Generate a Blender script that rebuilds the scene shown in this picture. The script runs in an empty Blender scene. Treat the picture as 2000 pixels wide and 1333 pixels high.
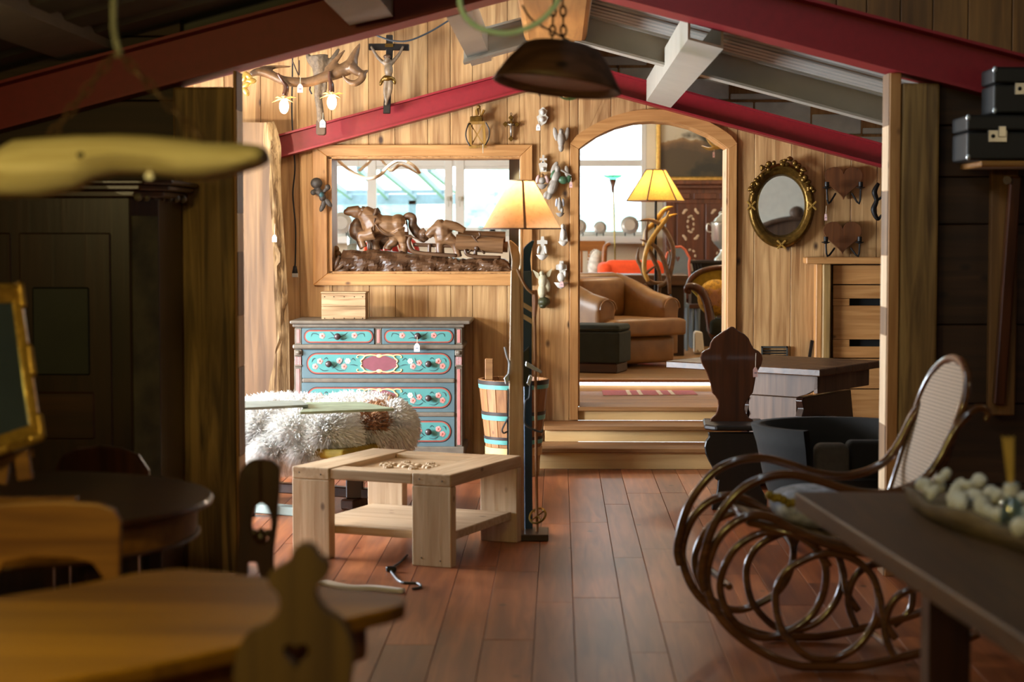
import bpy, math, random
from mathutils import Vector, Matrix
random.seed(7)
# ------------------------------------------------------------------ camera
SC = bpy.context.scene
COL = SC.collection
F = 3700.0                      # focal length in pixels of the 2000x1333 frame
CAM = Vector((0.0, 0.0, 1.6))
cam_d = bpy.data.cameras.new('camera')
cam_d.sensor_width = 36.0
cam_d.lens = F / 2000.0 * 36.0
cam_d.clip_start = 0.05
cam_d.clip_end = 300
cam_d.dof.use_dof = True
cam_d.dof.focus_distance = 12.2
cam_d.dof.aperture_fstop = 2.3
cam = bpy.data.objects.new('camera', cam_d)
COL.objects.link(cam)
cam.location = CAM
cam.rotation_euler = (math.radians(90) - math.atan(211.5 / F), 0, math.atan(91.0 / F))
SC.camera = cam
RM = cam.rotation_euler.to_matrix()
# ------------------------------------------------------------------ world, daylight, exposure
wd = bpy.data.worlds.new('world')
SC.world = wd
wd.use_nodes = True
bg = wd.node_tree.nodes['Background']
bg.inputs[0].default_value = (0.80, 0.93, 1.0, 1)
bg.inputs[1].default_value = 4.6
SC.view_settings.view_transform = 'Standard'
SC.view_settings.look = 'None'
SC.view_settings.exposure = 0.38
SC.view_settings.gamma = 1.0
SC.view_settings.use_curve_mapping = False

def area(name, loc, target, sx, sy, power, col, portal=False):
    d = bpy.data.lights.new(name, 'AREA')
    d.shape = 'RECTANGLE'; d.size = sx; d.size_y = sy; d.energy = power; d.color = col
    if portal: d.cycles.is_portal = True
    o = bpy.data.objects.new(name, d); COL.objects.link(o)
    o.location = loc
    o.rotation_euler = (Vector(target) - Vector(loc)).to_track_quat('-Z', 'Y').to_euler()
    return o
def point(name, loc, power, col, r=0.03):
    d = bpy.data.lights.new(name, 'POINT'); d.energy = power; d.color = col; d.shadow_soft_size = r
    o = bpy.data.objects.new(name, d); COL.objects.link(o); o.location = loc
    return o
# daylight entering by the window in the left wall of the middle room
area('daylight_left_window', (-4.4, 10.9, 1.3), (0, 11.2, 0.55), 2.5, 1.3, 620, (0.82, 0.91, 1.0))
# daylight entering the far room by its long back window
area('daylight_far_window', (-1.2, 21.1, 2.0), (-1.2, 10, 1.7), 4.5, 1.5, 0, (0.9, 0.96, 1.0), True)
area('daylight_far_side_window', (-4.3, 17.5, 1.9), (0, 17.0, 1.0), 3.0, 1.4, 260, (0.92, 0.97, 1.0))
# ceiling spot of the middle room, high on the left beside the painted chest
point('ceiling_spot', (-2.6, 11.4, 2.15), 105, (1.0, 0.83, 0.60), 0.05)
# dim lamps of the room behind the camera; the rest are added fills
area('shop_lamp_left', (-1.7, 2.4, 2.45), (-1.2, 4.6, 0.8), 0.5, 0.5, 34, (1.0, 0.76, 0.20))
point('shop_lamp', (-.5, .8, 2.35), 42, (1.0, 0.77, 0.38), .12)
point('fill_light_side', (-2.3, 6.3, 1.9), 4, (1.0, 0.78, 0.38), .1)  # unseen fill light added for the left post and round table
point('fill_light_rack', (2.5, 6.4, 2.2), 3, (1.0, 0.80, 0.48), .1)  # unseen fill light added for the right post and wall rack
point('far_room_fill', (1.6, 17.4, 3.1), 55, (1.0, 0.84, 0.64), .15)  # added fill, no visible source; brightens painting, cupboard and chairs

# ------------------------------------------------------------------ pixel to point
def ray(x, y):
    return (RM @ Vector(((x - 1000.0) / F, (666.5 - y) / F, -1.0)))
def P(x, y, Y):
    d = ray(x, y); return CAM + d * (Y / d.y)
def G(x, y, z=0.0):
    d = ray(x, y); return CAM + d * ((z - CAM.z) / d.z)
def ln(n, Y): return n * Y / F

# ------------------------------------------------------------------ materials
def hexc(h):
    h = h.lstrip('#'); r = [int(h[i:i+2], 16) / 255 for i in (0, 2, 4)]
    return tuple((c / 12.92 if c <= .04045 else ((c + .055) / 1.055) ** 2.4) for c in r) + (1,)
MATS = {}
def newmat(name):
    m = bpy.data.materials.new(name); m.use_nodes = True; MATS[name] = m
    nt = m.node_tree; b = nt.nodes['Principled BSDF']
    return m, nt, b
def plain(name, col, rough=.5, metal=0.0, var=.12, scale=18, bump=.0, trans=0.0, emit=None, es=1.0, coat=0, alpha=None):
    m, nt, b = newmat(name)
    b.inputs['Roughness'].default_value = rough; b.inputs['Metallic'].default_value = metal
    b.inputs['Coat Weight'].default_value = coat
    if trans: b.inputs['Transmission Weight'].default_value = trans
    c = hexc(col)
    tc = nt.nodes.new('ShaderNodeTexCoord'); nz = nt.nodes.new('ShaderNodeTexNoise')
    nz.inputs['Scale'].default_value = scale; nz.inputs['Detail'].default_value = 5
    nt.links.new(tc.outputs['Object'], nz.inputs['Vector'])
    rp = nt.nodes.new('ShaderNodeValToRGB')
    rp.color_ramp.elements[0].position = .3; rp.color_ramp.elements[1].position = .7
    rp.color_ramp.elements[0].color = tuple(v * (1 - var) for v in c[:3]) + (1,)
    rp.color_ramp.elements[1].color = tuple(min(1, v * (1 + var)) for v in c[:3]) + (1,)
    nt.links.new(nz.outputs['Fac'], rp.inputs[0]); nt.links.new(rp.outputs[0], b.inputs['Base Color'])
    if bump:
        bp = nt.nodes.new('ShaderNodeBump'); bp.inputs['Strength'].default_value = bump; bp.inputs['Distance'].default_value = .01
        nt.links.new(nz.outputs['Fac'], bp.inputs['Height']); nt.links.new(bp.outputs[0], b.inputs['Normal'])
    if emit:
        b.inputs['Emission Color'].default_value = hexc(emit); b.inputs['Emission Strength'].default_value = es
    return m
def wood(name, c1, c2, axis='Z', scale=1.0, rough=.55, knots=.5, knotcol='#3b2412', blotch=.25, tint=.18, bump=.25, coat=0.0, contrast=1.0):
    """grain runs along the given object axis; every object gets its own offset and tint"""
    m, nt, b = newmat(name); N = nt.nodes; Lk = nt.links.new
    b.inputs['Roughness'].default_value = rough; b.inputs['Coat Weight'].default_value = coat
    tc = N.new('ShaderNodeTexCoord'); oi = N.new('ShaderNodeObjectInfo')
    off = N.new('ShaderNodeVectorMath'); off.operation = 'ADD'
    mul = N.new('ShaderNodeVectorMath'); mul.operation = 'MULTIPLY'
    cmb = N.new('ShaderNodeCombineXYZ')
    for i in range(3): Lk(oi.outputs['Random'], cmb.inputs[i])
    mul.inputs[1].default_value = (17.3, 11.9, 23.7); Lk(cmb.outputs[0], mul.inputs[0])
    Lk(tc.outputs['Object'], off.inputs[0]); Lk(mul.outputs[0], off.inputs[1])
    def mapped(s_across, s_along):
        mp = N.new('ShaderNodeMapping'); s = [s_across] * 3; s['XYZ'.index(axis)] = s_along
        mp.inputs['Scale'].default_value = s; Lk(off.outputs[0], mp.inputs['Vector']); return mp
    m1 = mapped(26 * scale, 1.6 * scale)
    n1 = N.new('ShaderNodeTexNoise'); n1.inputs['Scale'].default_value = 1.0; n1.inputs['Detail'].default_value = 6; n1.inputs['Distortion'].default_value = .7
    Lk(m1.outputs[0], n1.inputs['Vector'])
    m2 = mapped(3.2 * scale, .5 * scale)
    n2 = N.new('ShaderNodeTexNoise'); n2.inputs['Scale'].default_value = 1.5; n2.inputs['Detail'].default_value = 3
    Lk(m2.outputs[0], n2.inputs['Vector'])
    rp = N.new('ShaderNodeValToRGB'); e = rp.color_ramp.elements
    e[0].position = .5 - .2 / contrast; e[1].position = .5 + .18 / contrast
    e[0].color = hexc(c2); e[1].color = hexc(c1)
    Lk(n1.outputs['Fac'], rp.inputs[0])
    mx = N.new('ShaderNodeMix'); mx.data_type = 'RGBA'; mx.blend_type = 'MULTIPLY'
    rb = N.new('ShaderNodeValToRGB'); rb.color_ramp.elements[0].position = .35; rb.color_ramp.elements[1].position = .65
    rb.color_ramp.elements[0].color = (1 - blotch, 1 - blotch * 1.15, 1 - blotch * 1.3, 1); rb.color_ramp.elements[1].color = (1, 1, 1, 1)
    Lk(n2.outputs['Fac'], rb.inputs[0]); mx.inputs[0].default_value = 1
    Lk(rp.outputs[0], mx.inputs[6]); Lk(rb.outputs[0], mx.inputs[7])
    out = mx.outputs[2]
    if knots > 0:
        m3 = mapped(6.0 * scale, 3.6 * scale); vo = N.new('ShaderNodeTexVoronoi'); vo.inputs['Scale'].default_value = 1.0
        Lk(m3.outputs[0], vo.inputs['Vector'])
        kr = N.new('ShaderNodeValToRGB'); ke = kr.color_ramp.elements
        ke[0].position = .045 * (.6 + knots); ke[0].color = (1, 1, 1, 1); ke[1].position = .11 * (.6 + knots); ke[1].color = (0, 0, 0, 1)
        Lk(vo.outputs['Distance'], kr.inputs[0])
        mk = N.new('ShaderNodeMix'); mk.data_type = 'RGBA'
        sc = N.new('ShaderNodeMath'); sc.operation = 'MULTIPLY'; sc.inputs[1].default_value = min(1, knots + .35)
        Lk(kr.outputs[0], sc.inputs[0]); Lk(sc.outputs[0], mk.inputs[0]); Lk(out, mk.inputs[6]); mk.inputs[7].default_value = hexc(knotcol)
        out = mk.outputs[2]
    hv = N.new('ShaderNodeHueSaturation')
    mr = N.new('ShaderNodeMapRange'); mr.inputs['To Min'].default_value = 1 - tint; mr.inputs['To Max'].default_value = 1 + tint
    Lk(oi.outputs['Random'], mr.inputs['Value']); Lk(mr.outputs[0], hv.inputs['Value']); Lk(out, hv.inputs['Color'])
    Lk(hv.outputs[0], b.inputs['Base Color'])
    if bump:
        bp = N.new('ShaderNodeBump'); bp.inputs['Strength'].default_value = bump; bp.inputs['Distance'].default_value = .006
        Lk(n1.outputs['Fac'], bp.inputs['Height']); Lk(bp.outputs[0], b.inputs['Normal'])
    return m
def M(n): return MATS[n]
PINE = ('#d8b27e', '#b08450')
wood('pine_wall', '#d0a670', '#9c7042', 'Z', 1.0, .6, .75, '#3c2210', .28, .10, .5, 0, 1.15)
wood('pine_trim_z', '#c8945a', '#a56f3a', 'Z', 1.2, .5, .5, '#4a2c16', .2, .06)
wood('pine_trim_x', '#c8945a', '#a56f3a', 'X', 1.2, .5, .5, '#4a2c16', .2, .06)
wood('pine_pale_x', '#d8bd9a', '#bb9a74', 'X', 1.3, .6, .45, '#5a3a22', .18, .05)
wood('pine_pale_y', '#d8bd9a', '#bb9a74', 'Y', 1.3, .6, .45, '#5a3a22', .18, .05)
wood('pine_pale_z', '#d8bd9a', '#bb9a74', 'Z', 1.3, .6, .45, '#5a3a22', .18, .05)
wood('pine_riser', '#dcb880', '#c9a068', 'X', .7, .55, .2, '#4a2c16', .15, .05, .1)
wood('stair_oak', '#a97a48', '#85592f', 'X', 1.4, .62, .2, '#3b2412', .3, .06)
wood('floor_board', '#b06a3e', '#84462a', 'Y', .8, .40, .35, '#22130c', .5, .16, .12, .0)
wood('floor_far_board', '#9c7440', '#7a5429', 'X', 1.0, .4, .2, '#3b2412', .3, .1)
wood('post_old', '#b89458', '#624822', 'Z', .8, .6, .6, '#1a0f07', .4, .05, .5, 0, 1.4)
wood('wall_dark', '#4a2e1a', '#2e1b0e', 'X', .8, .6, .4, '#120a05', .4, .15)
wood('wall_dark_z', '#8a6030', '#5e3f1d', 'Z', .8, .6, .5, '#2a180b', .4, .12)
wood('ridge_timber', '#c98f4c', '#a06a30', 'Y', .7, .5, .2, '#4a2c16', .3, .05)
wood('walnut', '#5e3219', '#3a1c0c', 'Z', 1.0, .3, .15, '#1a0c05', .4, .05, .1, .2)
wood('dark_wood_z', '#3a2012', '#24120a', 'Z', 1.0, .35, 0, '#1a0c05', .4, .05, .1, .15)
wood('dark_wood_x', '#4a2a16', '#2e180c', 'X', 1.0, .35, 0, '#1a0c05', .4, .05, .1, .15)
wood('black_wood', '#1b110c', '#0e0805', 'Z', 1.0, .4, 0, '#000000', .3, .05, .1)
wood('table_old_x', '#5e4028', '#3c2616', 'X', .9, .42, .3, '#1e110a', .35, .05, .2)
wood('table_old_z', '#6e523c', '#4a3424', 'Z', .9, .6, .3, '#1e110a', .35, .05, .2)
wood('table_right', '#5a3e1e', '#382410', 'Y', .8, .5, .15, '#1e110a', .35, .0, .15)
wood('table_left', '#b0801c', '#74500c', 'X', .35, .5, .7, '#3a240c', .6, .0, .15)
wood('honey_chair', '#9a6a2c', '#74491a', 'X', .8, .5, .4, '#3a200c', .3, .05, .15)
wood('stool_board', '#5a441c', '#402c10', 'Z', .8, .6, .1, '#3a200c', .3, .05, .15)
wood('crate_wood', '#c8a67c', '#9a7850', 'X', 1.6, .7, .5, '#2c1c10', .4, .12, .4, 0, 1.3)
wood('slab_face', '#8c6a46', '#5a4028', 'Z', .6, .55, .5, '#4a2e1e', .3, .05, .3)
wood('slab_edge', '#c4a578', '#6e5232', 'Z', 1.6, .8, .1, '#4a2e1e', .4, .05, 1.0, 0, 1.5)
wood('carved', '#74543a', '#4a3220', 'X', 1.1, .42, 0, '#1a0c05', .45, .05, .4)
wood('carved_light', '#a07a56', '#6a4a2e', 'X', 1.1, .4, 0, '#1a0c05', .45, .05, .35)
wood('driftwood', '#ded8ba', '#a89c70', 'X', .8, .75, .4, '#2a1c0c', .35, .0, .4)
wood('tray_wood', '#7a6844', '#52432a', 'Y', 1.0, .7, .2, '#2a1c0c', .35, .0, .4)
wood('barrel', '#b07c4a', '#8a5a30', 'Z', 1.3, .55, .2, '#4a2c16', .25, .1)
wood('heart_wood', '#6e3f1c', '#4e2a10', 'Z', 1.2, .45, .2, '#24120a', .3, .05)
wood('bentwood', '#6e4422', '#452812', 'X', 1.0, .22, 0, '#1a0c05', .3, .0, .05, .6)
wood('ski_pale', '#d6b890', '#b08c62', 'Z', 1.2, .5, .2, '#4a2c16', .25, .05)
wood('cupboard_far', '#6a3a22', '#46230f', 'Z', 1.0, .4, 0, '#1a0c05', .35, .05)
wood('bench_far', '#a8682e', '#86501f', 'X', 1.0, .4, .1, '#4a2c16', .3, .05)
wood('lantern_wood', '#a87c30', '#7a5820', 'Z', 2.0, .5, 0, '#4a2c16', .3, .05)
wood('bowl_wood', '#7a5644', '#4e3428', 'X', 1.0, .5, .4, '#0c0604', .4, .0, .3)
plain('red_steel', '#86101c', .5, 0, .08, 30)
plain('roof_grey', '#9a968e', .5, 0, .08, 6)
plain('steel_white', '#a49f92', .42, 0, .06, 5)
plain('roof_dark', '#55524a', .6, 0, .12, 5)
plain('block_white', '#d2cec4', .8, 0, .12, 9, .4)
plain('mortar', '#3c3a37', .9)
plain('cream_wall', '#d8c8ac', .7, 0, .05, 4)
plain('upvc', '#c9c4be', .45, 0, .04, 4)
plain('teal_frame', '#50656a', .5, 0, .1, 8)
plain('teal_panel', '#4d8884', .45, 0, .1, 7)
plain('moulding', '#675d50', .5, 0, .2, 22)
plain('rose_pink', '#b0706a', .5, 0, .15, 15)
plain('cartouche', '#7c434c', .55, 0, .12, 15)
plain('cream_paint', '#d9c68c', .5)
plain('white_paint', '#e8e2d2', .5, 0, .05)
plain('leaf_paint', '#35565a', .6, 0, .2, 30)
plain('rose_paint', '#cf8a82', .6, 0, .25, 60)
plain('rust_paint', '#9c4a3c', .5)
plain('knob_dark', '#3a2e2e', .35)
plain('tag_white', '#e6e4e6', .6, 0, .03)
plain('tag_pink', '#d9b0ac', .6, 0, .05)
plain('ink', '#3a4a66', .6)
plain('string', '#c9b9a0', .8)
plain('black_plastic', '#141414', .4)
plain('cable_grey', '#3c4146', .45)
plain('mint_cable', '#c4f0ee', .45, 0, .04)
plain('iron', '#191513', .5, .5, .3, 30, .2)
plain('chain_rust', '#4a3426', .55, .4, .3, 40)
plain('chain_steel', '#75766c', .45, .5, .2, 40)
plain('gilt', '#6a4e1e', .34, .75, .35, 40, .3)
plain('gilt_bright', '#b8924a', .33, .6, .25, 40, .3)
plain('brass', '#9a8448', .3, .9)
plain('pewter', '#a89e94', .4, .35, .1, 8)
plain('silver', '#b8b2a6', .28, .75, .1, 12)
plain('mirror', '#e8eef0', .02, 1.0, .0)
plain('wool', '#eceae6', .9, 0, .04, 6)
plain('wool_brown', '#a87a54', .9, 0, .1, 6)
plain('mustard_velvet', '#8a7014', .85, 0, .25, 20)
plain('mustard_brocade', '#a87c1c', .8, 0, .5, 45, .6)
plain('board_grey', '#8c9690', .5, 0, .2, 10)
plain('board_sage', '#93a48c', .5, 0, .25, 10)
plain('paint_grey_wood', '#9aa59c', .6, 0, .12, 12)
plain('leather_tan', '#8a6236', .42, 0, .22, 7, .15)
plain('leather_black', '#0b0a09', .9, 0, .2, 20, .1)
plain('velvet_green', '#23281f', .95, 0, .2, 14)
plain('grey_fabric', '#39352f', .85, 0, .15, 40)
plain('orange_fabric', '#dd4a18', .85, 0, .08, 30)
plain('cushion_white', '#c9c0b4', .85, 0, .3, 20, .4)
plain('cushion_blue', '#a8aab4', .85, 0, .45, 26, .3)
plain('painted_grey', '#5c6468', .6, 0, .1, 8)
plain('painted_orange', '#b0502e', .6)
plain('blue_ski', '#123a58', .3, 0, .1, 8)
plain('stripe_cream', '#cdb894', .5)
plain('metal_light', '#b4b8ba', .3, .7)
plain('turq', '#5aa098', .45, 0, .12, 20)
plain('hoop', '#3a302c', .5, .3, .2, 20)
plain('porcelain', '#c2bcb2', .28, 0, .05, 14)
plain('porcelain_grey', '#968d82', .5, 0, .15, 24, .3)
plain('porcelain_cream', '#aca184', .5, 0, .12, 24, .2)
plain('blue_glaze', '#2e4f9a', .3)
plain('green_glaze', '#3c5c40', .4, 0, .25, 25)
plain('olive_glaze', '#3a3a22', .4, 0, .2, 25)
plain('pink_glaze', '#c9a49e', .4)
plain('skin_wood', '#74604a', .5, 0, .3, 40)
plain('cherub_dark', '#3a322a', .6, 0, .3, 40, .4)
plain('horn', '#6a4c30', .45, 0, .35, 22, .3)
plain('horn_tip', '#c4b49a', .4, 0, .15, 22)
plain('horn_yellow', '#b48c40', .4, 0, .3, 14)
plain('leaf_lamp', '#d6a860', .6, 0, .2, 20)
plain('root', '#6a5844', .7, 0, .35, 40, .8)
plain('glass_mirror_blue', '#8aa0b0', .08, .9, .1, 6)
plain('stone_white', '#c9c8be', .75, 0, .12, 30, .3)
plain('reed', '#b8953c', .6)
plain('inlay', '#b0987c', .5)
plain('mat_red', '#a04a4c', .9, 0, .2, 60)
plain('mat_cream', '#c8b89c', .9)
plain('foliage', '#9fb8bc', .8, 0, .4, 2)  # pale colour stands in for the overexposed daylight outside
plain('foliage_pale', '#bcd2d4', .8, 0, .35, 2)  # paler still, the blown-out look is put into the colour
plain('lawn', '#8fae74', .9, 0, .2, 1)
plain('outside_metal', '#8090a0', .5)
plain('vent_dark', '#3a3a36', .5)
plain('void_black', '#050505', .9)
plain('case_black', '#110e0b', .5, 0, .2, 20)
plain('red_cloth', '#b02a22', .8)
plain('wood_light_lamp', '#d8bfa0', .5, 0, .1, 8)
plain('bulb_lit', '#fff0d0', .3, emit='#ffe2b0', es=14.0)
plain('led_strip', '#f2f6ff', .3, emit='#e9f2ff', es=4.0)
plain('wood_lamp_led', '#fff4e6', .3, emit='#ffe9d0', es=3.0)
plain('plug_clear', '#c9c4b8', .2, trans=.3)
def glass(name, col, rough=0.0, mixf=.12):
    m, nt, b = newmat(name)
    nt.nodes.remove(b); o = nt.nodes['Material Output']
    t = nt.nodes.new('ShaderNodeBsdfTransparent'); t.inputs[0].default_value = hexc(col)
    g = nt.nodes.new('ShaderNodeBsdfGlossy'); g.inputs['Roughness'].default_value = rough
    x = nt.nodes.new('ShaderNodeMixShader'); x.inputs[0].default_value = mixf
    nt.links.new(t.outputs[0], x.inputs[1]); nt.links.new(g.outputs[0], x.inputs[2]); nt.links.new(x.outputs[0], o.inputs[0])
glass('window_glass', '#f4fafa', 0.0, .04)
glass('vase_glass', '#dce8ea', 0.0, .16)
glass('green_glass', '#a8e0cc', 0.05, .25)
def shade_mat(name, col, w=.65, streak=False):
    m, nt, b = newmat(name); o = nt.nodes['Material Output']
    b.inputs['Roughness'].default_value = .8
    tr = nt.nodes.new('ShaderNodeBsdfTranslucent'); x = nt.nodes.new('ShaderNodeMixShader'); x.inputs[0].default_value = w
    tc = nt.nodes.new('ShaderNodeTexCoord'); mp = nt.nodes.new('ShaderNodeMapping'); nz = nt.nodes.new('ShaderNodeTexNoise')
    mp.inputs['Scale'].default_value = (30, 30, 160) if streak else (8, 8, 8)
    rp = nt.nodes.new('ShaderNodeValToRGB'); c = hexc(col); k = .45 if streak else .9
    rp.color_ramp.elements[0].position = .38; rp.color_ramp.elements[1].position = .5
    rp.color_ramp.elements[0].color = tuple(v * k for v in c[:3]) + (1,); rp.color_ramp.elements[1].color = c
    L = nt.links.new
    L(tc.outputs['Object'], mp.inputs[0]); L(mp.outputs[0], nz.inputs[0]); L(nz.outputs['Fac'], rp.inputs[0])
    L(rp.outputs[0], b.inputs['Base Color']); L(rp.outputs[0], tr.inputs['Color'])
    L(b.outputs[0], x.inputs[1]); L(tr.outputs[0], x.inputs[2]); L(x.outputs[0], o.inputs[0])
shade_mat('shade_cream', '#e2b384', .55)
shade_mat('shade_yellow', '#d8b25c', .6, True)
plain('shade_trim', '#5a3c30', .7)
plain('shade_band', '#b08060', .7)
plain('shade_rim', '#d8c0a0', .7)

# ------------------------------------------------------------------ mesh building
def spl(pts, k=6, closed=False):
    pts = [Vector(p) for p in pts]; n = len(pts); out = []
    rng = n if closed else n - 1
    for i in range(rng):
        if closed: a, b, c, d = pts[(i-1) % n], pts[i], pts[(i+1) % n], pts[(i+2) % n]
        else: a, b, c, d = pts[max(i-1, 0)], pts[i], pts[i+1], pts[min(i+2, n-1)]
        for j in range(k):
            t = j / k
            out.append(.5 * ((2*b) + (c-a)*t + (2*a-5*b+4*c-d)*t*t + (3*b-a-3*c+d)*t*t*t))
    if not closed: out.append(pts[-1])
    return out
class MB:
    def __init__(s): s.v = []; s.f = []; s.m = []; s.mi = 0
    def add(s, vs, fs):
        o = len(s.v); s.v += [Vector(v) for v in vs]; s.f += [[i + o for i in f] for f in fs]; s.m += [s.mi] * len(fs); return s
    def box(s, x0, x1, y0, y1, z0, z1, T=None):
        vs = [Vector((x, y, z)) for z in (z0, z1) for y in (y0, y1) for x in (x0, x1)]
        if T: vs = [T @ v for v in vs]
        return s.add(vs, [(0,2,3,1), (4,5,7,6), (0,1,5,4), (2,6,7,3), (0,4,6,2), (1,3,7,5)])
    def cbox(s, c, d, T=None):
        return s.box(c[0]-d[0]/2, c[0]+d[0]/2, c[1]-d[1]/2, c[1]+d[1]/2, c[2]-d[2]/2, c[2]+d[2]/2, T)
    def beam(s, a, b, w, h, up=(0, 0, 1)):
        a, b = Vector(a), Vector(b); d = (b - a).normalized(); sd = d.cross(Vector(up))
        sd = sd.normalized() if sd.length > 1e-6 else Vector((1, 0, 0)); u = sd.cross(d)
        vs = [p + sd * (i * w / 2) + u * (j * h / 2) for p in (a, b) for j in (-1, 1) for i in (-1, 1)]
        return s.add(vs, [(0,1,3,2), (4,6,7,5), (0,4,5,1), (2,3,7,6), (0,2,6,4), (1,5,7,3)])
    def loft(s, rings, cap=True, closed=True):
        n = len(rings[0]); vs = [v for r in rings for v in r]; fs = []
        for i in range(len(rings) - 1):
            for j in range(n if closed else n - 1):
                k = (j + 1) % n; fs.append((i*n+j, i*n+k, (i+1)*n+k, (i+1)*n+j))
        if cap: fs.append(tuple(range(n))[::-1]); fs.append(tuple(range((len(rings)-1)*n, len(rings)*n)))
        return s.add(vs, fs)
    def prism(s, pts, d):                      # pts: 3-D outline, d: extrusion vector
        pts = [Vector(p) for p in pts]; d = Vector(d)
        return s.loft([pts, [p + d for p in pts]])
    def pp(s, px, Y, t):                       # outline in pixels at depth Y, thickness t away from the camera
        return s.prism([P(x, y, Y) for x, y in px], (0, t, 0))
    def tube(s, pts, r, n=8, cap=True, closed=False):
        pts = [Vector(p) for p in pts]; m = len(pts)
        rs = r if isinstance(r, (list, tuple)) else [r] * m
        if len(rs) != m:
            rs = [rs[min(int(i/(m-1)*(len(rs)-1)), len(rs)-2)] + (rs[min(int(i/(m-1)*(len(rs)-1)), len(rs)-2)+1] - rs[min(int(i/(m-1)*(len(rs)-1)), len(rs)-2)]) * (i/(m-1)*(len(rs)-1) - min(int(i/(m-1)*(len(rs)-1)), len(rs)-2)) for i in range(m)]
        rings = []; nrm = None
        for i in range(m):
            if closed: t = pts[(i+1) % m] - pts[i-1]
            else: t = pts[min(i+1, m-1)] - pts[max(i-1, 0)]
            t = t.normalized() if t.length > 1e-9 else Vector((0, 0, 1))
            if nrm is None:
                nrm = t.cross(Vector((0, 0, 1)) if abs(t.z) < .9 else Vector((1, 0, 0))).normalized()
            nrm = (nrm - t * nrm.dot(t)).normalized(); bn = t.cross(nrm)
            rings.append([pts[i] + (nrm * math.cos(2*math.pi*j/n) + bn * math.sin(2*math.pi*j/n)) * rs[i] for j in range(n)])
        if closed: rings.append(rings[0]); cap = False
        return s.loft(rings, cap)
    def lathe(s, prof, c, n=20, sx=1, sy=1, T=None):
        rings = []
        for r, z in prof:
            ring = [Vector((r*sx*math.cos(2*math.pi*j/n), r*sy*math.sin(2*math.pi*j/n), z)) for j in range(n)]
            rings.append([(T @ v if T else v) + Vector(c) for v in ring])
        return s.loft(rings)
    def ell(s, c, r, R=None, n=12, m=8):
        rings = []
        for i in range(1, m):
            a = math.pi * i / m - math.pi / 2
            rings.append([Vector((r[0]*math.cos(a)*math.cos(2*math.pi*j/n), r[1]*math.cos(a)*math.sin(2*math.pi*j/n), r[2]*math.sin(a))) for j in range(n)])
        vs = [v for g in rings for v in g]; fs = []
        for i in range(m - 2):
            for j in range(n):
                k = (j+1) % n; fs.append((i*n+j, i*n+k, (i+1)*n+k, (i+1)*n+j))
        b = len(vs); vs += [Vector((0, 0, -r[2])), Vector((0, 0, r[2]))]
        for j in range(n):
            k = (j+1) % n; fs.append((b, k, j)); fs.append((b+1, (m-2)*n+j, (m-2)*n+k))
        return s.add([(R @ v if R else v) + Vector(c) for v in vs], fs)
    def ep(s, x, y, Y, rx, rz, ry=None, rot=0, n=12, m=8):   # ellipsoid from pixels; rot = roll in the picture plane (degrees, clockwise)
        a, b = ln(rx, Y), ln(rz, Y); ry = ry if ry is not None else min(a, b)
        R = Matrix.Rotation(math.radians(rot), 3, 'Y') if rot else None
        return s.ell(P(x, y, Y), (a, ry, b), R, n, m)
    def build(s, name, mat, parent=None, smooth=False, bev=0, remesh=0, sub=0, world=True, disp=0, seg=1, sm=0):
        me = bpy.data.meshes.new(name)
        off = parent_world(parent) if (parent and world) else Vector((0, 0, 0))
        me.from_pydata([tuple(v - off) for v in s.v], [], s.f)
        ml = mat if isinstance(mat, (list, tuple)) else [mat]
        for x in ml: me.materials.append(MATS[x])
        if len(ml) > 1: me.polygons.foreach_set('material_index', s.m)
        me.update(); me.validate()
        o = bpy.data.objects.new(name, me); COL.objects.link(o)
        if parent: o.parent = parent
        if remesh:
            r = o.modifiers.new('remesh', 'REMESH'); r.mode = 'VOXEL'; r.voxel_size = remesh; r.use_smooth_shade = True
            q = o.modifiers.new('smooth', 'SMOOTH'); q.factor = .5; q.iterations = sm or 2
        if bev:
            r = o.modifiers.new('bevel', 'BEVEL'); r.width = bev; r.segments = seg; r.limit_method = 'ANGLE'; r.angle_limit = math.radians(35)
        if sub:
            r = o.modifiers.new('sub', 'SUBSURF'); r.levels = sub; r.render_levels = sub
        if smooth:
            me.polygons.foreach_set('use_smooth', [True] * len(me.polygons))
            if smooth == 'auto': me.set_sharp_from_angle(angle=math.radians(40))
        return o
def parent_world(p):
    v = Vector((0, 0, 0))
    while p: v = v + p.location; p = p.parent
    return v
def thing(name, label, cat, loc=(0, 0, 0), rz=0, group=None):
    o = bpy.data.objects.new(name, None); COL.objects.link(o); o.empty_display_size = .1
    o.location = loc; o.rotation_euler = (0, 0, rz); o['label'] = label; o['category'] = cat
    if group: o['group'] = group
    return o
def tagp(o, label, cat, group=None):
    o['label'] = label; o['category'] = cat
    if group: o['group'] = group
    return o
def struct(o, label=None):
    o['kind'] = 'structure'
    if label: o['label'] = label
    return o
def price_tag(parent, x, y, Y, mat='tag_white', w=10, h=17, sl=14):
    m = MB()
    m.pp([(x-w/2, y+h), (x-w/2, y+5), (x-2, y), (x+2, y), (x+w/2, y+5), (x+w/2, y+h)], Y, .003)
    o = m.build('price_tag', mat, parent)
    m = MB(); m.tube([P(x, y+3, Y), P(x+1, y-sl, Y+.004)], .0018, 5); m.build('tag_string', 'string', o)
    m = MB(); m.pp([(x-w*.25, y+h*.62), (x+w*.28, y+h*.62), (x+w*.28, y+h*.54), (x-w*.25, y+h*.54)], Y-.001, .0008); m.build('tag_writing', 'ink', o)
    return o
# ================================================================== THE SETTING
WY = 13.55                       # plank face of the wall with the arch
PY = 8.80                        # face of the near partition
def wx(x, Y=WY): return P(x, 455, Y).x
def wz(y, Y=WY): return P(1091, y, Y).z
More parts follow.
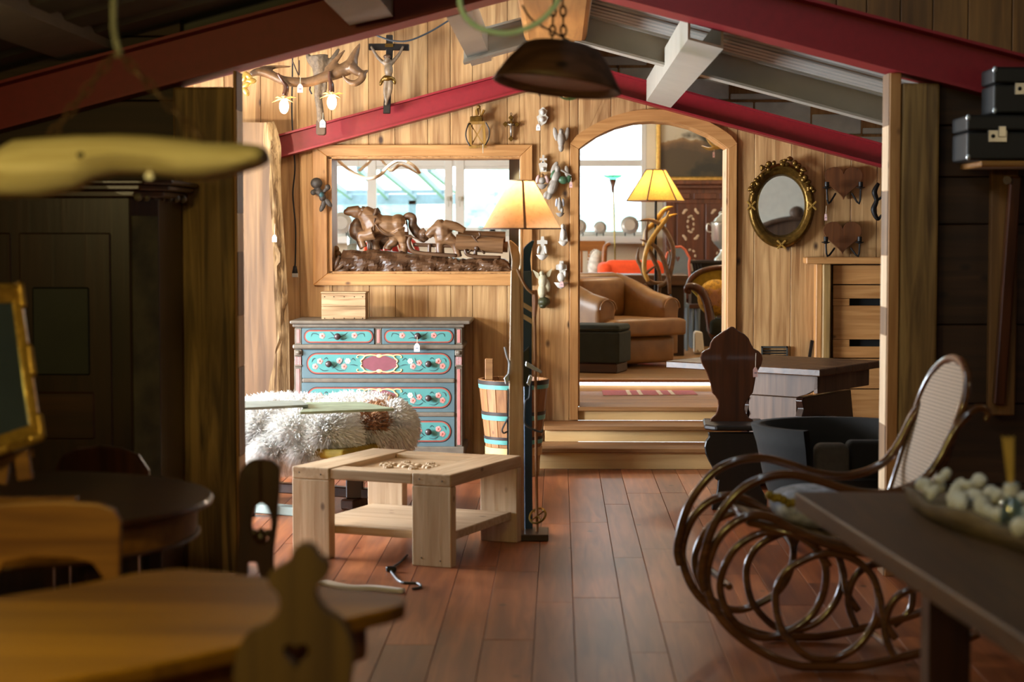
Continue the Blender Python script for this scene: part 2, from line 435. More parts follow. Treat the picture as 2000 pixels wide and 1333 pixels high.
# ---- floor
m = MB(); m.box(-4.1, 4.1, -2.2, WY + .34, -.12, -.014)
floor = struct(m.build('floor', 'mortar'), 'reddish brown plank floor')
edges = [-.295, -.0935, .065, .273, .42]
while edges[-1] < 3.9: edges.append(edges[-1] + random.choice((.2, .16, .21, .15, .19)))
while edges[0] > -3.9: edges.insert(0, edges[0] - random.choice((.2, .16, .21, .18)))
for i in range(len(edges) - 1):
    y = 2.2 - random.random() * 1.5
    lim = 12.78 if -.1 < edges[i] < 1.5 else WY + .02
    while y < lim - .05:
        L = random.uniform(1.5, 2.9); y1 = min(y + L, lim)
        if y1 > 2.0 and abs(edges[i]) < .75 + y1 * .24:
            b = MB(); b.box(edges[i] + .0012, edges[i+1] - .0012, y + .0012, y1 - .0012, -.014, random.uniform(-.0012, 0))
            b.build('floor_board', 'floor_board', floor, bev=.0015)
        y = y1
# ---- wall with the arch and the pass-through: backing shell
AX0, AX1, ASP, ATOP = wx(1130), wx(1421), wz(291), wz(237)
PX0, PX1, PZ0, PZ1 = wx(643), wx(1015), wz(533), wz(307)
acx = (AX0 + AX1) / 2; half = (AX1 - AX0) / 2; rise = ATOP - ASP
AR = (half**2 + rise**2) / (2*rise)
def arc_z(X, grow=0.0):
    return ATOP - AR + math.sqrt(max(0, (AR + grow)**2 - (X - acx)**2))
def wall_cells(x0, x1, ztop, zbot=0.0):
    """outlines (X,z) of one vertical strip after cutting out the two openings"""
    cuts = [x0] + [c for c in sorted((PX0, PX1, AX0, AX1)) if x0 + .004 < c < x1 - .004] + [x1]
    out = []
    for a, b in zip(cuts[:-1], cuts[1:]):
        mid = (a + b) / 2
        if PX0 < mid < PX1:
            out.append([(a, zbot), (b, zbot), (b, PZ0), (a, PZ0)])
            out.append([(a, PZ1), (b, PZ1), (b, ztop(b)), (a, ztop(a))])
        elif AX0 < mid < AX1:
            low = [(a + (b-a)*k/8, arc_z(a + (b-a)*k/8)) for k in range(9)]
            out.append(low + [(b, ztop(b)), (a, ztop(a))])
        else:
            out.append([(a, zbot), (b, zbot), (b, ztop(b)), (a, ztop(a))])
    return out
def roof_mid(X): return 2.97 - .267 * abs(X)
m = MB()
for c in wall_cells(-4.0, 4.0, lambda X: 3.4):
    m.prism([(x, WY + .022, z) for x, z in c], (0, .31, 0))
wall_back = struct(m.build('wall_back', 'pine_trim_z'), 'pine plank wall with arched doorway and framed opening')
FB_Z = wz(158.6, 13.4)             # underside of the far beam at the apex
def beam_line(X, up=0.0): return FB_Z + up - .268 * abs(X - .02)
pe = [380, 440, 511, 585, 649, 721, 772, 836, 880, 923, 991, 1055, 1112, 1129, 1193, 1262, 1318, 1378, 1440, 1473, 1545, 1610, 1661, 1712, 1775, 1840, 1900]
def plank_top(X): return 3.45 - .267*abs(X) if X < .05 else beam_line(X, .1)
for a, b in zip(pe[:-1], pe[1:]):
    for c in wall_cells(wx(a) + .0016, wx(b) - .0016, plank_top):
        q = MB(); q.prism([(x, WY + random.uniform(0, .003), z) for x, z in c], (0, .02, 0))
        q.build('wall_plank', 'pine_wall', wall_back, bev=.002)
# ---- concrete blocks above the beam on the right
z = 2.05; row = 0
while z < 3.0:
    x = .05 + (row % 2) * .18
    while x < 3.3:
        x1 = x + random.uniform(.34, .42)
        top = min(z + .235, roof_mid((x + x1) / 2)); bot = max(z, beam_line(x) + .02)
        if top - bot > .03:
            q = MB(); q.box(x + .006, x1 - .006, WY + .0 + random.uniform(-.006, .004), WY + .021, bot + .005, top - .005)
            q.build('block', 'block_white', wall_back, bev=.006)
        x = x1
    z += .245; row += 1
# ---- trim of the pass-through (mitred boards standing proud)
t1 = thing('trim_1', 'pine frame boards around the pass-through opening', 'trim', (PX0, WY, PZ0)); del t1['category']; struct(t1)
o0, o1, o2, o3 = wx(612), wx(1040), wz(558), wz(283)
i0, i1, i2, i3 = wx(640), wx(1017), wz(535), wz(305)
for nm, pts, mt in (('frame_board', [(o0, o3), (i0, i3), (i1, i3), (o1, o3)], 'pine_trim_x'), ('frame_board', [(o0, o2), (o1, o2), (i1, i2), (i0, i2)], 'pine_trim_x'),
                ('frame_board', [(o0, o2), (i0, i2), (i0, i3), (o0, o3)], 'pine_trim_z'), ('frame_board', [(o1, o2), (o1, o3), (i1, i3), (i1, i2)], 'pine_trim_z')):
    q = MB(); q.prism([(x, WY - .03, z) for x, z in pts], (0, .03, 0)); q.build(nm, mt, t1, bev=.004)
for x0_, x1_, z0_, z1_ in ((PX0 - .002, PX0 + .02, PZ0, PZ1), (PX0, PX1, PZ1 - .01, PZ1 + .002), (PX0, PX1, PZ0 - .002, PZ0 + .008)):
    q = MB(); q.box(x0_, x1_, WY - .0, WY + .335, z0_, z1_); q.build('reveal_board', 'pine_trim_z', t1)
q = MB(); q.box(wx(993), wx(1013), WY + .2, WY + .34, PZ0 + .01, PZ1 - .01); q.build('dark_post', 'dark_wood_z', t1)
# ---- trim of the arch
t2 = thing('trim_2', 'curved pine architrave around the arched doorway', 'trim', (AX0, WY, .355)); del t2['category']; struct(t2)
w = .062
q = MB(); q.prism([(AX0 - w, WY - .028, .26), (AX0, WY - .028, .26), (AX0, WY - .028, ASP), (AX0 - w, WY - .028, ASP + .035)], (0, .028, 0)); q.build('jamb_board', 'pine_trim_z', t2, bev=.003)
q = MB(); q.prism([(AX1, WY - .028, .26), (AX1 + w, WY - .028, .26), (AX1 + w, WY - .028, ASP + .035), (AX1, WY - .028, ASP)], (0, .028, 0)); q.build('jamb_board', 'pine_trim_z', t2, bev=.003)
inner = [(AX0 + (AX1-AX0)*k/28, arc_z(AX0 + (AX1-AX0)*k/28)) for k in range(29)]
outer = [(AX0 - w + (AX1-AX0+2*w)*k/28, arc_z(AX0 - w + (AX1-AX0+2*w)*k/28, .082)) for k in range(29)]
outer[0] = (AX0 - w, ASP + .035); outer[-1] = (AX1 + w, ASP + .035)
q = MB()
for k in range(28):
    q.prism([(inner[k][0], WY - .028, inner[k][1]), (inner[k+1][0], WY - .028, inner[k+1][1]), (outer[k+1][0], WY - .028, outer[k+1][1]), (outer[k][0], WY - .028, outer[k][1])], (0, .028, 0))
q.build('arch_board', 'pine_trim_x', t2)
q = MB(); q.box(AX0 - .001, AX0 + .01, WY, WY + .335, .355, ASP); q.build('reveal_board', 'pine_wall', t2)
q = MB(); q.box(AX1 - .01, AX1 + .001, WY, WY + .335, .355, ASP); q.build('reveal_board', 'pine_wall', t2)
# ---- steps up to the arch
st = thing('stairs', 'three broad pine steps with brown treads below the arch', 'stairs', (.7, 12.78, 0)); del st['category']; struct(st)
SX1 = wx(1560, 12.8)
for (yr, z0_, zt, yb, xl, xr) in ((12.78, 0, .1435, 13.17, wx(1035, 12.8), SX1), (13.17, .1435, .255, 13.56, wx(1062, 13.2), SX1), (13.56, .255, .354, 14.9, AX0 - .0, AX1 + .0)):
    q = MB(); q.box(xl + (.01 if zt < .3 else 0), xr - (.01 if zt < .3 else 0), yr, yr + .02, z0_, zt - .03); q.build('riser', 'pine_riser', st, bev=.002)
    q = MB(); q.box(xl - (.045 if zt > .3 else 0), xr + (.045 if zt > .3 else 0), yr - .035, min(yb, WY - .001) if zt > .3 else yb, zt - .03, zt); q.build('tread', 'stair_oak', st, bev=.006, seg=2)
    if zt > .3:
        q = MB(); q.box(AX0 + .01, AX1 - .01, WY - .001, WY + .34, zt - .03, zt); q.build('tread', 'stair_oak', st)
        k = WY + .34
        while k < 14.88:
            q = MB(); q.box(AX0 - .3, AX1 + .3, k + .002, min(k + .14, 14.9), zt - .03, zt); q.build('landing_board', 'stair_oak', st, bev=.002); k += .14
q = MB(); q.box(AX0 - .3, AX1 + .3, 14.9, 14.92, .354, .43); q.build('riser', 'pine_riser', st)
q = MB(); q.box(AX0 - .3, AX1 + .3, 14.868, 15.05, .425, .4465); q.build('tread', 'stair_oak', st, bev=.004)
led = MB(); led.box(AX0 - .28, AX1 + .28, 14.878, 14.896, .402, .423)
led = tagp(led.build('led_strip', 'led_strip'), 'glowing white LED strip under the upper step nosing', 'light strip')
# ---- far room shell
FZ = .4465; BY = 21.1
m = MB(); m.box(-4.0, AX0 - .3, WY + .333, BY, FZ - .2, FZ - .002); m.box(AX1 + .3, 3.4, WY + .333, BY, FZ - .2, FZ - .002); m.box(AX0 - .3, AX1 + .3, 15.05, BY, FZ - .2, FZ - .002)
ff = struct(m.build('floor_far', 'floor_far_board'), 'brown plank floor of the raised far room')
k = 15.05
while k < 18.6:
    q = MB(); q.box(AX0 - .5, 2.6, k + .0015, k + .158, FZ - .002, FZ + .001); q.build('floor_board', 'floor_far_board', ff); k += .16
m = MB(); m.box(-4.1, 3.5, WY + .33, BY + .2, 3.4, 3.5); struct(m.build('ceiling_far', 'cream_wall'), 'pale ceiling of the far room')
WX0, WX1, WZ0, WZ1 = wx(505, BY), wx(1262, BY), wz(461, BY), 3.25
m = MB(); m.box(-4.1, WX0, BY, BY + .2, 0, 3.45); m.box(WX1, 3.5, BY, BY + .2, 0, 3.45); m.box(WX0, WX1, BY, BY + .2, 0, WZ0); m.box(WX0, WX1, BY, BY + .2, WZ1, 3.45)
struct(m.build('wall_far', 'cream_wall'), 'cream wall with long window at the end')
m = MB(); m.box(3.4, 3.5, WY + .33, BY, 0, 3.45); struct(m.build('wall_far_right', 'cream_wall'), 'cream right wall of the far room')
m = MB(); m.box(-4.1, -4.0, WY + .33, 16.0, 0, 3.45); m.box(-4.1, -4.0, 19.0, BY, 0, 3.45); m.box(-4.1, -4.0, 16.0, 19.0, 0, 1.2); m.box(-4.1, -4.0, 16.0, 19.0, 2.6, 3.45)
struct(m.build('wall_far_left', 'cream_wall'), 'cream left wall of the far room with side window')
# window joinery
w1 = thing('window_1', 'long white plastic window with transom behind both openings', 'window', (0, BY + .05, WZ0)); del w1['category']; struct(w1)
def wbar(x0, x1, y0, y1, nm='window_frame', dy=0.0):
    q = MB(); q.box(wx(x0, BY), wx(x1, BY), BY + .03 + dy, BY + .1 + dy, wz(y1, BY), wz(y0, BY)); q.build(nm, 'upvc', w1, bev=.006)
TR0, TR1 = 312, 325
wbar(505, 1262, TR0, TR1); wbar(505, 1262, 452, 461)
for a, b in ((505, 516), (610, 626), (717, 735), (868, 884), (889, 907), (1020, 1040), (1060, 1078), (1252, 1262)): wbar(a, b, 150, 461, dy=-.01)
for a, b in ((516, 610), (626, 717), (735, 868), (907, 1020), (1078, 1252)):
    for c, d in ((150, TR0), (TR1, 452)):
        q = MB(); q.box(wx(a, BY), wx(b, BY), BY + .06, BY + .066, wz(d, BY), wz(c, BY)); q.build('pane', 'window_glass', w1)
    if a > 626 and a < 1000:
        wbar(a, b, TR1, TR1 + 6, 'sash_rail'); wbar(a, b, 444, 452, 'sash_rail')
for x in (876, 898):
    q = MB(); q.tube([P(x, 386, BY - .02), P(x, 404, BY - .035)], .008, 6); q.box(wx(x-3, BY), wx(x+3, BY), BY - .03, BY + .02, wz(392, BY), wz(384, BY)); q.build('window_handle', 'steel_white', w1)
q = MB(); q.box(WX0 - .05, WX1 + .02, BY - .24, BY + .05, WZ0 - .085, WZ0 - .002); sill = struct(q.build('trim_3', 'upvc', bev=.008), 'white window sill board carrying the plates')
w3 = thing('window_3', 'side window of the far room', 'window', (-4, 17.5, 1.2)); del w3['category']; struct(w3)
for y in (16.0, 17.45, 18.92):
    q = MB(); q.box(-4.08, -4.02, y, y + .08, 1.2, 2.6); q.build('window_frame', 'upvc', w3)
# ---- outside: pergola, hedge, trees
m = MB(); m.box(-30, 30, BY + .4, 60, -.3, -.1); struct(m.build('ground_outside', 'lawn'), 'pale lawn beyond the window')
pg = thing('pergola', 'glass roofed pergola with dark bars outside the window', 'pergola', (-2, 24, 0))
gy0, gy1 = 22.4, 25.5
def gp(x, y, Y): return P(x, y, Y)
q = MB(); q.beam(gp(560, 391, gy1), gp(906, 389, gy1), .1, .14); q.build('gutter', 'outside_metal', pg)
for x0_, x1_ in ((610, 686), (700, 757), (745, 812), (812, 868), (838, 905)):
    q = MB(); q.beam(gp(x0_, 330, gy0), gp(x1_, 385, gy1), .05, .07); q.build('roof_bar', 'outside_metal', pg)
q = MB(); q.beam(gp(590, 376, gy1 - .5), gp(900, 374, gy1 - .5), .04, .05); q.build('cross_bar', 'outside_metal', pg)
for x in (585, 806, 900):
    a = gp(x, 392, gy1); q = MB(); q.box(a.x - .05, a.x + .05, a.y - .05, a.y + .05, -.1, a.z); q.build('post', 'outside_metal', pg)
def tree(name, label, x, ytop, ybot, w, Y, mat, n=90, seed=1):
    rnd = random.Random(seed); a = P(x, ytop, Y); t = thing(name, label, 'tree', (a.x, Y, -.1), group='trees beyond the window')
    zb = P(x, ybot, Y).z; W = ln(w, Y) / 2; q = MB()
    for i in range(n):
        u = rnd.random(); zz = zb + (a.z - zb) * u; ww = W * (1.05 - .75 * u)
        q.ell((a.x + rnd.uniform(-ww, ww), Y + rnd.uniform(-ww, ww) * .6, zz), [rnd.uniform(.12, .26)] * 3, None, 6, 4)
    q.build('foliage', mat, t)
    q = MB(); q.tube([(a.x, Y, -.1), (a.x, Y, (zb + a.z) / 2)], [.16, .08], 8); q.build('trunk', 'root', t)
tree('tree', 'pale tree standing right of the pergola beyond the window', 968, 345, 470, 120, 32, 'foliage_pale', 110, 3)
tree('tree', 'low bluish bush below the pergola gutter', 690, 398, 470, 150, 30, 'foliage', 110, 4)
tree('tree', 'small dark conifer between the pergola posts', 774, 402, 470, 50, 31, 'foliage', 60, 5)
tree('tree', 'pale bush right of the pergola post, beyond the window', 905, 410, 470, 120, 33, 'foliage_pale', 100, 6)
tree('tree', 'faint tree tops seen low through the arch window', 1190, 420, 470, 150, 33, 'foliage_pale', 90, 7)
# ---- side walls, roof
m = MB(); m.box(-4.1, -4.0, -2.2, 9.6, 0, 3.5); m.box(-4.1, -4.0, 12.3, WY + .34, 0, 3.5); m.box(-4.1, -4.0, 9.6, 12.3, 0, .45); m.box(-4.1, -4.0, 9.6, 12.3, 1.78, 3.5)
struct(m.build('wall_left', 'wall_dark_z'), 'plank wall on the left with a window')
w2 = thing('window_2', 'window in the left wall of the middle room', 'window', (-4, 10.9, .45)); del w2['category']; struct(w2)
for y in (9.6, 10.9, 12.22):
    q = MB(); q.box(-4.08, -4.02, y, y + .08, .45, 1.78); q.build('window_frame', 'upvc', w2)
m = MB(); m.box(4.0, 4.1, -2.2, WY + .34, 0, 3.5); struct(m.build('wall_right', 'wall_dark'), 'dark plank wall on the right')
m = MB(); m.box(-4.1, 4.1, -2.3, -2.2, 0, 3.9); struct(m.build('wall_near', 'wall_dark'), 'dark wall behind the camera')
def deck(name, label, apL, apR, y0, y1, mat, pitch):
    q = MB(); n = int((y1 - y0) / pitch); ring = []
    ys = []
    for i in range(n):
        y = y0 + (y1 - y0) * i / n; p = (y1 - y0) / n
        ys += [(y, 0), (y + p * .55, 0), (y + p * .65, .022), (y + p * .9, .022)]
    ys.append((y1, 0))
    for sgn, ap in ((-1, apL), (1, apR)):
        a = [Vector((0, y, ap + d)) for y, d in ys]; b = [Vector((sgn * 4.05, y, ap - .267 * 4.05 + d)) for y, d in ys]
        k = len(a); q.add(a + b, [(i, i+1, k+i+1, k+i) for i in range(k - 1)])
        q.box(min(0, sgn*.0), 0.0, y0, y0, ap, ap)
        q.add([(0, y0, ap + .03), (0, y1, ap + .03), (sgn*4.05, y1, ap - 1.08 + .03), (sgn*4.05, y0, ap - 1.08 + .03)], [(0, 1, 2, 3)])
    return struct(q.build(name, mat), label)
deck('ceiling', 'ribbed grey metal roof deck of the middle room', 3.5, 2.98, PY + .2, WY + .02, 'roof_grey', .16)
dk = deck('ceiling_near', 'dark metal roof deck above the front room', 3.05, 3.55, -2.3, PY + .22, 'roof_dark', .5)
def ibeam(name, label, Y, zb, h, flw, xl, xr, xa, slope, mat, cat='beam'):
    t = thing(name, label, cat, (xa, Y, zb))
    del t['category']; struct(t)
    for sgn, X in ((-1, xl), (1, xr)):
        for nm, y0, y1, z0, z1 in (('bottom_flange', Y, Y + flw, 0, .014), ('web', Y + flw*.46, Y + flw*.54, .014, h - .014), ('top_flange', Y, Y + flw, h - .014, h)):
            q = MB(); dz = -slope * abs(X - xa)
            q.prism([(xa, y0, zb + z0), (X, y0, zb + z0 + dz), (X, y0, zb + z1 + dz), (xa, y0, zb + z1)], (0, y1 - y0, 0)); q.build(nm, mat, t)
    return t
NB_Z = P(1084, -23, PY + .2).z
ibeam('roof_beam', 'dark red steel roof beam crossing above the front posts', PY - .05, NB_Z, .225, .25, -4, 4, -.02, .262, 'red_steel')
ibeam('roof_beam', 'red steel roof beam on the pine wall above the arch', 13.36, FB_Z, .163, .17, -4, 4, .02, .268, 'red_steel')
ibeam('roof_beam', 'pale grey steel rafter between the two red beams', 10.95, 2.724, .17, .14, -.55, 4, 0, .268, 'steel_white')
def purlin(label, xc, w_, zb, y0, y1, h=.14, mat='steel_white', tilt=0.0):
    q = MB(); s = -tilt
    for a, b, c, d in ((-w_/2, w_/2, 0, .012), (-w_/2, -w_/2 + .012, .012, h), (w_/2 - .012, w_/2, .012, h)):
        q.add([(xc + x, y, zb + z + s * x) for y in (y0, y1) for x, z in ((a, c), (b, c), (b, d), (a, d))], [(0,1,2,3), (7,6,5,4), (0,4,5,1), (1,5,6,2), (2,6,7,3), (3,7,4,0)])
    o = q.build('roof_purlin', mat); struct(o, label)
purlin('white channel purlin running from red beam to arch', .69, .168, 2.487, PY + .2, 13.2, .15, 'steel_white', .27)
purlin('short pale channel purlin left of the ridge timber', -.47, .12, 2.63, PY + .2, 11.6, .1, 'steel_white', -.27)
purlin('grey purlin crossing the left red beam', -.86, .2, 2.57, 2.0, PY - .06, .13, 'roof_grey', -.2)
purlin('grey purlin at the upper left corner', -2.2, .24, 2.43, 2.0, PY + .1, .13, 'roof_grey', -.2)
purlin('grey purlin above the mantel', 2.5, .12, 2.1, 11.1, 13.5, .1, 'roof_grey', .27)
q = MB(); q.box(-.2, .16, PY + .2, 13.4, 2.70, 2.97); struct(q.build('roof_ridge_timber', 'ridge_timber', bev=.03, seg=2), 'broad orange ridge timber under the roof')
# ---- near partition: posts, dark boards
def lath(name, label, xs, xi, d):
    pass
wl = thing('wall_partition_left', 'dark board partition left of the opening', 'wall', (-2.5, PY + .1, 0)); del wl['category']; struct(wl)
xl_post = P(341, 600, PY).x
z = 0.0; 
while z < 2.9:
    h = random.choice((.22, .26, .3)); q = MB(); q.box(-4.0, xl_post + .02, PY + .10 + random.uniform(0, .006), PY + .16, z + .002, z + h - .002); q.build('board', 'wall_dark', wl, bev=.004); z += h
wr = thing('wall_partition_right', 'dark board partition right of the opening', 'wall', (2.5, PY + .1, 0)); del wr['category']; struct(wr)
q = MB(); q.box(-4.0, xl_post + .02, PY + .162, PY + .18, 0, 2.9); q.build('backing', 'roof_dark', wl)  # unseen sheet added to stop light leaking between the boards
q = MB(); q.box(P(1831, 600, PY).x - .02, 4.0, PY + .162, PY + .18, 0, 2.5); q.build('backing', 'roof_dark', wr)  # same added light stop behind the right-hand boards
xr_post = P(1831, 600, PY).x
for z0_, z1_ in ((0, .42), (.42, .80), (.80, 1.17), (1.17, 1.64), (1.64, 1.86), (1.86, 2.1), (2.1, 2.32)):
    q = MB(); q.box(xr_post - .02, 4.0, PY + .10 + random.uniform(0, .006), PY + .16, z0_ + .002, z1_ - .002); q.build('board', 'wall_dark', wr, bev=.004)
gb = [1560, 1640, 1700, 1767, 1831, 1901, 1988, 2060, 2140, 2220, 2320, 2420, 2520]
for a, b in zip(gb[:-1], gb[1:]):
    x0_, x1_ = P(a, 0, PY).x + .002, P(b, 0, PY).x - .002
    q = MB(); q.prism([(x0_, PY + .1, NB_Z + .08 - .262 * x0_), (x1_, PY + .1, NB_Z + .08 - .262 * x1_), (x1_, PY + .1, 3.56 - .267 * x1_), (x0_, PY + .1, 3.56 - .267 * x0_)], (0, .03, 0)); q.build('gable_plank', 'wall_dark_z', wr, bev=.003)
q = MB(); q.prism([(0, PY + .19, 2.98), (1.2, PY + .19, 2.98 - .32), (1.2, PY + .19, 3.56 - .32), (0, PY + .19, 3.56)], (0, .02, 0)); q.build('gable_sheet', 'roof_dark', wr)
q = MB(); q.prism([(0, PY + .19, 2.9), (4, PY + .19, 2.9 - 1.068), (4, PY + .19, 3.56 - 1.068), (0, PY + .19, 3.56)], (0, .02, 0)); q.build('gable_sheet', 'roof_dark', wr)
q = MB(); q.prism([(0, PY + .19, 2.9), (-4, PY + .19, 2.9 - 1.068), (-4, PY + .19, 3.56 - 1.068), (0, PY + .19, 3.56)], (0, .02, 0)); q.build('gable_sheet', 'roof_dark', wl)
def post(name, label, x0p, x1p, dep):
    a, b = P(x0p, 600, PY).x, P(x1p, 600, PY).x; xc = abs((a + b) / 2)
    q = MB(); q.box(a, b, PY, PY + dep, 0, NB_Z - .262 * min(abs(a), abs(b)) - .004 - .262*abs(b-a)); return struct(q.build(name, 'post_old', bev=.012, seg=2), label)
post('trim_4', 'weathered timber post left of the opening', 341, 459, .22)
post('trim_5', 'knotty timber post right of the opening', 1757, 1831, .22)
def jamb(name, label, xa, xb, sgn):
    a, b = sorted((P(xa, 600, PY).x, P(xb, 600, PY).x)); t = thing(name, label, 'trim', ((a+b)/2, PY, 0)); del t['category']; struct(t)
    zt = NB_Z - .262 * max(abs(a), abs(b)) - .004
    q = MB(); q.box(a, b, PY - .005, PY + .17, 0, zt); q.build('lath', 'pine_trim_z', t, bev=.003)
    # alternating paler and greyer pieces on the face towards the opening
    zs = [zt]; rnd = random.Random(3 if sgn < 0 else 5)
    while zs[-1] > 0: zs.append(max(0, zs[-1] - rnd.choice((.13, .18, .30, .42, .24))))
    for i, (z1_, z0_) in enumerate(zip(zs[:-1], zs[1:])):
        fx = b if sgn < 0 else a; q = MB(); e = .004
        q.box(fx - e if sgn > 0 else fx, fx if sgn > 0 else fx + e, PY + .0, PY + .165, z0_ + .001, z1_ - .001)
        q.build('lath_piece', 'pine_pale_z' if i % 2 else 'slab_face', t)
jamb('trim_6', 'pine lath with paler and greyer pieces on the left post', 459, 464, -1)
jamb('trim_7', 'pine lath with paler and greyer pieces on the right post', 1733, 1755, 1)
# ================================================================== MIDDLE ROOM
def bx(x0, x1, y0, y1, Y, t):      # box from a pixel rectangle, front face at depth Y
    a, b = P(x0, y1, Y), P(x1, y0, Y); return (a.x, b.x, Y, Y + t, a.z, b.z)
def stadium(x0, x1, y0, y1, n=8, r=None):
    r = r or (y1 - y0) / 2; out = []
    for cx, cy, a0 in ((x1 - r, y0 + r, -90), (x1 - r, y1 - r, 0), (x0 + r, y1 - r, 90), (x0 + r, y0 + r, 180)):
        for k in range(n + 1):
            a = math.radians(a0 + 90 * k / n); out.append((cx + r * math.cos(a), cy + r * math.sin(a)))
    return out
# ---- painted chest of drawers
DY = 13.0
dr = thing('chest_of_drawers', 'teal painted chest of drawers with rose garlands and pink pilasters', 'chest of drawers', P(740, 910, DY) * 1)
dr.location.z = 0
def zx(x): return 540 + x / 3.92
def zy(y): return 560 + y / 3.92
q = MB(); b_ = bx(zx(150), zx(1410), zy(300), zy(1260), DY + .012, .5); q.box(*b_); q.build('body', 'moulding', dr)
q = MB(); b_ = bx(zx(100), zx(1485), zy(262), zy(288), DY - .04, .585); q.box(*b_); q.build('top', 'moulding', dr, bev=.01, seg=2)
q = MB(); b_ = bx(zx(122), zx(1440), zy(288), zy(312), DY - .018, .53); q.box(*b_); q.build('cornice', 'moulding', dr, bev=.006)
q = MB(); b_ = bx(zx(122), zx(1432), zy(446), zy(478), DY - .03, .54); q.box(*b_); q.build('middle_moulding', 'moulding', dr, bev=.01, seg=2)
for y0, y1 in ((706, 736), (964, 996)):
    q = MB(); q.box(*bx(zx(196), zx(1366), zy(y0), zy(y1), DY - .012, .03)); q.build('rail', 'moulding', dr, bev=.008, seg=2)
q = MB(); b_ = list(bx(zx(120), zx(1440), zy(1228), zy(1290), DY - .02, .52)); b_[4] = 0.07; q.box(*b_); q.build('plinth', 'moulding', dr, bev=.008)
for x in (130, 1350):
    q = MB(); b_ = list(bx(zx(x), zx(x + 90), zy(1290), zy(1300), DY - .02, .1)); b_[4] = 0; b_[5] = .07; q.box(*b_); q.build('foot', 'moulding', dr, bev=.01)
for x0, x1, y0, y1 in ((140, 192, 318, 444), (1370, 1422, 318, 444), (755, 806, 318, 444), (140, 192, 482, 1226), (1370, 1422, 482, 1226)):
    q = MB(); q.box(*bx(zx(x0), zx(x1), zy(y0), zy(y1), DY + .002, .02)); pl = q.build('pilaster', 'moulding', dr, bev=.003)
    yy = y0 + 12 if y1 < 500 else y0 + 150
    q = MB(); q.box(*bx(zx(x0 + 14), zx(x1 - 14), zy(yy), zy(y1 - 12), DY - .002, .006)); q.build('pink_panel', 'rose_pink', pl, bev=.002)
    if y1 > 500:
        q = MB(); q.box(*bx(zx(x0 - 4), zx(x1 + 4), zy(y0 + 4), zy(y0 + 50), DY - .02, .03))
        q.ep(zx((x0+x1)/2), zy(y0 + 24), DY - .025, 5, 4, .015); q.build('capital', 'moulding', pl, bev=.006)
        for k in range(4):
            q = MB(); q.tube([P(zx(x0 + 8 + k*12), zy(y0 + 58), DY - .006), P(zx(x0 + 8 + k*12), zy(y0 + 118), DY - .006)], .006, 6); q.build('flute', 'rose_pink', pl)
        q = MB(); q.box(*bx(zx(x0 - 3), zx(x1 + 3), zy(y0 + 118), zy(y0 + 132), DY - .016, .03)); q.build('astragal', 'moulding', pl, bev=.004)
def rosegarland(q, Y, roses, whites, leaves):
    q.mi = 0
    for x, y in roses:
        for k in range(5):
            a = k * 1.256; q.ep(zx(x + 11*math.cos(a)), zy(y + 11*math.sin(a)), Y, 3.2, 3.2, .0022, 0, 8, 5)
    q.mi = 4
    for x, y in roses:
        q.ep(zx(x), zy(y), Y - .0015, 2.0, 2.0, .002, 0, 8, 5)
    q.mi = 1
    for x, y in whites:
        for k in range(6):
            a = k * 1.047; q.ep(zx(x + 12*math.cos(a)), zy(y + 12*math.sin(a)), Y, 2.6, 2.6, .002, 0, 8, 5)
    q.mi = 3
    for x, y in whites: q.ep(zx(x), zy(y), Y - .002, 1.7, 1.7, .002, 0, 8, 5)
    q.mi = 2
    for pts in leaves:
        c = spl([P(zx(x), zy(y), Y) for x, y in pts], 4); q.tube(c, [.0008, .0035, .0035, .0008], 5)
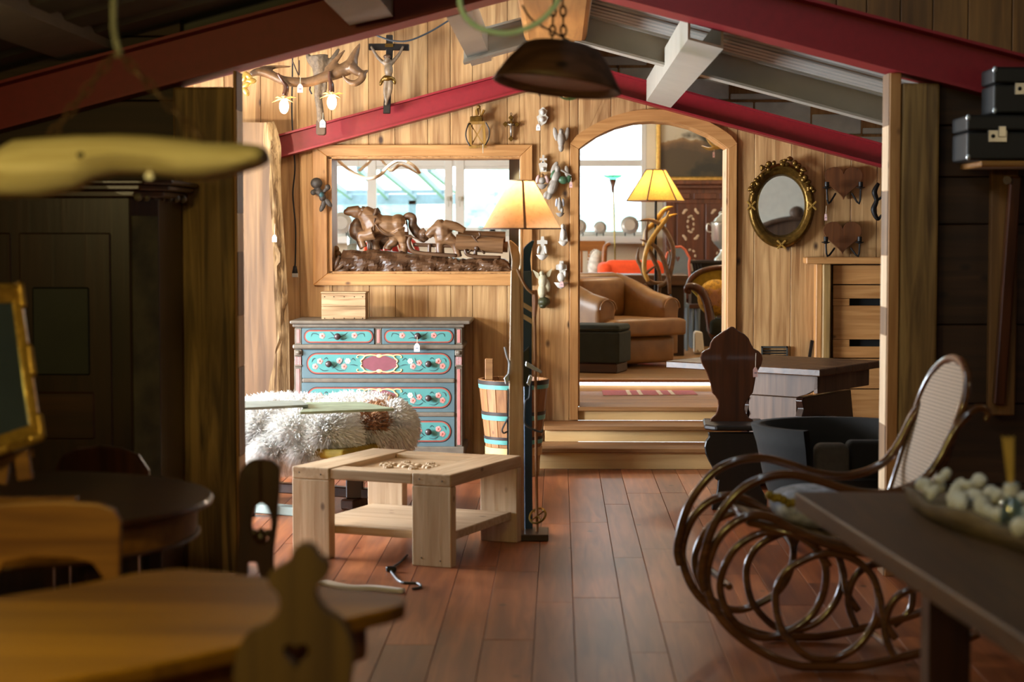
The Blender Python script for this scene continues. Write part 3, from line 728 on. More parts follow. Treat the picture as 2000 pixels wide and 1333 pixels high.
def drawer(x0, x1, y0, y1, pan, knobs, roses, whites, leaves, cart=None):
    q = MB(); q.box(*bx(zx(x0), zx(x1), zy(y0), zy(y1), DY - .006, .03)); d = q.build('drawer', 'teal_frame', dr, bev=.004)
    X0, X1, Y0, Y1 = [zx(pan[0]), zx(pan[1]), zy(pan[2]), zy(pan[3])]
    q = MB(); q.pp(stadium(X0 - 1.5, X1 + 1.5, Y0 - 1.5, Y1 + 1.5), DY - .0085, .004); q.build('dark_line', 'knob_dark', d)  # dark outline just outside the red line
    q = MB(); q.pp(stadium(X0, X1, Y0, Y1), DY - .0105, .004); q.build('red_line', 'rust_paint', d)
    q = MB(); q.pp(stadium(X0 + 2.3, X1 - 2.3, Y0 + 2.3, Y1 - 2.3), DY - .012, .004); q.build('painted_panel', 'teal_panel', d)
    q = MB(); rosegarland(q, DY - .0125, roses, whites, leaves)
    if cart:
        cx, cy = cart
        for sx in (-1, 1):
            for sy in (-1, 1):
                q.mi = 3
                pts = [(cx + sx*20, cy + sy*60), (cx + sx*60, cy + sy*66), (cx + sx*105, cy + sy*58), (cx + sx*122, cy + sy*38), (cx + sx*140, cy + sy*22), (cx + sx*132, cy + sy*4)]
                q.tube(spl([P(zx(x), zy(y), DY - .015) for x, y in pts], 4), [.003, .006, .005, .006, .004], 6)
                pts = [(cx + sx*100, cy + sy*56), (cx + sx*135, cy + sy*66), (cx + sx*165, cy + sy*60), (cx + sx*172, cy + sy*46), (cx + sx*160, cy + sy*44)]
                q.tube(spl([P(zx(x), zy(y), DY - .015) for x, y in pts], 4), [.004, .004, .003, .002], 6)
            q.mi = 3; q.ep(zx(cx), zy(cy + sx*58), DY - .014, 6, 3.5, .004)
    q.build('painted_flowers', ['rose_paint', 'white_paint', 'leaf_paint', 'cream_paint', 'rust_paint'], d)['kind'] = 'stuff'
    if cart:
        q = MB(); pts = []
        for k in range(48):
            a = 2*math.pi*k/48; r = 1 + .07*math.cos(4*a) ; pts.append((zx(cx + 128*r*math.copysign(abs(math.cos(a))**.75, math.cos(a))), zy(cy + 56*r*math.copysign(abs(math.sin(a))**.6, math.sin(a)))))
        q.pp(pts, DY - .0135, .003); q.build('cartouche', 'cartouche', d)
    for kx, ky in knobs:
        q = MB(); q.lathe([(.009, 0), (.008, .012), (.02, .018), (.0235, .03), (.018, .042), (.004, .046)], (0, 0, 0), 14)
        T = Matrix.Translation(P(zx(kx), zy(ky), DY - .01)) @ Matrix.Rotation(math.radians(90), 4, 'X'); q.v = [T @ v for v in q.v]; q.build('knob', 'knob_dark', d, True)
    return d
def small_leaves(c): return [[(c - 60, 345), (c - 40, 365), (c - 20, 385)], [(c + 20, 385), (c + 50, 370), (c + 75, 350)], [(c - 75, 400), (c - 40, 392), (c - 10, 405)], [(c + 15, 402), (c + 40, 405), (c + 70, 395)], [(c - 205, 385), (c - 195, 360), (c - 165, 362), (c - 140, 375)], [(c + 205, 385), (c + 195, 362), (c + 165, 362), (c + 140, 378)]]
drawer(196, 750, 320, 444, (214, 738, 335, 430), [(470, 382)], [(350, 378), (597, 375)], [], small_leaves(470))
d2 = drawer(810, 1366, 320, 444, (828, 1350, 335, 430), [(1083, 378)], [(963, 375), (1205, 375)], [], small_leaves(1083))
price_tag(d2, zx(1075), zy(436), DY - .06, 'tag_white', 11, 16, 13)
def big_leaves(dy): 
    out = []
    for c, s in ((420, 1), (1148, -1)):
        out += [[(c - s*150, 580+dy), (c - s*140, 555+dy), (c - s*120, 550+dy)], [(c - s*95, 625+dy), (c - s*60, 645+dy), (c - s*20, 640+dy)], [(c + s*25, 625+dy), (c + s*60, 645+dy), (c + s*110, 640+dy)], [(c + s*45, 590+dy), (c + s*30, 610+dy), (c + s*5, 628+dy)], [(c + s*150, 565+dy), (c + s*165, 550+dy), (c + s*185, 570+dy)], [(c + s*140, 600+dy), (c + s*175, 600+dy), (c + s*205, 610+dy)], [(c - s*60, 560+dy), (c - s*40, 545+dy), (c - s*25, 560+dy)], [(c + s*90, 545+dy), (c + s*80, 580+dy), (c + s*60, 600+dy)]]
    return out
for dy, y0, y1 in ((0, 485, 705), (262, 738, 962), (520, 998, 1226)):
    drawer(196, 1366, y0, y1, (234, 1334, 512 + dy, 668 + dy), [(403, 592 + dy), (1165, 592 + dy)], [(333, 572+dy), (297, 612+dy), (482, 568+dy), (518, 613+dy), (1093, 585+dy), (1045, 612+dy), (1240, 572+dy), (1272, 610+dy)], [(546, 571+dy), (1025, 572+dy)], big_leaves(dy), (787, 590 + dy))
# ---- crate on the chest
cr = thing('wooden_crate', 'small weathered wooden box standing on the painted chest', 'box', P(671, 627, DY + .12))
zb = P(zx(1485), zy(262), DY - .04).z + .0012
a, b = P(628, 600, DY + .12).x, P(714, 600, DY + .12).x; zt = zb + ln(51, DY + .12)
for k, (u, v) in enumerate(((0, .5), (.5, 1))):
    q = MB(); q.box(a, b, DY + .12, DY + .135, zb + (zt - zb)*u + .001, zb + (zt - zb)*v - .001); q.build('front_board', 'crate_wood', cr, bev=.002)
q = MB(); q.box(a, b, DY + .30, DY + .315, zb, zt); q.build('back_board', 'crate_wood', cr, bev=.002)
for x in (a, b - .015):
    q = MB(); q.box(x, x + .015, DY + .135, DY + .30, zb, zt); q.build('side_board', 'crate_wood', cr, bev=.002)
q = MB(); q.box(a - .004, b + .004, DY + .115, DY + .32, zt, zt + .01); q.build('lid', 'crate_wood', cr, bev=.002)
q = MB()
for x in (634, 652, 672, 692, 708):
    for y in (580, 622): q.ep(x, y, DY + .119, 1.1, 1.1, .003, 0, 6, 4)
q.build('nail_heads', 'iron', cr)['kind'] = 'stuff'
# ---- ski floor lamp
LY = 9.9
sl = thing('floor_lamp', 'floor lamp made of old skis with glowing cream shade', 'lamp', (P(1030, 1050, LY).x, LY + .1, 0))
q = MB(); a = G(1008, 1058); b = G(1071, 1058); q.box(a.x - .12, b.x, a.y, a.y + .26, 0, .035); q.build('base', 'dark_wood_x', sl, bev=.004)
def l4(x): return 900 + x / 2.38
def l4y(y): return 340 + y / 2.38
def ski(px_outline, Y, t, mat, nm):
    q = MB(); q.pp([(l4(x), l4y(y)) for x, y in px_outline], Y, t); return q.build(nm, mat, sl, bev=.004)
ski([(232, 450), (236, 445), (270, 440), (272, 450), (292, 1100), (296, 1688), (222, 1688), (222, 1100)], LY - .0, .025, 'ski_pale', 'ski')
q = MB(); t_ = spl([P(l4(252), l4y(446), LY + .012), P(l4(256), l4y(400), LY + .005), P(l4(248), l4y(350), LY - .0), P(l4(226), l4y(310), LY - .01)], 5)
def flat(q, c, ws, t, axis=(0, 1, 0)):
    rings = []
    for i, p in enumerate(c):
        u = i / (len(c)-1); j = min(int(u*(len(ws)-1)), len(ws)-2); f = u*(len(ws)-1) - j; w_ = ws[j] + (ws[j+1]-ws[j])*f
        T = (c[min(i+1, len(c)-1)] - c[max(i-1, 0)]).normalized(); sd = T.cross(Vector(axis)).normalized(); A = Vector(axis)
        rings.append([p + sd*w_ + A*t, p - sd*w_ + A*t, p - sd*w_ - A*t, p + sd*w_ - A*t])
    q.loft(rings)
flat(q, t_, [.020, .022, .024, .004], .009); q.build('ski_tip', 'ski_pale', sl, bev=.002)
bs = ski([(274, 450), (331, 450), (330, 900), (334, 1690), (296, 1690), (292, 1000)], LY + .05, .02, 'blue_ski', 'ski')
q = MB(); t_ = spl([P(l4(302), l4y(452), LY + .06), P(l4(300), l4y(400), LY + .055), P(l4(312), l4y(350), LY + .05), P(l4(338), l4y(309), LY + .045)], 5)
flat(q, t_, [.030, .027, .022, .004], .009); q.build('ski_tip', 'blue_ski', sl, bev=.002)
for y in (588, 642):
    q = MB(); q.pp([(l4(276), l4y(y)), (l4(330), l4y(y + 32)), (l4(330), l4y(y + 56)), (l4(278), l4y(y + 24))], LY + .048, .003); q.build('painted_stripe', 'stripe_cream', bs)
q = MB(); q.pp([(l4(330), l4y(450)), (l4(333), l4y(450)), (l4(333), l4y(900)), (l4(330), l4y(900))], LY + .05, .02); q.build('ski_edge', 'stripe_cream', bs)
q = MB(); q.pp([(l4(216), l4y(1000)), (l4(222), l4y(1000)), (l4(222), l4y(1688)), (l4(214), l4y(1688))], LY + .002, .02); q.build('ski_edge', 'blue_ski', sl)
# bindings
q = MB(); q.tube(spl([P(l4(x), l4y(y), LY - .02) for x, y in ((204, 805), (215, 850), (226, 880), (222, 930))], 4), .007, 6); q.build('metal_binding', 'metal_light', sl)
for pts, t_ in (((((200, 950), (222, 925), (226, 960), (208, 980))), .03), ((((302, 870), (378, 918), (376, 930), (300, 895))), .015), ((((305, 975), (318, 935), (334, 945), (322, 990))), .04)):
    q = MB(); q.pp([(l4(x), l4y(y)) for x, y in pts], LY - .025, t_); q.build('metal_binding', 'metal_light', sl, bev=.003)
q = MB(); q.pp([(l4(290), l4y(830)), (l4(318), l4y(800)), (l4(322), l4y(990)), (l4(290), l4y(990))], LY + .03, .02); q.build('binding_plate', 'black_plastic', sl, bev=.003)
q = MB()
q.tube(spl([P(l4(x), l4y(y), LY - .03) for x, y in ((322, 985), (318, 1040), (300, 1060), (296, 1120), (300, 1165), (340, 1190), (375, 1200), (378, 1188))], 5), .006, 6)
q.tube(spl([P(l4(x), l4y(y), LY - .03) for x, y in ((222, 1130), (206, 1160), (192, 1190), (200, 1205), (222, 1195))], 5), .005, 6)
q.build('cable_binding', 'cable_grey', sl)
q = MB(); q.tube(spl([P(l4(x), l4y(y), LY - .01) for x, y in ((262, 442), (278, 480), (305, 530), (334, 556))], 5), .008, 6); q.build('leather_strap', 'leather_tan', sl)
# ski pole
sp = MB(); sp.tube([P(l4(344), l4y(640), LY + .0), P(1049, 1042, LY - .04)], .008, 8); sp.build('ski_pole', 'barrel', sl)
sp = MB(); sp.tube([P(l4(344), l4y(540), LY), P(l4(346), l4y(590), LY), P(l4(343), l4y(662), LY)], [.013, .016, .010], 8); sp.build('pole_grip', 'shade_band', sl)
sp = MB(); c = P(1050, 1008, LY - .04); ring = [c + Vector((.042*math.cos(t*math.pi/12), .03*math.sin(t*math.pi/12), .035*math.sin(t*math.pi/12 + .3))) for t in range(24)]
sp.tube(ring, .006, 6, closed=True)
for k in (2, 8, 14, 20): sp.tube([c, ring[k]], .004, 5)
sp.build('pole_basket', 'brass', sl)
sp = MB(); sp.tube([P(1049, 1040, LY - .04), P(1049, 1049, LY - .04)], [.006, .001], 6); sp.build('pole_spike', 'iron', sl)
q = MB(); q.tube([P(1018, 372, LY + .03), P(1018, 1050, LY + .03)], .012, 10); q.build('lamp_pole', 'stripe_cream', sl)
sc_ = P(1019, 447, LY + .03); zt = P(1019, 353, LY).z; r0, r1 = ln(76, LY), ln(24, LY)
def shade(q, c, zt, r0, r1, n, inner=.002, a0=0):
    rings = [[Vector((c.x + r*math.cos(2*math.pi*j/n + a0), c.y + r*math.sin(2*math.pi*j/n + a0), z)) for j in range(n)] for r, z in ((r0, c.z), ((r0 + r1)/2, (c.z + zt)/2), (r1, zt))]
    q.loft(rings, cap=False)
q = MB(); shade(q, sc_, zt, r0, r1, 40); sh = q.build('lamp_shade', 'shade_cream', sl, True)
for r, z, mt in ((r0, sc_.z, 'shade_trim'), (r1, zt, 'shade_rim')):
    q = MB(); q.tube([(sc_.x + r*math.cos(k*math.pi/20), sc_.y + r*math.sin(k*math.pi/20), z) for k in range(40)], .004, 6, closed=True); q.build('shade_rim', mt, sh)
for ang in (-84, 40, 160):
    a = math.radians(ang); w_ = .035; q = MB(); pts = []
    for r, z in ((r0 + .002, sc_.z), (r1 + .002, zt)):
        for s in (-1, 1): pts.append((sc_.x + r*math.cos(a + s*w_*(2.2 if r == r1 + .002 else 1)), sc_.y + r*math.sin(a + s*w_*(2.2 if r == r1+.002 else 1)), z))
    q.add(pts, [(0, 1, 3, 2)]); q.build('shade_band', 'shade_band', sh)
q = MB(); q.ell((sc_.x, sc_.y, sc_.z + .12), (.03, .03, .045)); q.build('bulb', 'bulb_lit', sl, True)
point('ski_lamp_light', (sc_.x, sc_.y, sc_.z + .19), 5, (1.0, .72, .42), .05)
# ---- coffee table
ct = thing('coffee_table', 'low pale pine coffee table with carved inset panel and shelf', 'table', (-.511, 8.956, 0), math.radians(-21.7))
S = .865; PW = .207; PT = .06; CH = .448
for x0 in (-PW, -S):
    q = MB(); q.box(x0, x0 + PW, 0, S, CH - PT, CH); q.build('top_board', 'pine_pale_y', ct, bev=.006, seg=2, world=False)
    for y0 in (0, S - PT):
        q = MB(); q.box(x0, x0 + PW, y0, y0 + PT, 0, CH - PT - .0005); q.build('leg', 'pine_pale_z', ct, bev=.004, seg=2, world=False)
for y0 in (0.004, S - .14):
    q = MB(); q.box(-S + PW + .002, -PW - .002, y0, y0 + .136, CH - .055, CH - .004); q.build('cross_board', 'pine_pale_x', ct, bev=.006, seg=2, world=False)
q = MB(); q.box(-S + PW, -PW, .136, S - .136, CH - .045, CH - .028); cp = q.build('inset_panel', 'pine_pale_x', ct, world=False)
q = MB()
for cx, cy, r in ((-.55, .43, .055), (-.43, .43, .075), (-.31, .43, .055), (-.5, .33, .03), (-.36, .33, .03), (-.5, .53, .03), (-.36, .53, .03)):
    for k in range(8):
        a = k*math.pi/4; q.ell((cx + r*.6*math.cos(a), cy + r*.6*math.sin(a), CH - .027), (r*.32, r*.32, .012), None, 8, 5)
    q.ell((cx, cy, CH - .026), (r*.3, r*.3, .012), None, 8, 5)
q.build('carved_rosettes', 'pine_pale_x', cp, True, world=False)['kind'] = 'stuff'
q = MB(); q.box(-S + .03, -.03, PT + .002, S - PT - .002, .118, .16); q.build('shelf', 'pine_pale_x', ct, bev=.004, world=False)
q = MB()
for x0, y in ((-S, 0), (-PW, 0)):
    for dx, z in ((.04, .42), (.16, .415), (.15, .03), (.05, .04)): q.ell((x0 + dx, -.0005, z), (.004, .002, .004), None, 6, 4)
q.build('screw_heads', 'knob_dark', ct, world=False)['kind'] = 'stuff'
# ---- cable with plug and white sleeve on the floor
q = MB(); q.tube(spl([G(795, 1085, .006), G(780, 1100, .006), G(764, 1112, .006), G(770, 1125, .006), G(785, 1138, .006), G(815, 1140, .006), G(822, 1147, .006), G(806, 1151, .006)], 6), .006, 7)
cb = tagp(q.build('power_cable', 'cable_grey'), 'dark power cable lying on the floor by the coffee table', 'cable')
q = MB(); q.cbox(G(764, 1112, .014), (.05, .03, .026)); q.build('plug', 'black_plastic', cb, bev=.006, world=False)
q = MB(); c = spl([G(632, 1138, .011), G(680, 1148, .011), G(730, 1149, .011), G(788, 1155, .011)], 5); q.tube(c, [.03, .034, .03, .02], 8); q.v = [Vector((v.x, v.y, max(.0005, min(v.z, .02)))) for v in q.v]
tagp(q.build('packing_foil', 'tag_white', None, True), 'crumpled white plastic foil strip on the floor', 'foil')
# ---- bench under the sheepskin
bn = thing('bench', 'low bench with mustard velvet seat and dark trestle foot', 'bench', (-1.8, 10.9, 0))
BA, BB, BC, BD = [Vector(p) for p in ((-1.17, 10.25, 0), (-.87, 10.93, 0), (-2.5, 11.65, 0), (-2.8, 10.97, 0))]
q = MB(); q.prism([p + Vector((0, 0, .36)) for p in (BA, BB, BC, BD)], (0, 0, .055)); q.build('seat', 'mustard_velvet', bn, bev=.02, seg=3)
q = MB(); q.tube([BB + Vector((-.02, -.03, .425)), BB + Vector((-.22, .08, .425))], .05, 14); q.build('bolster', 'mustard_velvet', bn, True)
u = (BB - BA).normalized(); v_ = (BD - BA).normalized()
for f in (.16, .9):
    c = BA + v_ * ((BD - BA).length * f) + u * .62
    q = MB(); q.beam(c - u*.1 + Vector((0, 0, .03)), c + u*.1 + Vector((0, 0, .03)), .09, .06); ft = q.build('trestle_foot', 'dark_wood_x', bn, bev=.008)
    q = MB(); q.cbox((c.x, c.y, .21), (.1, .1, .3)); q.build('leg', 'dark_wood_z', bn, bev=.006)
a, b = BA + v_*.15 + u*.62, BA + v_*1.5 + u*.62
q = MB(); q.beam(a + Vector((0, 0, .09)), b + Vector((0, 0, .09)), .06, .06); q.build('stretcher', 'dark_wood_x', bn, bev=.006)
a = G(640, 1012); b_ = G(480, 999); q = MB(); q.beam(a + Vector((0, 0, .025)), b_ + Vector((0, 0, .025)), .1, .05)
tagp(q.build('painted_plank', 'paint_grey_wood', None, bev=.006), 'pale grey painted plank on the floor behind the coffee table', 'plank')
q = MB(); a = P(490, 905, 10.6); q.box(a.x - .02, a.x + .02, 10.58, 10.64, 0, .62); q.build('arm_post', 'dark_wood_z', bn, bev=.006)
# ---- sheepskin
sk = thing('sheepskin', 'fluffy white sheepskin with brown patch draped over bench', 'sheepskin', (-1.6, 10.7, .42))
SK = [(520, 846, 10.75, 70, 60, .30), (585, 858, 10.62, 75, 58, .26), (640, 854, 10.6, 65, 52, .26), (545, 830, 10.95, 100, 42, .3), (650, 830, 10.95, 95, 40, .3), (718, 836, 10.85, 60, 42, .28), (764, 836, 10.9, 42, 46, .22), (735, 822, 11.05, 66, 38, .25), (480, 848, 10.8, 60, 60, .3), (600, 884, 10.45, 45, 24, .12), (540, 880, 10.5, 50, 32, .14), (560, 806, 11.25, 110, 30, .2), (700, 804, 11.25, 90, 30, .2)]
q = MB()
for x, y, Y, rx, rz_, ry in SK: q.ep(x, y, Y, rx, rz_, ry, 0, 20, 14)
q.v = [Vector((v.x, v.y, max(v.z, .22))) for v in q.v]
q.build('hide', 'wool', sk, True, remesh=.03, sm=4)
els = [(P(x, y, Y), (ln(rx, Y), ry, ln(rz_, Y))) for x, y, Y, rx, rz_, ry in SK]
rnd = random.Random(11); hair = {0: MB(), 1: MB()}; n_h = 0
hv = [[], []]
while n_h < 34000:
    c, r = els[rnd.randrange(len(els))]
    d = Vector((rnd.gauss(0, 1), rnd.gauss(0, 1), rnd.gauss(0, 1))).normalized()
    p = Vector((c.x + d.x*r[0], c.y + d.y*r[1], c.z + d.z*r[2]))
    if p.y > c.y + .08 or p.z < .27: continue
    if any(((p.x-c2.x)/r2[0])**2 + ((p.y-c2.y)/r2[1])**2 + ((p.z-c2.z)/r2[2])**2 < .96 for c2, r2 in els if c2 is not c): continue
    nr = Vector((d.x/r[0], d.y/r[1], d.z/r[2])).normalized()
    t = (nr * .8 + Vector((rnd.uniform(-.5, .5), rnd.uniform(-.3, .3), -.45 + rnd.uniform(-.3, .4)))).normalized()
    L = rnd.uniform(.035, .065); sd = t.cross(Vector((rnd.uniform(-1, 1), rnd.uniform(-1, 1), rnd.uniform(-1, 1)))).normalized() * .0022
    brown = (p - P(728, 806, 10.7)).length < .07 or (abs(p.x - P(726, 0, 10.6).x) < .06 and P(700, 838, 10.6).z < p.z < P(700, 800, 10.6).z)
    hv[1 if brown else 0] += [p - nr*.01 - sd, p - nr*.01 + sd, p + t*L*.6 + sd*.7 + Vector((0, 0, -.002)), p + t*L + Vector((0, 0, -.012))]
    n_h += 1
for k, mt, nm in ((0, 'wool', 'wool'), (1, 'wool_brown', 'brown_wool')):
    q = MB(); n4 = len(hv[k]) // 4; q.v = hv[k]; q.f = [f for i in range(n4) for f in ((4*i, 4*i+1, 4*i+2), (4*i, 4*i+2, 4*i+3))]; q.m = [0] * len(q.f)
    o = q.build(nm, mt, sk); o['kind'] = 'stuff'
BZ1 = .60
q = MB(); q.prism([G(x, y, .665) for x, y in ((586, 805), (770, 798), (706, 785), (598, 786))], (0, 0, -.014))
tagp(q.build('painted_board', 'board_sage', None, bev=.002), 'flat sage painted board lying on the sheepskin', 'board')
q = MB(); q.prism([G(x, y, .684) for x, y in ((470, 797), (602, 791), (590, 782), (470, 784))], (0, 0, -.014))
tagp(q.build('painted_board', 'board_grey', None, bev=.002), 'grey board stacked at the left end of the sheepskin', 'board')
# ---- big live-edge slab
sb = thing('wood_slab', 'tall live-edge wood slab leaning on the wall beside chest', 'slab', (P(520, 800, 13.3).x, 13.3, 0))
def s5(x): return 470 + x / 2.3
def s5y(y): return 220 + y / 2.3
inn = [(105, 45), (103, 150), (130, 220), (128, 330), (138, 480), (147, 640), (150, 800), (160, 1000), (150, 1120), (122, 1270), (118, 1590)]
out_ = [(150, 40), (168, 90), (182, 160), (180, 260), (185, 400), (195, 550), (205, 700), (212, 850), (218, 1000), (221, 1270), (222, 1590)]
ii = spl([P(s5(x), s5y(y), 13.2) for x, y in inn], 4); oo = spl([P(s5(x), s5y(y), 13.26) for x, y in out_], 4)
q = MB(); left = [P(395, 238, 13.2), P(395, s5y(1590), 13.2)]
face = [left[0]] + ii + [left[1]]
for p in face: p.z = max(p.z, 0)
q.prism(face[::-1], (0, .09, 0)); q.build('face', 'slab_face', sb)
q = MB(); rnd = random.Random(2); rings = []
n_ = min(len(ii), len(oo))
for k in range(n_):
    a, b = ii[k], oo[k]; mid = (a + b) / 2 + Vector((rnd.uniform(-.012, .012), -.012 + rnd.uniform(-.012, .012), 0))
    ring = [a, a.lerp(b, .3) + Vector((0, rnd.uniform(-.02, .0), 0)), mid, a.lerp(b, .75) + Vector((rnd.uniform(-.01, .01), rnd.uniform(-.012, .012), 0)), b, b + Vector((-.02, .06, 0)), a + Vector((0, .088, 0))]
    for p in ring: p.z = max(p.z, 0)
    rings.append(ring)
q.loft(rings); q.build('bark_edge', 'slab_edge', sb, 'auto')
price_tag(sb, 536, 459, 13.16, 'tag_white', 9, 14, 22)
# ---- bucket on a round block
BKY = 12.5
bk = thing('wooden_bucket', 'staved wooden bucket with turquoise hoops behind the ski lamp', 'bucket', (P(1003, 880, BKY).x, BKY, .1))
c = bk.location.copy(); zt = P(0, 738, BKY).z; zb = P(0, 868, BKY).z; rt = ln(69, BKY); rb = ln(55, BKY); ns = 18
for k in range(ns):
    a0, a1 = 2*math.pi*(k + .02)/ns, 2*math.pi*(k + .98)/ns; q = MB(); vs = []
    for r, z in ((rb, zb), (rt, zt)):
        for d in (0, -.018):
            for a in (a0, a1): vs.append((c.x + (r + d)*math.cos(a), c.y + (r + d)*math.sin(a), z))
    q.add(vs, [(0, 1, 3, 2), (4, 6, 7, 5), (0, 4, 5, 1), (2, 3, 7, 6), (0, 2, 6, 4), (1, 5, 7, 3)]); q.build('stave', 'barrel', bk, bev=.002)
def hoop(y0, y1, mat, e=.004):
    z0, z1 = P(0, y1, BKY).z, P(0, y0, BKY).z; q = MB()
    f = lambda z: rb + (rt - rb)*(z - zb)/(zt - zb) + e
    n = 36; q.loft([[(c.x + f(z)*math.cos(2*math.pi*j/n), c.y + f(z)*math.sin(2*math.pi*j/n), z) for j in range(n)] for z in (z0, z1)], cap=False); q.build('hoop', mat, bk, True)
for y0, y1, mt in ((739, 747, 'hoop'), (747, 755, 'turq'), (799, 806, 'hoop'), (806, 815, 'turq'), (847, 853, 'hoop'), (853, 861, 'turq')): hoop(y0, y1, mt)
q = MB(); q.lathe([(rb - .02, zb + .002), (rb - .02, zb + .02)], (c.x, c.y, 0), 24); q.build('bottom', 'barrel', bk)
q = MB(); q.box(P(947, 0, BKY).x, P(963, 0, BKY).x, BKY - .02, BKY + .01, zt - .04, P(0, 699, BKY).z); q.build('handle_tab', 'stair_oak', bk, bev=.004)
q = MB(); q.lathe([(rb*.92, 0), (rb*.96, zb - .06), (rb*1.02, zb - .055), (rb*1.02, zb - .001)], (c.x, c.y, 0), 28)
tagp(q.build('round_block', 'pine_riser', None, 'auto'), 'round pale wooden block under the bucket', 'stool')
# ================================================================== ON THE PINE WALL
HY = WY - .03
# hanging cable with plug
hc = MB(); hc.tube(spl([P(x, y, HY - .02) for x, y in ((572, 60), (571, 150), (570, 220), (573, 280), (576, 330), (572, 380), (577, 440), (577, 500), (576, 522))], 5), .006, 6)
hc = tagp(hc.build('hanging_cable', 'black_plastic'), 'black cable hanging down the wall left of the frame', 'cable')
q = MB(); q.tube([P(576, 520, HY - .02), P(576, 534, HY - .02)], [.012, .022], 8); q.build('plug', 'black_plastic', hc, True)
q = MB(); q.box(*bx(570, 582, 534, 542, HY - .04, .03)); q.build('plug_cap', 'plug_clear', hc, bev=.003)
q = MB(); q.tube(spl([P(x, y, 11.6) for x, y in ((720, 62), (742, 72), (770, 80), (800, 79), (840, 62), (880, 38), (930, 10))], 5), .006, 6)
tagp(q.build('ceiling_cable', 'cable_grey', None), 'thin dark cable sagging under the roof above the crucifix', 'cable')
# crucifix
CY = 13.32
cf = thing('crucifix', 'large dark wooden crucifix with carved figure above red beam', 'crucifix', P(760, 222, CY))
q = MB(); q.pp([(754, 68), (767, 68), (767, 85), (799, 86), (799, 99), (767, 98), (762, 222), (748, 222), (754, 98), (720, 98), (720, 85), (754, 85)], CY, .03); q.build('cross', 'black_wood', cf, bev=.004)
q = MB(); q.box(*bx(752, 768, 85, 92, CY - .008, .01)); q.build('scroll_plate', 'gilt', cf)
q = MB(); fy = CY - .03
q.ep(756, 116, fy - .01, 6, 8, .026, 15); q.ep(759, 137, fy, 9, 14, .03); q.ep(758, 152, fy, 8, 9, .028)
for s, pts in ((0, ((752, 125), (738, 112), (724, 90))), (1, ((764, 124), (778, 108), (788, 90)))): q.tube(spl([P(x, y, fy + .01) for x, y in pts], 4), [.017, .013, .009], 8)
for pts in (((755, 158), (752, 180), (755, 200), (752, 204)), ((762, 158), (762, 178), (756, 196), (753, 206))): q.tube(spl([P(x, y, fy) for x, y in pts], 4), [.022, .016, .012, .01], 8)
q.build('figure', 'skin_wood', cf, True, remesh=.007)
q = MB(); q.ep(757, 153, fy - .004, 11, 7, .03); q.ep(745, 160, fy, 4, 9, .015, 20); q.ep(770, 158, fy, 4, 8, .015, -15); q.build('loincloth', 'gilt', cf, True, remesh=.007)
q = MB(); q.ep(756, 111, fy - .008, 7.5, 5, .03); q.build('hair', 'carved', cf, True)
# antler lamp
AY = 12.6
al = thing('antler_lamp', 'antler pendant lamp with two glowing bulbs and leaf collars', 'lamp', P(600, 165, AY))
def aw(pts, dy=0): return spl([P(440 + x/4.4425, 40 + y/4.4425, AY + dy) for x, y in pts], 5)
q = MB()
q.tube(aw([(215, 470), (290, 445), (400, 475), (500, 520), (600, 535), (720, 535), (850, 495), (960, 455), (1080, 400), (1110, 330), (1140, 260), (1170, 195)]), [.018, .028, .03, .032, .034, .033, .036, .045, .05, .034, .022, .005], 10)
q.tube(aw([(880, 440), (930, 380), (990, 310), (1040, 255)]), [.026, .022, .016, .004], 8)
q.tube(aw([(1080, 390), (1150, 445), (1200, 455), (1245, 425)], -.03), [.04, .032, .02, .004], 8)
q.tube(aw([(1010, 465), (1060, 525), (1130, 545), (1190, 500), (1200, 450)], -.06), [.004, .016, .024, .024, .02], 8)
q.tube(aw([(430, 470), (340, 430), (310, 420), (420, 405), (600, 400)], .05), [.02, .02, .018, .014, .004], 8)
q.build('antler', 'horn', al, True, remesh=.009)
for (sx_, pts, bx_, by_) in ((1, ((455, 460), (500, 530), (530, 580), (515, 650)), 510, 745), (2, ((905, 440), (905, 500), (920, 560), (920, 620)), 925, 710)):
    q = MB(); q.tube(aw(pts, -.05), [.009, .010, .018, .02], 8); q.build('lamp_arm', 'walnut', al, True)
    q = MB(); c = P(440 + bx_/4.4425, 40 + by_/4.4425, AY - .05)
    q.ell(c, (.032, .032, .05)); q.build('bulb', 'bulb_lit', al, True)
    point('antler_bulb_light', c + Vector((0, 0, -.075)), 3, (1, .75, .42), .03)
    for k in range(6):
        a = k * math.pi/3 + .4; top = c + Vector((0, 0, .05)); q = MB()
        tip = top + Vector((.085*math.cos(a), .085*math.sin(a), -.01 + .02*math.sin(3*a))); md = (top + tip)/2 + Vector((0, 0, .012)); sd = Vector((-math.sin(a), math.cos(a), 0))*.018
        q.add([top, md + sd, tip, md - sd, md + Vector((0, 0, -.004))], [(0, 1, 2, 3), (0, 3, 2, 4), (0, 4, 2, 1)]); q.build('leaf_collar', 'leaf_lamp', al)
q = MB(); q.tube(aw([(580, 345), (590, 370), (620, 440), (640, 470), (640, 345)], .02), .005, 6); q.build('chain', 'chain_rust', al)
price_tag(al, 586, 164, AY - .05, 'tag_pink', 11, 17, 14)
q = MB()
for k, (x, y, r_) in enumerate(((484, 148, 40), (482, 165, -35), (490, 158, 0), (480, 178, 60), (478, 150, -70))):
    q.ep(x, y, AY - .08, 11, 6, .012, r_)
tagp(q.build('leaf_ornament', 'gilt_bright', None, True), 'cluster of golden leaf ornaments beside the left post', 'ornament')
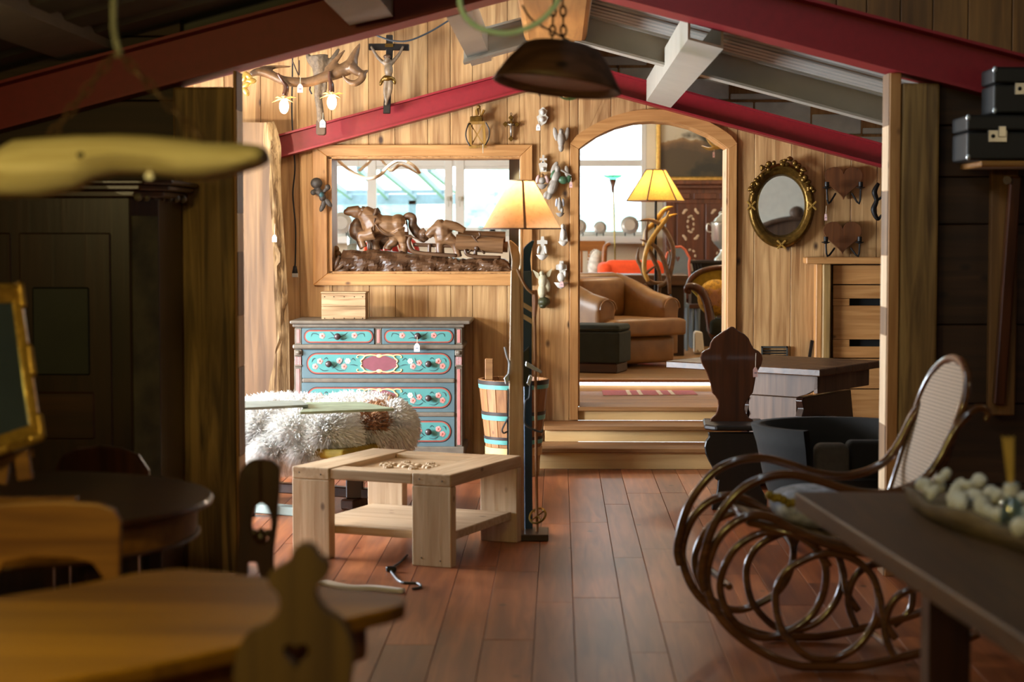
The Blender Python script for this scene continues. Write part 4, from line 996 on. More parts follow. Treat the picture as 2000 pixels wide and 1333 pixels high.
# root-wood hook board
rw = thing('root_ornament', 'gnarled root-wood wall piece hanging in front of red beam', 'ornament', P(625, 265, 13.2))
q = MB(); RY = 13.15
q.tube(spl([P(x, y, RY) for x, y in ((622, 108), (624, 130), (623, 160), (621, 185), (625, 215), (627, 240))], 4), [.07, .055, .035, .028, .026, .03], 10)
q.tube(spl([P(x, y, RY) for x, y in ((622, 135), (606, 118), (600, 104))], 4), [.03, .025, .012], 8)
q.tube(spl([P(x, y, RY) for x, y in ((630, 140), (648, 118), (662, 95))], 4), [.03, .022, .01], 8)
q.tube(spl([P(x, y, RY) for x, y in ((634, 150), (634, 170), (632, 190))], 4), [.02, .02, .012], 8)
q.build('root', 'root', rw, True, remesh=.008)
q = MB(); q.pp(stadium(617, 636, 234, 264, 6, 5), RY - .02, .05); q.build('block', 'table_old_z', rw, bev=.006)
q = MB(); q.tube([P(606, 168, RY - .03), P(605, 176, RY - .03), P(609, 184, RY - .03)], .006, 6); q.build('hook', 'iron', rw)
price_tag(rw, 630, 234, RY - .03, 'tag_white', 11, 15, 14)
# cherub at the frame
ch = thing('cherub', 'small dark carved cherub hanging on the left frame board', 'figurine', P(625, 410, HY))
cy_ = HY - .05
q = MB(); q.ep(618, 358, cy_, 12, 11, .04); q.ep(624, 376, cy_, 7, 9, .03, -20); q.ep(630, 386, cy_, 7, 8, .028); q.ep(612, 376, cy_ - .01, 6, 6, .02); q.ep(640, 366, cy_ - .01, 6, 6, .02); q.ep(635, 372, cy_, 4, 6, .015, 40)
q.build('body', 'cherub_dark', ch, True, remesh=.006)
for x, y, r_ in ((632, 398, 10), (641, 396, -40), (630, 404, 25)):
    q = MB(); q.ep(x, y, cy_, 5, 11, .012, r_); q.build('drapery', 'cherub_dark', ch, True)
q = MB(); q.ep(628, 381, cy_ - .012, 5, 6, .022, -20); q.build('sash', 'leaf_paint', ch, True)
# lantern ornament
ln_ = thing('lantern', 'small wooden lantern frame with roof and figure above opening', 'lantern', P(932, 287, HY))
LYY = HY - .06
def zz(x, y): return (860 + x/4.4425, y/4.4425)
q = MB(); q.pp([zz(258, 1010), zz(360, 1005), zz(368, 1055), zz(256, 1062)], LYY, .08); q.build('roof', 'gilt', ln_, bev=.004)
q = MB(); q.ep(*zz(332, 930), LYY + .02, 4, 4, .015); q.pp([zz(300, 960), zz(318, 940), zz(328, 1000), zz(305, 1003)], LYY, .03); q.tube([P(*zz(350, 1005), LYY+.02), P(*zz(372, 950), LYY+.02)], [.012, .018], 8); q.tube([P(*zz(335, 945), LYY+.02), P(*zz(345, 1005), LYY+.02)], [.012, .016], 8); q.build('figure', 'lantern_wood', ln_)
q = MB()
for p0, p1 in (((245, 1070), (385, 1065)), ((255, 1070), (262, 1270)), ((375, 1065), (385, 1260)), ((250, 1278), (400, 1270))): q.beam(P(*zz(*p0), LYY + .01), P(*zz(*p1), LYY + .01), .02, .02, (0, 1, 0))
for p0, p1 in (((262, 1080), (365, 1240)), ((370, 1080), (275, 1250))): q.beam(P(*zz(*p0), LYY + .02), P(*zz(*p1), LYY + .02), .008, .008, (0, 1, 0))
q.build('frame', 'lantern_wood', ln_)
for pts in (((245, 1072), (222, 1150), (228, 1210), (255, 1265)), ((395, 1065), (425, 1130), (420, 1200), (390, 1260))):
    q = MB(); q.tube(spl([P(*zz(*p), LYY) for p in pts], 5), .005, 6); q.build('side_bow', 'iron', ln_)
q = MB(); q.tube([P(*zz(370, 1255), LYY - .01), P(*zz(371, 1330), LYY - .01)], .003, 5); q.build('string', 'string', ln_)
# small wall cross
sc2 = thing('wall_cross', 'small bronze cross with lobed ends right of the lantern', 'cross', P(998, 278, HY))
q = MB(); X = lambda x, y: P(860 + x/4.4425, y/4.4425, HY)
q.pp([zz(604, 1010), zz(626, 1010), zz(626, 1065), zz(655, 1065), zz(655, 1090), zz(624, 1090), zz(622, 1200), zz(604, 1200), zz(604, 1090), zz(575, 1090), zz(575, 1065), zz(604, 1065)], HY, .015)
for x, y in ((614, 1022), (565, 1078), (664, 1080), (612, 1205)): q.pp([zz(x, y - 26), zz(x + 24, y), zz(x, y + 26), zz(x - 24, y)], HY - .003, .018)
q.build('cross', 'gilt', sc2, bev=.003)
q = MB(); q.tube([X(614, 1090) + Vector((0, -.01, 0)), X(614, 1180) + Vector((0, -.01, 0))], [.010, .006], 6); q.tube([X(588, 1075) + Vector((0, -.008, 0)), X(614, 1088) + Vector((0, -.012, 0)), X(640, 1075) + Vector((0, -.008, 0))], .005, 6); q.ep(*zz(614, 1078), HY - .014, 2, 2.4, .01); q.build('figure', 'silver', sc2, True)
q = MB(); q.tube([X(614 + 8*math.cos(a*.785), 990 + 10*math.sin(a*.785)) for a in range(8)], .002, 5, closed=True); q.build('ring', 'iron', sc2)
# porcelain holy-water fonts
FG = 'holy-water fonts on the pine wall'
def font(label, mat, parts, bowl=None, tagat=None, group=FG):
    xs = [p[0] for k in parts for p in ([k[1]] if k[0] == 'e' else k[1])]; ys = [p[1] for k in parts for p in ([k[1]] if k[0] == 'e' else k[1])]
    t = thing('holy_water_font', label, 'wall figure', P(sum(xs)/len(xs), max(ys), HY), group=group)
    byname = {}
    for k in parts:
        kind, d, nm, mt = k[0], k[1], k[2], (k[3] if len(k) > 3 else mat); q = byname.setdefault((nm, mt), MB())
        if kind == 'e': q.ep(d[0], d[1], HY - .012, d[2], d[3], d[4] if len(d) > 4 else .02, d[5] if len(d) > 5 else 0)
        elif kind == 'p': q.pp(d, HY - .012, .028)
        elif kind == 't': q.tube(spl([P(x, y, HY - .02) for x, y in d], 4), [.010, .008, .005], 6)
    for (nm, mt), q in byname.items(): q.build(nm, mt, t, 'auto', remesh=.0045 if len(q.v) > 60 else 0)
    if bowl:
        x, y, r = bowl; q = MB(); c = P(x, y, HY - .03); R = ln(r, HY)
        q.lathe([(.004, -R*.9), (R*.55, -R*.65), (R*.95, -R*.1), (R, .0), (R*.8, .0), (R*.4, -R*.4)], c, 16, 1, .75); q.build('bowl', mat, t, True)
    if tagat: price_tag(t, *tagat)
    return t
font('white porcelain shell font, topmost, beside its tag', 'porcelain', [('p', [(1060, 209), (1069, 216), (1066, 225), (1071, 229), (1066, 240), (1057, 246), (1050, 236), (1048, 228), (1053, 224), (1052, 216)], 'plaque'), ('e', (1060, 219, 5, 6, .022), 'relief'), ('e', (1059, 233, 6, 6, .022), 'relief')], None, (1051, 243, HY - .02, 'tag_white', 8, 12, 6))
font('grey angel figure with folded wings beside the arch trim', 'porcelain_grey', [('e', (1096, 257, 5, 6, .03), 'body'), ('e', (1096, 272, 8, 16, .03), 'body'), ('e', (1096, 288, 6, 9, .025), 'body'), ('e', (1085, 262, 5, 14, .012, -10), 'wings'), ('e', (1107, 262, 5, 14, .012, 10), 'wings')])
font('small white font topped by a cross', 'porcelain', [('p', [(1059, 303), (1063, 303), (1063, 309), (1068, 309), (1068, 313), (1063, 313), (1063, 318), (1059, 318), (1059, 313), (1054, 313), (1054, 309), (1059, 309)], 'cross'), ('p', [(1052, 320), (1061, 315), (1069, 320), (1067, 336), (1055, 336)], 'plaque'), ('e', (1061, 330, 4, 4, .02), 'relief')])
font('pink winged cherub font half hidden by the lamp shade', 'porcelain_grey', [('e', (1059, 343, 4, 4, .025), 'head', 'leather_tan'), ('e', (1059, 353, 7, 7, .025), 'body'), ('e', (1050, 350, 4, 9, .012, 15), 'wings', 'pink_glaze'), ('e', (1068, 350, 4, 9, .012, -15), 'wings', 'pink_glaze')], (1059, 360, 11))
font('large flying white angel holding green foliage', 'porcelain_grey', [('e', (1089, 330, 6, 7, .03), 'body'), ('e', (1086, 345, 9, 13, .03, 15), 'body'), ('e', (1080, 364, 10, 18, .03, 20), 'body'), ('e', (1073, 382, 6, 9, .022, 20), 'body'), ('e', (1066, 381, 5, 8, .02, 25), 'body'), ('t', [(1096, 332), (1106, 338), (1116, 343)], 'arm'), ('e', (1083, 328, 6, 14, .012, 25), 'wings'), ('e', (1107, 335, 5, 12, .012, -5), 'wings'), ('e', (1100, 352, 11, 8, .03, 10), 'foliage', 'green_glaze'), ('e', (1111, 350, 6, 8, .02, 20), 'foliage', 'green_glaze'), ('e', (1080, 340, 4, 10, .02, 25), 'foliage', 'green_glaze')], None, (1115, 355, HY - .03, 'tag_pink', 6, 12, 8))
font('slim standing angel font with blue wings', 'porcelain_grey', [('e', (1093, 389, 3, 4, .02), 'body'), ('e', (1093, 401, 5, 12, .022), 'body'), ('e', (1098, 411, 3, 7, .018), 'body'), ('e', (1087, 396, 3, 9, .01, 5), 'wings', 'cushion_blue'), ('e', (1100, 396, 3, 9, .01, -5), 'wings', 'cushion_blue')], (1094, 416, 9))
font('white madonna font with blue ribbons', 'porcelain', [('p', [(1098, 438), (1103, 438), (1107, 455), (1109, 472), (1092, 472), (1094, 455)], 'plaque'), ('e', (1099, 443, 4, 6, .025), 'figure'), ('e', (1100, 458, 6, 12, .028), 'figure'), ('t', [(1100, 448), (1098, 455), (1097, 462)], 'ribbon', 'blue_glaze'), ('t', [(1101, 448), (1104, 456), (1105, 462)], 'ribbon', 'blue_glaze')], (1100, 472, 10))
font('white crucifix font with leafy stem and shell bowl', 'porcelain', [('p', [(1057, 462), (1062, 462), (1063, 469), (1069, 470), (1069, 477), (1063, 477), (1064, 500), (1055, 500), (1056, 477), (1049, 477), (1049, 470), (1056, 469)], 'cross'), ('e', (1052, 488, 3, 9, .015, 10), 'leaves'), ('e', (1066, 488, 3, 9, .015, -10), 'leaves')], (1059, 498, 12))
font('cream standing angel with raised wings on dark base', 'porcelain_cream', [('e', (1058, 534, 5, 5, .03), 'body'), ('e', (1060, 550, 9, 15, .035), 'body'), ('e', (1059, 568, 9, 16, .035), 'body'), ('e', (1069, 558, 6, 14, .02, -8), 'body'), ('p', [(1040, 527), (1052, 534), (1055, 548), (1047, 542)], 'wings'), ('p', [(1079, 524), (1068, 533), (1063, 546), (1074, 540)], 'wings'), ('e', (1062, 590, 13, 10, .05), 'base', 'olive_glaze'), ('e', (1060, 598, 8, 5, .04), 'base', 'olive_glaze')])
font('white font with kneeling figure under cross and pink label', 'porcelain', [('p', [(1093, 510), (1100, 510), (1101, 516), (1107, 518), (1107, 528), (1101, 528), (1101, 534), (1093, 534), (1092, 528), (1086, 527), (1086, 518), (1092, 516)], 'cross'), ('e', (1097, 521, 6, 7, .025), 'figure'), ('e', (1096, 542, 8, 10, .025), 'figure'), ('e', (1104, 535, 3, 8, .02), 'figure')], (1096, 552, 14), (1097, 550, HY - .07, 'tag_pink', 8, 11, 2))
# ================================================================== CARVED HORSE GROUP ON THE SILL
hs = thing('carved_sculpture', 'carved wooden horse pulling log sledge with driver on rocky base', 'sculpture', P(830, 533, WY + .14))
HX = WY + .14
def h3(x, y): return (600 + x/4.4425, 280 + y/4.4425)
zsill = PZ0 + .009
rnd = random.Random(9); q = MB()
topl = [(300, 960), (330, 925), (430, 935), (560, 925), (700, 935), (850, 945), (1000, 960), (1150, 975), (1300, 1000), (1450, 1000), (1600, 995), (1720, 1000), (1765, 1070), (1765, 1120)]
N_ = 60; rings = []
for k in range(N_ + 1):
    x = 300 + (1765 - 300)*k/N_
    for (xa, ya), (xb, yb) in zip(topl[:-1], topl[1:]):
        if xa <= x <= xb: yt = ya + (yb - ya)*(x - xa)/max(1e-6, xb - xa); break
    a = P(*h3(x, yt + rnd.uniform(-8, 8)), HX); zt_ = a.z; b = P(*h3(x, 1122), HX); zb_ = zsill
    fr = HX - .10
    e = 1 if 0 < k < N_ else .8
    wv = .012*math.sin(k*.55) + .008*math.sin(k*1.3 + 1); rings.append([Vector((a.x + (.006*math.sin(j*2 + k*.8) if 0 < k < N_ else 0), fr - .02*e + wv*(1 - j/9) - .02*math.sin(math.pi*j/8) + .01*math.sin(k*.7 + j*1.1) + (j/8)**3*.08 + rnd.uniform(-.003, .003), zb_ + (zt_ - zb_)*j/8)) for j in range(9)] + [Vector((a.x, HX + .11, zt_)), Vector((a.x, HX + .13, zb_))])
q.loft(rings); q.build('rock_base', 'carved', hs)
# horse
q = MB(); hy = HX
def E(x, y, rx, rz_, ry, rot=0, dy=0): X_, Y_ = h3(x, y); q.ep(X_, Y_, hy + dy, rx/4.4425, rz_/4.4425, ry, rot, 16, 10)
E(700, 715, 165, 92, .085, 5); E(590, 715, 90, 100, .085, -10); E(790, 705, 85, 92, .088)
def TB(pts, rs, dy=0, n=10): q.tube(spl([P(*h3(x, y), hy + dy) for x, y in pts], 5), rs, n)
TB([(590, 720), (550, 660), (510, 620), (480, 598)], [.10, .085, .068, .055])
E(455, 595, 60, 38, .042, 5); E(425, 618, 48, 34, .036); TB([(450, 590), (390, 590), (345, 592)], [.045, .038, .032]); E(338, 596, 24, 27, .032)
E(508, 566, 10, 24, .014, 25, -.025); E(515, 566, 10, 24, .014, 25, .025)
TB([(575, 775), (520, 795), (462, 800), (472, 850), (492, 905)], [.058, .042, .028, .024, .030], -.05)
TB([(620, 780), (592, 830), (592, 880), (602, 930)], [.058, .040, .027, .034], .045)
TB([(795, 750), (825, 810), (830, 865), (842, 900), (832, 938)], [.078, .052, .030, .027, .036], -.05)
TB([(760, 780), (755, 845), (708, 885), (698, 922)], [.068, .045, .029, .034], .055)
q.build('horse', 'carved_light', hs, True, remesh=.0065, sm=1)
q = MB(); TB([(840, 650), (880, 630), (920, 650), (915, 710), (950, 770), (1000, 830), (1020, 860)], [.02, .028, .028, .034, .038, .03, .01]); q.build('tail', 'carved', hs, True, remesh=.007)
q = MB(); TB([(460, 570), (500, 590), (540, 610), (560, 640)], [.014, .022, .024, .012], -.02); TB([(470, 560), (520, 575), (560, 600), (590, 600)], [.014, .02, .02, .01], .02); q.build('mane', 'carved', hs, True, remesh=.006)
q = MB(); TB([(600, 565), (590, 610), (550, 660), (500, 715)], [.014, .018, .018, .012], -.055, 8); TB([(600, 565), (620, 610), (600, 660)], [.014, .018, .012], .04, 8); TB([(585, 650), (580, 700), (575, 760)], .006, -.085, 6)
TB([(590, 700), (680, 790), (860, 800), (1000, 850)], .006, -.09, 6); q.build('harness', 'carved', hs, True)
q = MB(); E(430, 700, 45, 55, .05, 10, .09); TB([(430, 700), (430, 770), (480, 790), (540, 830), (545, 930)], [.05, .06, .06, .025, .02], .09); TB([(460, 790), (450, 860), (480, 915)], [.03, .02, .02], .1); TB([(540, 790), (700, 790), (800, 780)], [.07, .08, .06], .1); TB([(640, 830), (640, 925)], [.025, .018], .1)
q.build('second_horse', 'carved', hs, True, remesh=.009)
price_tag(hs, 600 + 850/4.4425, 280 + 705/4.4425, hy - .1, 'tag_white', 8, 14, 8)
# driver bending over the sledge
q = MB(); TB([(1180, 850), (1175, 780), (1170, 730), (1190, 700)], [.06, .07, .07, .055], -.02); E(1160, 690, 42, 30, .04, 10, -.02)
TB([(1190, 710), (1280, 720), (1370, 760)], [.042, .034, .022], -.04); TB([(1130, 730), (1080, 770), (1040, 810)], [.04, .036, .025], -.04)
TB([(1160, 840), (1150, 900), (1155, 970)], [.046, .034, .034], -.02); TB([(1220, 820), (1280, 870), (1300, 940), (1310, 990)], [.05, .036, .028, .032], -.04); E(1200, 825, 80, 60, .06, 0, -.02)
q.build('driver', 'carved_light', hs, True, remesh=.007)
q = MB(); E(1160, 690, 50, 10, .045, 12, -.02); E(1165, 676, 26, 18, .03, 8, -.02); q.build('hat', 'carved', hs, True, remesh=.006)
q = MB(); TB([(1030, 760), (1000, 790), (1020, 820), (1045, 800)], [.03, .034, .03, .02], -.02); q.build('feed_sack', 'carved', hs, True)
for pts, r_, dy in ((((1290, 860), (1700, 890)), .060, -.03), (((1310, 805), (1720, 815)), .042, .06), (((1340, 880), (1740, 900)), .042, .08)):
    q = MB(); TB(pts, [r_, r_*.95], dy, 12); q.build('log', 'carved_light', hs, 'auto')
q = MB(); TB([(905, 800), (880, 850), (900, 920), (960, 950), (1100, 965), (1300, 975)], [.016, .018, .018, .016, .016, .014], -.06); TB([(1370, 920), (1390, 965), (1480, 985), (1680, 990)], [.012, .014, .014, .012], -.07)
for x in (1060, 1460): TB([(x, 870), (x, 970)], .014, -.05)
TB([(920, 880), (1200, 890), (1460, 900)], .014, -.03); TB([(1460, 870), (1400, 950)], .008, -.06); TB([(1460, 870), (1540, 960)], .008, -.06); q.build('sledge', 'carved', hs, True)
q = MB(); TB([(1450, 860), (1475, 820), (1500, 800), (1490, 770)], .008, -.075, 6); TB([(1430, 800), (1470, 850), (1500, 880)], .007, -.08, 6); E(1470, 910, 26, 26, .02, 0, -.07); q.build('chain', 'carved', hs, True)
# ================================================================== RIGHT SIDE OF THE PINE WALL
mi = thing('oval_mirror', 'oval mirror in antique gilt frame with rose crest', 'mirror', P(1526, 490, HY))
mc = P(1526, 402, HY - .01); rx, rz_ = ln(64, HY), ln(82, HY)
def oval(f, n=56, dy=0): return [Vector((mc.x + rx*f*math.cos(2*math.pi*k/n), mc.y + dy, mc.z + rz_*f*math.sin(2*math.pi*k/n))) for k in range(n)]
q = MB(); q.loft([oval(.74, dy=.0), oval(.80, dy=-.03), oval(.86, dy=-.022), oval(.90, dy=-.035), oval(.95, dy=-.022), oval(1.0, dy=-.012), oval(1.0, dy=.02)], cap=False); q.build('frame', 'gilt', mi, True)
q = MB(); q.add(oval(.70, dy=-.006), [tuple(range(56))[::-1]]); gl = q.build('glass', 'mirror', mi)
q = MB(); q.loft([oval(.765, dy=.004), oval(.70, dy=-.0055)], cap=False); q.build('bevel', 'mirror', mi)
rnd = random.Random(4); q = MB()
for k in range(46):
    a = math.radians(rnd.uniform(18, 162)); f = rnd.uniform(.86, 1.06) + (.10*math.sin(a)**6)
    q.ell((mc.x + rx*f*math.cos(a), mc.y - .035 + rnd.uniform(-.012, .012), mc.z + rz_*f*math.sin(a)), (rnd.uniform(.012, .024), .016, rnd.uniform(.012, .022)), Matrix.Rotation(rnd.uniform(0, 3), 3, 'Y'), 8, 5)
for a in range(0, 360, 8):
    pass
q.build('rose_crest', 'gilt', mi, True)['kind'] = 'stuff'
for a in (0, 180, 270):
    q = MB(); t = math.radians(a); c = Vector((mc.x + rx*.92*math.cos(t), mc.y - .03, mc.z + rz_*.92*math.sin(t)))
    for s in (-1, 1): q.beam(c + Vector((-.03, 0, -.03*s)), c + Vector((.03, 0, .03*s)), .014, .014, (0, 1, 0))
    q.build('ribbon_tie', 'gilt_bright', mi, bev=.003)
# heart sconces
def heart(cx, cy, w, h, n=40):
    out = []
    for k in range(n):
        t = 2*math.pi*k/n; out.append((cx + w/2*math.sin(t)**3, cy - h/2*(13*math.cos(t) - 5*math.cos(2*t) - 2*math.cos(3*t) - math.cos(4*t) + 2.5)/14.5))
    return out
def heart_sconce(label, cx, cy, top):
    t = thing('heart_sconce', label, 'sconce', P(cx, cy + 40, HY), group='heart-shaped wooden sconces')
    q = MB(); q.pp(heart(cx, cy, 74, 64), HY - .03, .045); q.build('heart_board', 'heart_wood', t, bev=.008, seg=2)
    for s in (-1, 1):
        q = MB(); q.tube(spl([P(cx + s*16, cy + 20, HY - .04), P(cx + s*30, cy + 40 - (0 if top else 4), HY - .1), P(cx + s*33, cy + 10, HY - .1)], 3), .007, 6); arm = q.build('arm', 'iron', t)
        c = P(cx + s*33, cy + 10, HY - .1); q = MB(); q.lathe([(.006, -.006), (.03, .004), (.032, .008), (.012, .01), (.016, .014), (.016, .045), (.011, .045), (.011, .016)], c, 12); q.build('candle_cup', 'iron', arm, 'auto')
    return t
h1 = heart_sconce('upper heart-shaped wooden sconce with two iron arms', 1648, 358, True)
h2 = heart_sconce('lower heart-shaped wooden sconce just above the mantel shelf', 1646, 465, False)
price_tag(h1, 1613, 418, HY - .09, 'tag_pink', 5, 13, 16)
ir = thing('iron_hook', 'dark scrolled iron wall hook beside the right post', 'hook', P(1712, 430, HY))
q = MB(); q.tube(spl([P(x, y, HY - .03) for x, y in ((1716, 358), (1708, 375), (1712, 392), (1706, 410), (1714, 428), (1722, 420))], 5), [.012, .02, .016, .02, .014, .008], 8); q.tube(spl([P(x, y, HY - .03) for x, y in ((1712, 392), (1722, 385), (1724, 372))], 4), .010, 6); q.build('scroll', 'iron', ir, True)
# mantel surround
mt_ = thing('mantel_surround', 'rustic pine mantel surround with shelf and slatted boards', 'mantel', P(1660, 900, WY - .16))
mt_.location.z = 0; MY = WY - .15
q = MB(); q.box(*bx(1575, 1790, 503, 516, MY - .06, .2)); q.build('shelf', 'pine_trim_x', mt_, bev=.006)
q = MB(); b_ = list(bx(1593, 1606, 516, 700, MY + .02, .125)); b_[4] = 0; q.box(*b_); q.build('side_board', 'pine_trim_z', mt_, bev=.004)
q = MB(); b_ = list(bx(1606, 1624, 516, 700, MY - .02, .165)); b_[4] = 0; q.box(*b_); q.build('post', 'post_old', mt_, bev=.008)
for y0, y1 in ((518, 556), (557, 584), (597, 664), (677, 700), (701, 760), (761, 830)):
    q = MB(); q.box(*bx(1627, 1800, y0 + .6, y1 - .6, MY + .03, .03)); q.build('slat', 'pine_trim_x', mt_, bev=.003)
for y0, y1 in ((584, 597), (664, 677)):
    q = MB(); q.box(*bx(1627, 1659, y0, y1, MY + .035, .025)); q.build('slat_filler', 'pine_trim_x', mt_)
q = MB(); q.box(*bx(1626, 1800, 517, 830, MY + .08, .04)); q.build('dark_back', 'void_black', mt_)
# vent
vt = thing('air_vent', 'small grey louvred air vent low on the wall', 'vent', P(1512, 690, HY))
q = MB()
for b_ in (bx(1487, 1539, 677, 680, HY, .03), bx(1487, 1539, 704, 707, HY, .03), bx(1487, 1490, 677, 707, HY, .03), bx(1536, 1539, 677, 707, HY, .03)): q.box(*b_)
q.build('frame', 'vent_dark', vt)
for y in (684, 689, 694, 699):
    q = MB(); q.prism([P(1490, y, HY), P(1536, y, HY), P(1536, y + 3, HY + .015), P(1490, y + 3, HY + .015)], (0, .004, 0)); q.build('louvre', 'vent_dark', vt)
q = MB(); q.beam(P(1581, 700, HY), P(1586, 665, HY), .02, .03, (0, 1, 0)); tagp(q.build('door_wedge', 'iron', None), 'short dark iron bar leaning on the wall behind table', 'bar')
# ---- old trestle table at the right
tt = thing('trestle_table', 'old farmhouse table with worn plank top and scalloped frame', 'table', (1.5, 11.8, 0))
TZ = P(1602, 722, 11.4).z
A_ = G(1602, 722, TZ); Lc = G(1300, 705.5, TZ); Rc = G(1714.6, 706, TZ)
d1 = (Lc - A_); d2_ = (Rc - A_).normalized() * .95; e1 = d1.normalized()
npl = 4
for k in range(npl):
    a0, a1 = d2_ * (k/npl + .002), d2_ * ((k+1)/npl - .002)
    q = MB(); q.prism([A_ + a0, A_ + a1, A_ + d1 + a1, A_ + d1 + a0], (0, 0, -.045)); q.build('top_plank', 'table_old_x', tt, bev=.006)
fz = TZ - .045; du = d2_.normalized()
def TP(s, t, z): return A_ + e1*s + du*t + Vector((0, 0, z - TZ))
# apron boards front with scalloped ends
q = MB(); q.prism([TP(.05, .07, fz), TP(.66, .07, fz), TP(.66, .07, fz - .11), TP(.6, .07, fz - .14), TP(.2, .07, fz - .14), TP(.13, .07, fz - .12), TP(.05, .07, fz - .08)], du*.03); q.build('apron', 'table_old_z', tt, bev=.003)
q = MB(); q.prism([TP(.05, .07, fz), TP(.05, .85, fz), TP(.05, .85, fz - .11), TP(.05, .07, fz - .11)], e1*.03); q.build('apron', 'table_old_z', tt, bev=.003)
for s0 in (.16, .56):
    pts = [(.10, fz - .14)]
    for k in range(6): pts += [(.07 + .03*(k % 2), fz - .16 - k*.05)]
    pts += [(.1, .13), (.82, .13), (.85, fz - .35), (.8, fz - .14)]
    q = MB(); q.prism([TP(s0, t, z) for t, z in pts], e1*.05); q.build('trestle_board', 'dark_wood_z', tt, bev=.004)
    q = MB(); q.prism([TP(s0 - .02, .0, 0), TP(s0 + .07, .0, 0), TP(s0 + .07, .92, 0), TP(s0 - .02, .92, 0)], (0, 0, .12)); q.build('foot', 'dark_wood_x', tt, bev=.01)
pts = [(.21, fz - .145), (.56, fz - .145), (.56, .33)]
for k in range(5): pts += [(.50 - k*.065, .31 if k % 2 == 0 else .34)]
pts += [(.21, .33)]
q = MB(); q.prism([TP(s, .09, z) for s, z in pts], du*.025); q.build('drawer_box', 'table_old_z', tt, bev=.003)
q = MB(); q.prism([TP(.08, .38, .4), TP(.68, .38, .4), TP(.68, .38, .46), TP(.08, .38, .46)], du*.05); q.build('stretcher', 'dark_wood_x', tt, bev=.006)
# ---- carved farmhouse chair (stabelle)
SY = 11.0
sc3 = thing('carved_chair', 'walnut board chair with shaped back and carved black base', 'chair', (P(1440, 990, SY).x, SY, 0))
def s6(x, y): return (1280 + x/3.509, 620 + y/3.509)
lf = [(515, 65), (490, 85), (470, 95), (440, 115), (400, 145), (380, 175), (370, 215), (340, 228), (318, 245), (308, 275), (315, 310), (335, 350), (352, 385), (365, 420), (378, 460), (385, 495), (390, 520), (410, 540), (428, 570), (432, 605), (425, 640), (412, 670), (395, 685), (380, 700), (376, 720), (385, 750)]
rt_ = [(535, 65), (570, 95), (610, 115), (640, 145), (655, 180), (675, 215), (705, 230), (730, 255), (737, 285), (728, 325), (705, 365), (690, 405), (682, 450), (675, 490), (668, 520), (650, 540), (630, 570), (615, 600), (612, 630), (622, 660), (640, 690), (668, 700), (672, 720), (664, 750)]
q = MB(); q.pp([s6(*p) for p in lf] + [s6(*p) for p in rt_[::-1]], SY + .12, .03); q.build('backrest', 'walnut', sc3, bev=.006, seg=2)
q = MB(); a = P(*s6(338, 775), SY - .1); b = P(*s6(796, 765), SY - .1); q.prism([(a.x, SY - .06, a.z), (a.x + .06, SY - .14, a.z), (b.x - .06, SY - .14, a.z), (b.x, SY - .06, a.z), (b.x - .02, SY + .3, a.z), (a.x + .02, SY + .3, a.z)], (0, 0, .03)); q.build('seat', 'black_wood', sc3, bev=.008)
for y_ in (-.11, .22):
    bl = [(360, 790), (368, 820), (345, 850), (336, 890), (345, 940), (365, 985), (385, 1020), (400, 1060), (410, 1110), (430, 1120), (425, 1180), (415, 1230), (390, 1265), (385, 1330)]
    br = [(780, 790), (770, 815), (795, 850), (804, 895), (795, 945), (770, 985), (748, 1030), (745, 1070), (715, 1110), (720, 1160), (745, 1210), (765, 1250), (765, 1330)]
    q = MB(); q.pp([s6(*p) for p in bl] + [s6(*p) for p in br[::-1]], SY + y_, .03)
    for v in q.v: v.z = max(v.z, 0)
    q.build('carved_leg_board', 'black_wood', sc3, bev=.006)
q = MB(); a = P(*s6(420, 860), SY); b = P(*s6(730, 1060), SY); q.box(a.x, b.x, SY - .08, SY + .22, b.z, b.z + .05); q.build('stretcher', 'black_wood', sc3)
price_tag(sc3, 1475.5, 718, SY + .1, 'tag_pink', 9, 19, 28)
# ---- low black armchair
ac = thing('tub_armchair', 'low black tub armchair with grey cushion behind the rocker', 'armchair', (1.5, 9.6, 0))
q = MB(); cxx, cyy = P(1635, 900, 9.9).x, 9.9; n = 28; ri, ro = [], []
rings = []
for zz_, rr in ((.14, .30), (.3, .36), (.5, .40), (.60, .43)):
    rings.append([Vector((cxx + rr*1.05*math.cos(math.radians(-60 + 300*k/(n-1))), cyy + rr*math.sin(math.radians(-60 + 300*k/(n-1))), zz_ + (.02*math.cos(k) * 0))) for k in range(n)])
rin = [[Vector((cxx + (v.x - cxx)*.84, cyy + (v.y - cyy)*.84, v.z)) for v in r] for r in rings[::-1]]
q.loft(rings + rin, cap=False, closed=False); q.build('shell', 'leather_black', ac, True)
q = MB(); q.lathe([(.28, .14), (.30, .3), (.30, .34), (.0, .35)], (cxx, cyy, 0), 24); q.build('seat', 'leather_black', ac, 'auto')
q = MB(); q.pp(stadium(1592, 1660, 868, 975, 6, 16), 9.62, .1); q.build('grey_cushion', 'grey_fabric', ac, bev=.02, seg=3)
q = MB(); q.pp(stadium(1655, 1745, 862, 980, 6, 12), 9.7, .1); q.build('arm_pad', 'leather_black', ac, bev=.02, seg=3)
for k in (-1, 1):
    q = MB(); q.tube(spl([(cxx + k*.27, cyy - .40, .22), (cxx + k*.27, cyy - .47, .12), (cxx + k*.27, cyy - .40, .02), (cxx + k*.27, cyy, .014), (cxx + k*.27, cyy + .3, .014)], 5), .013, 8); q.build('runner', 'cable_grey', ac, True)
q = MB(); q.box(cxx - .27, cxx + .27, cyy - .1, cyy + .1, .1, .145); q.build('base', 'black_plastic', ac)
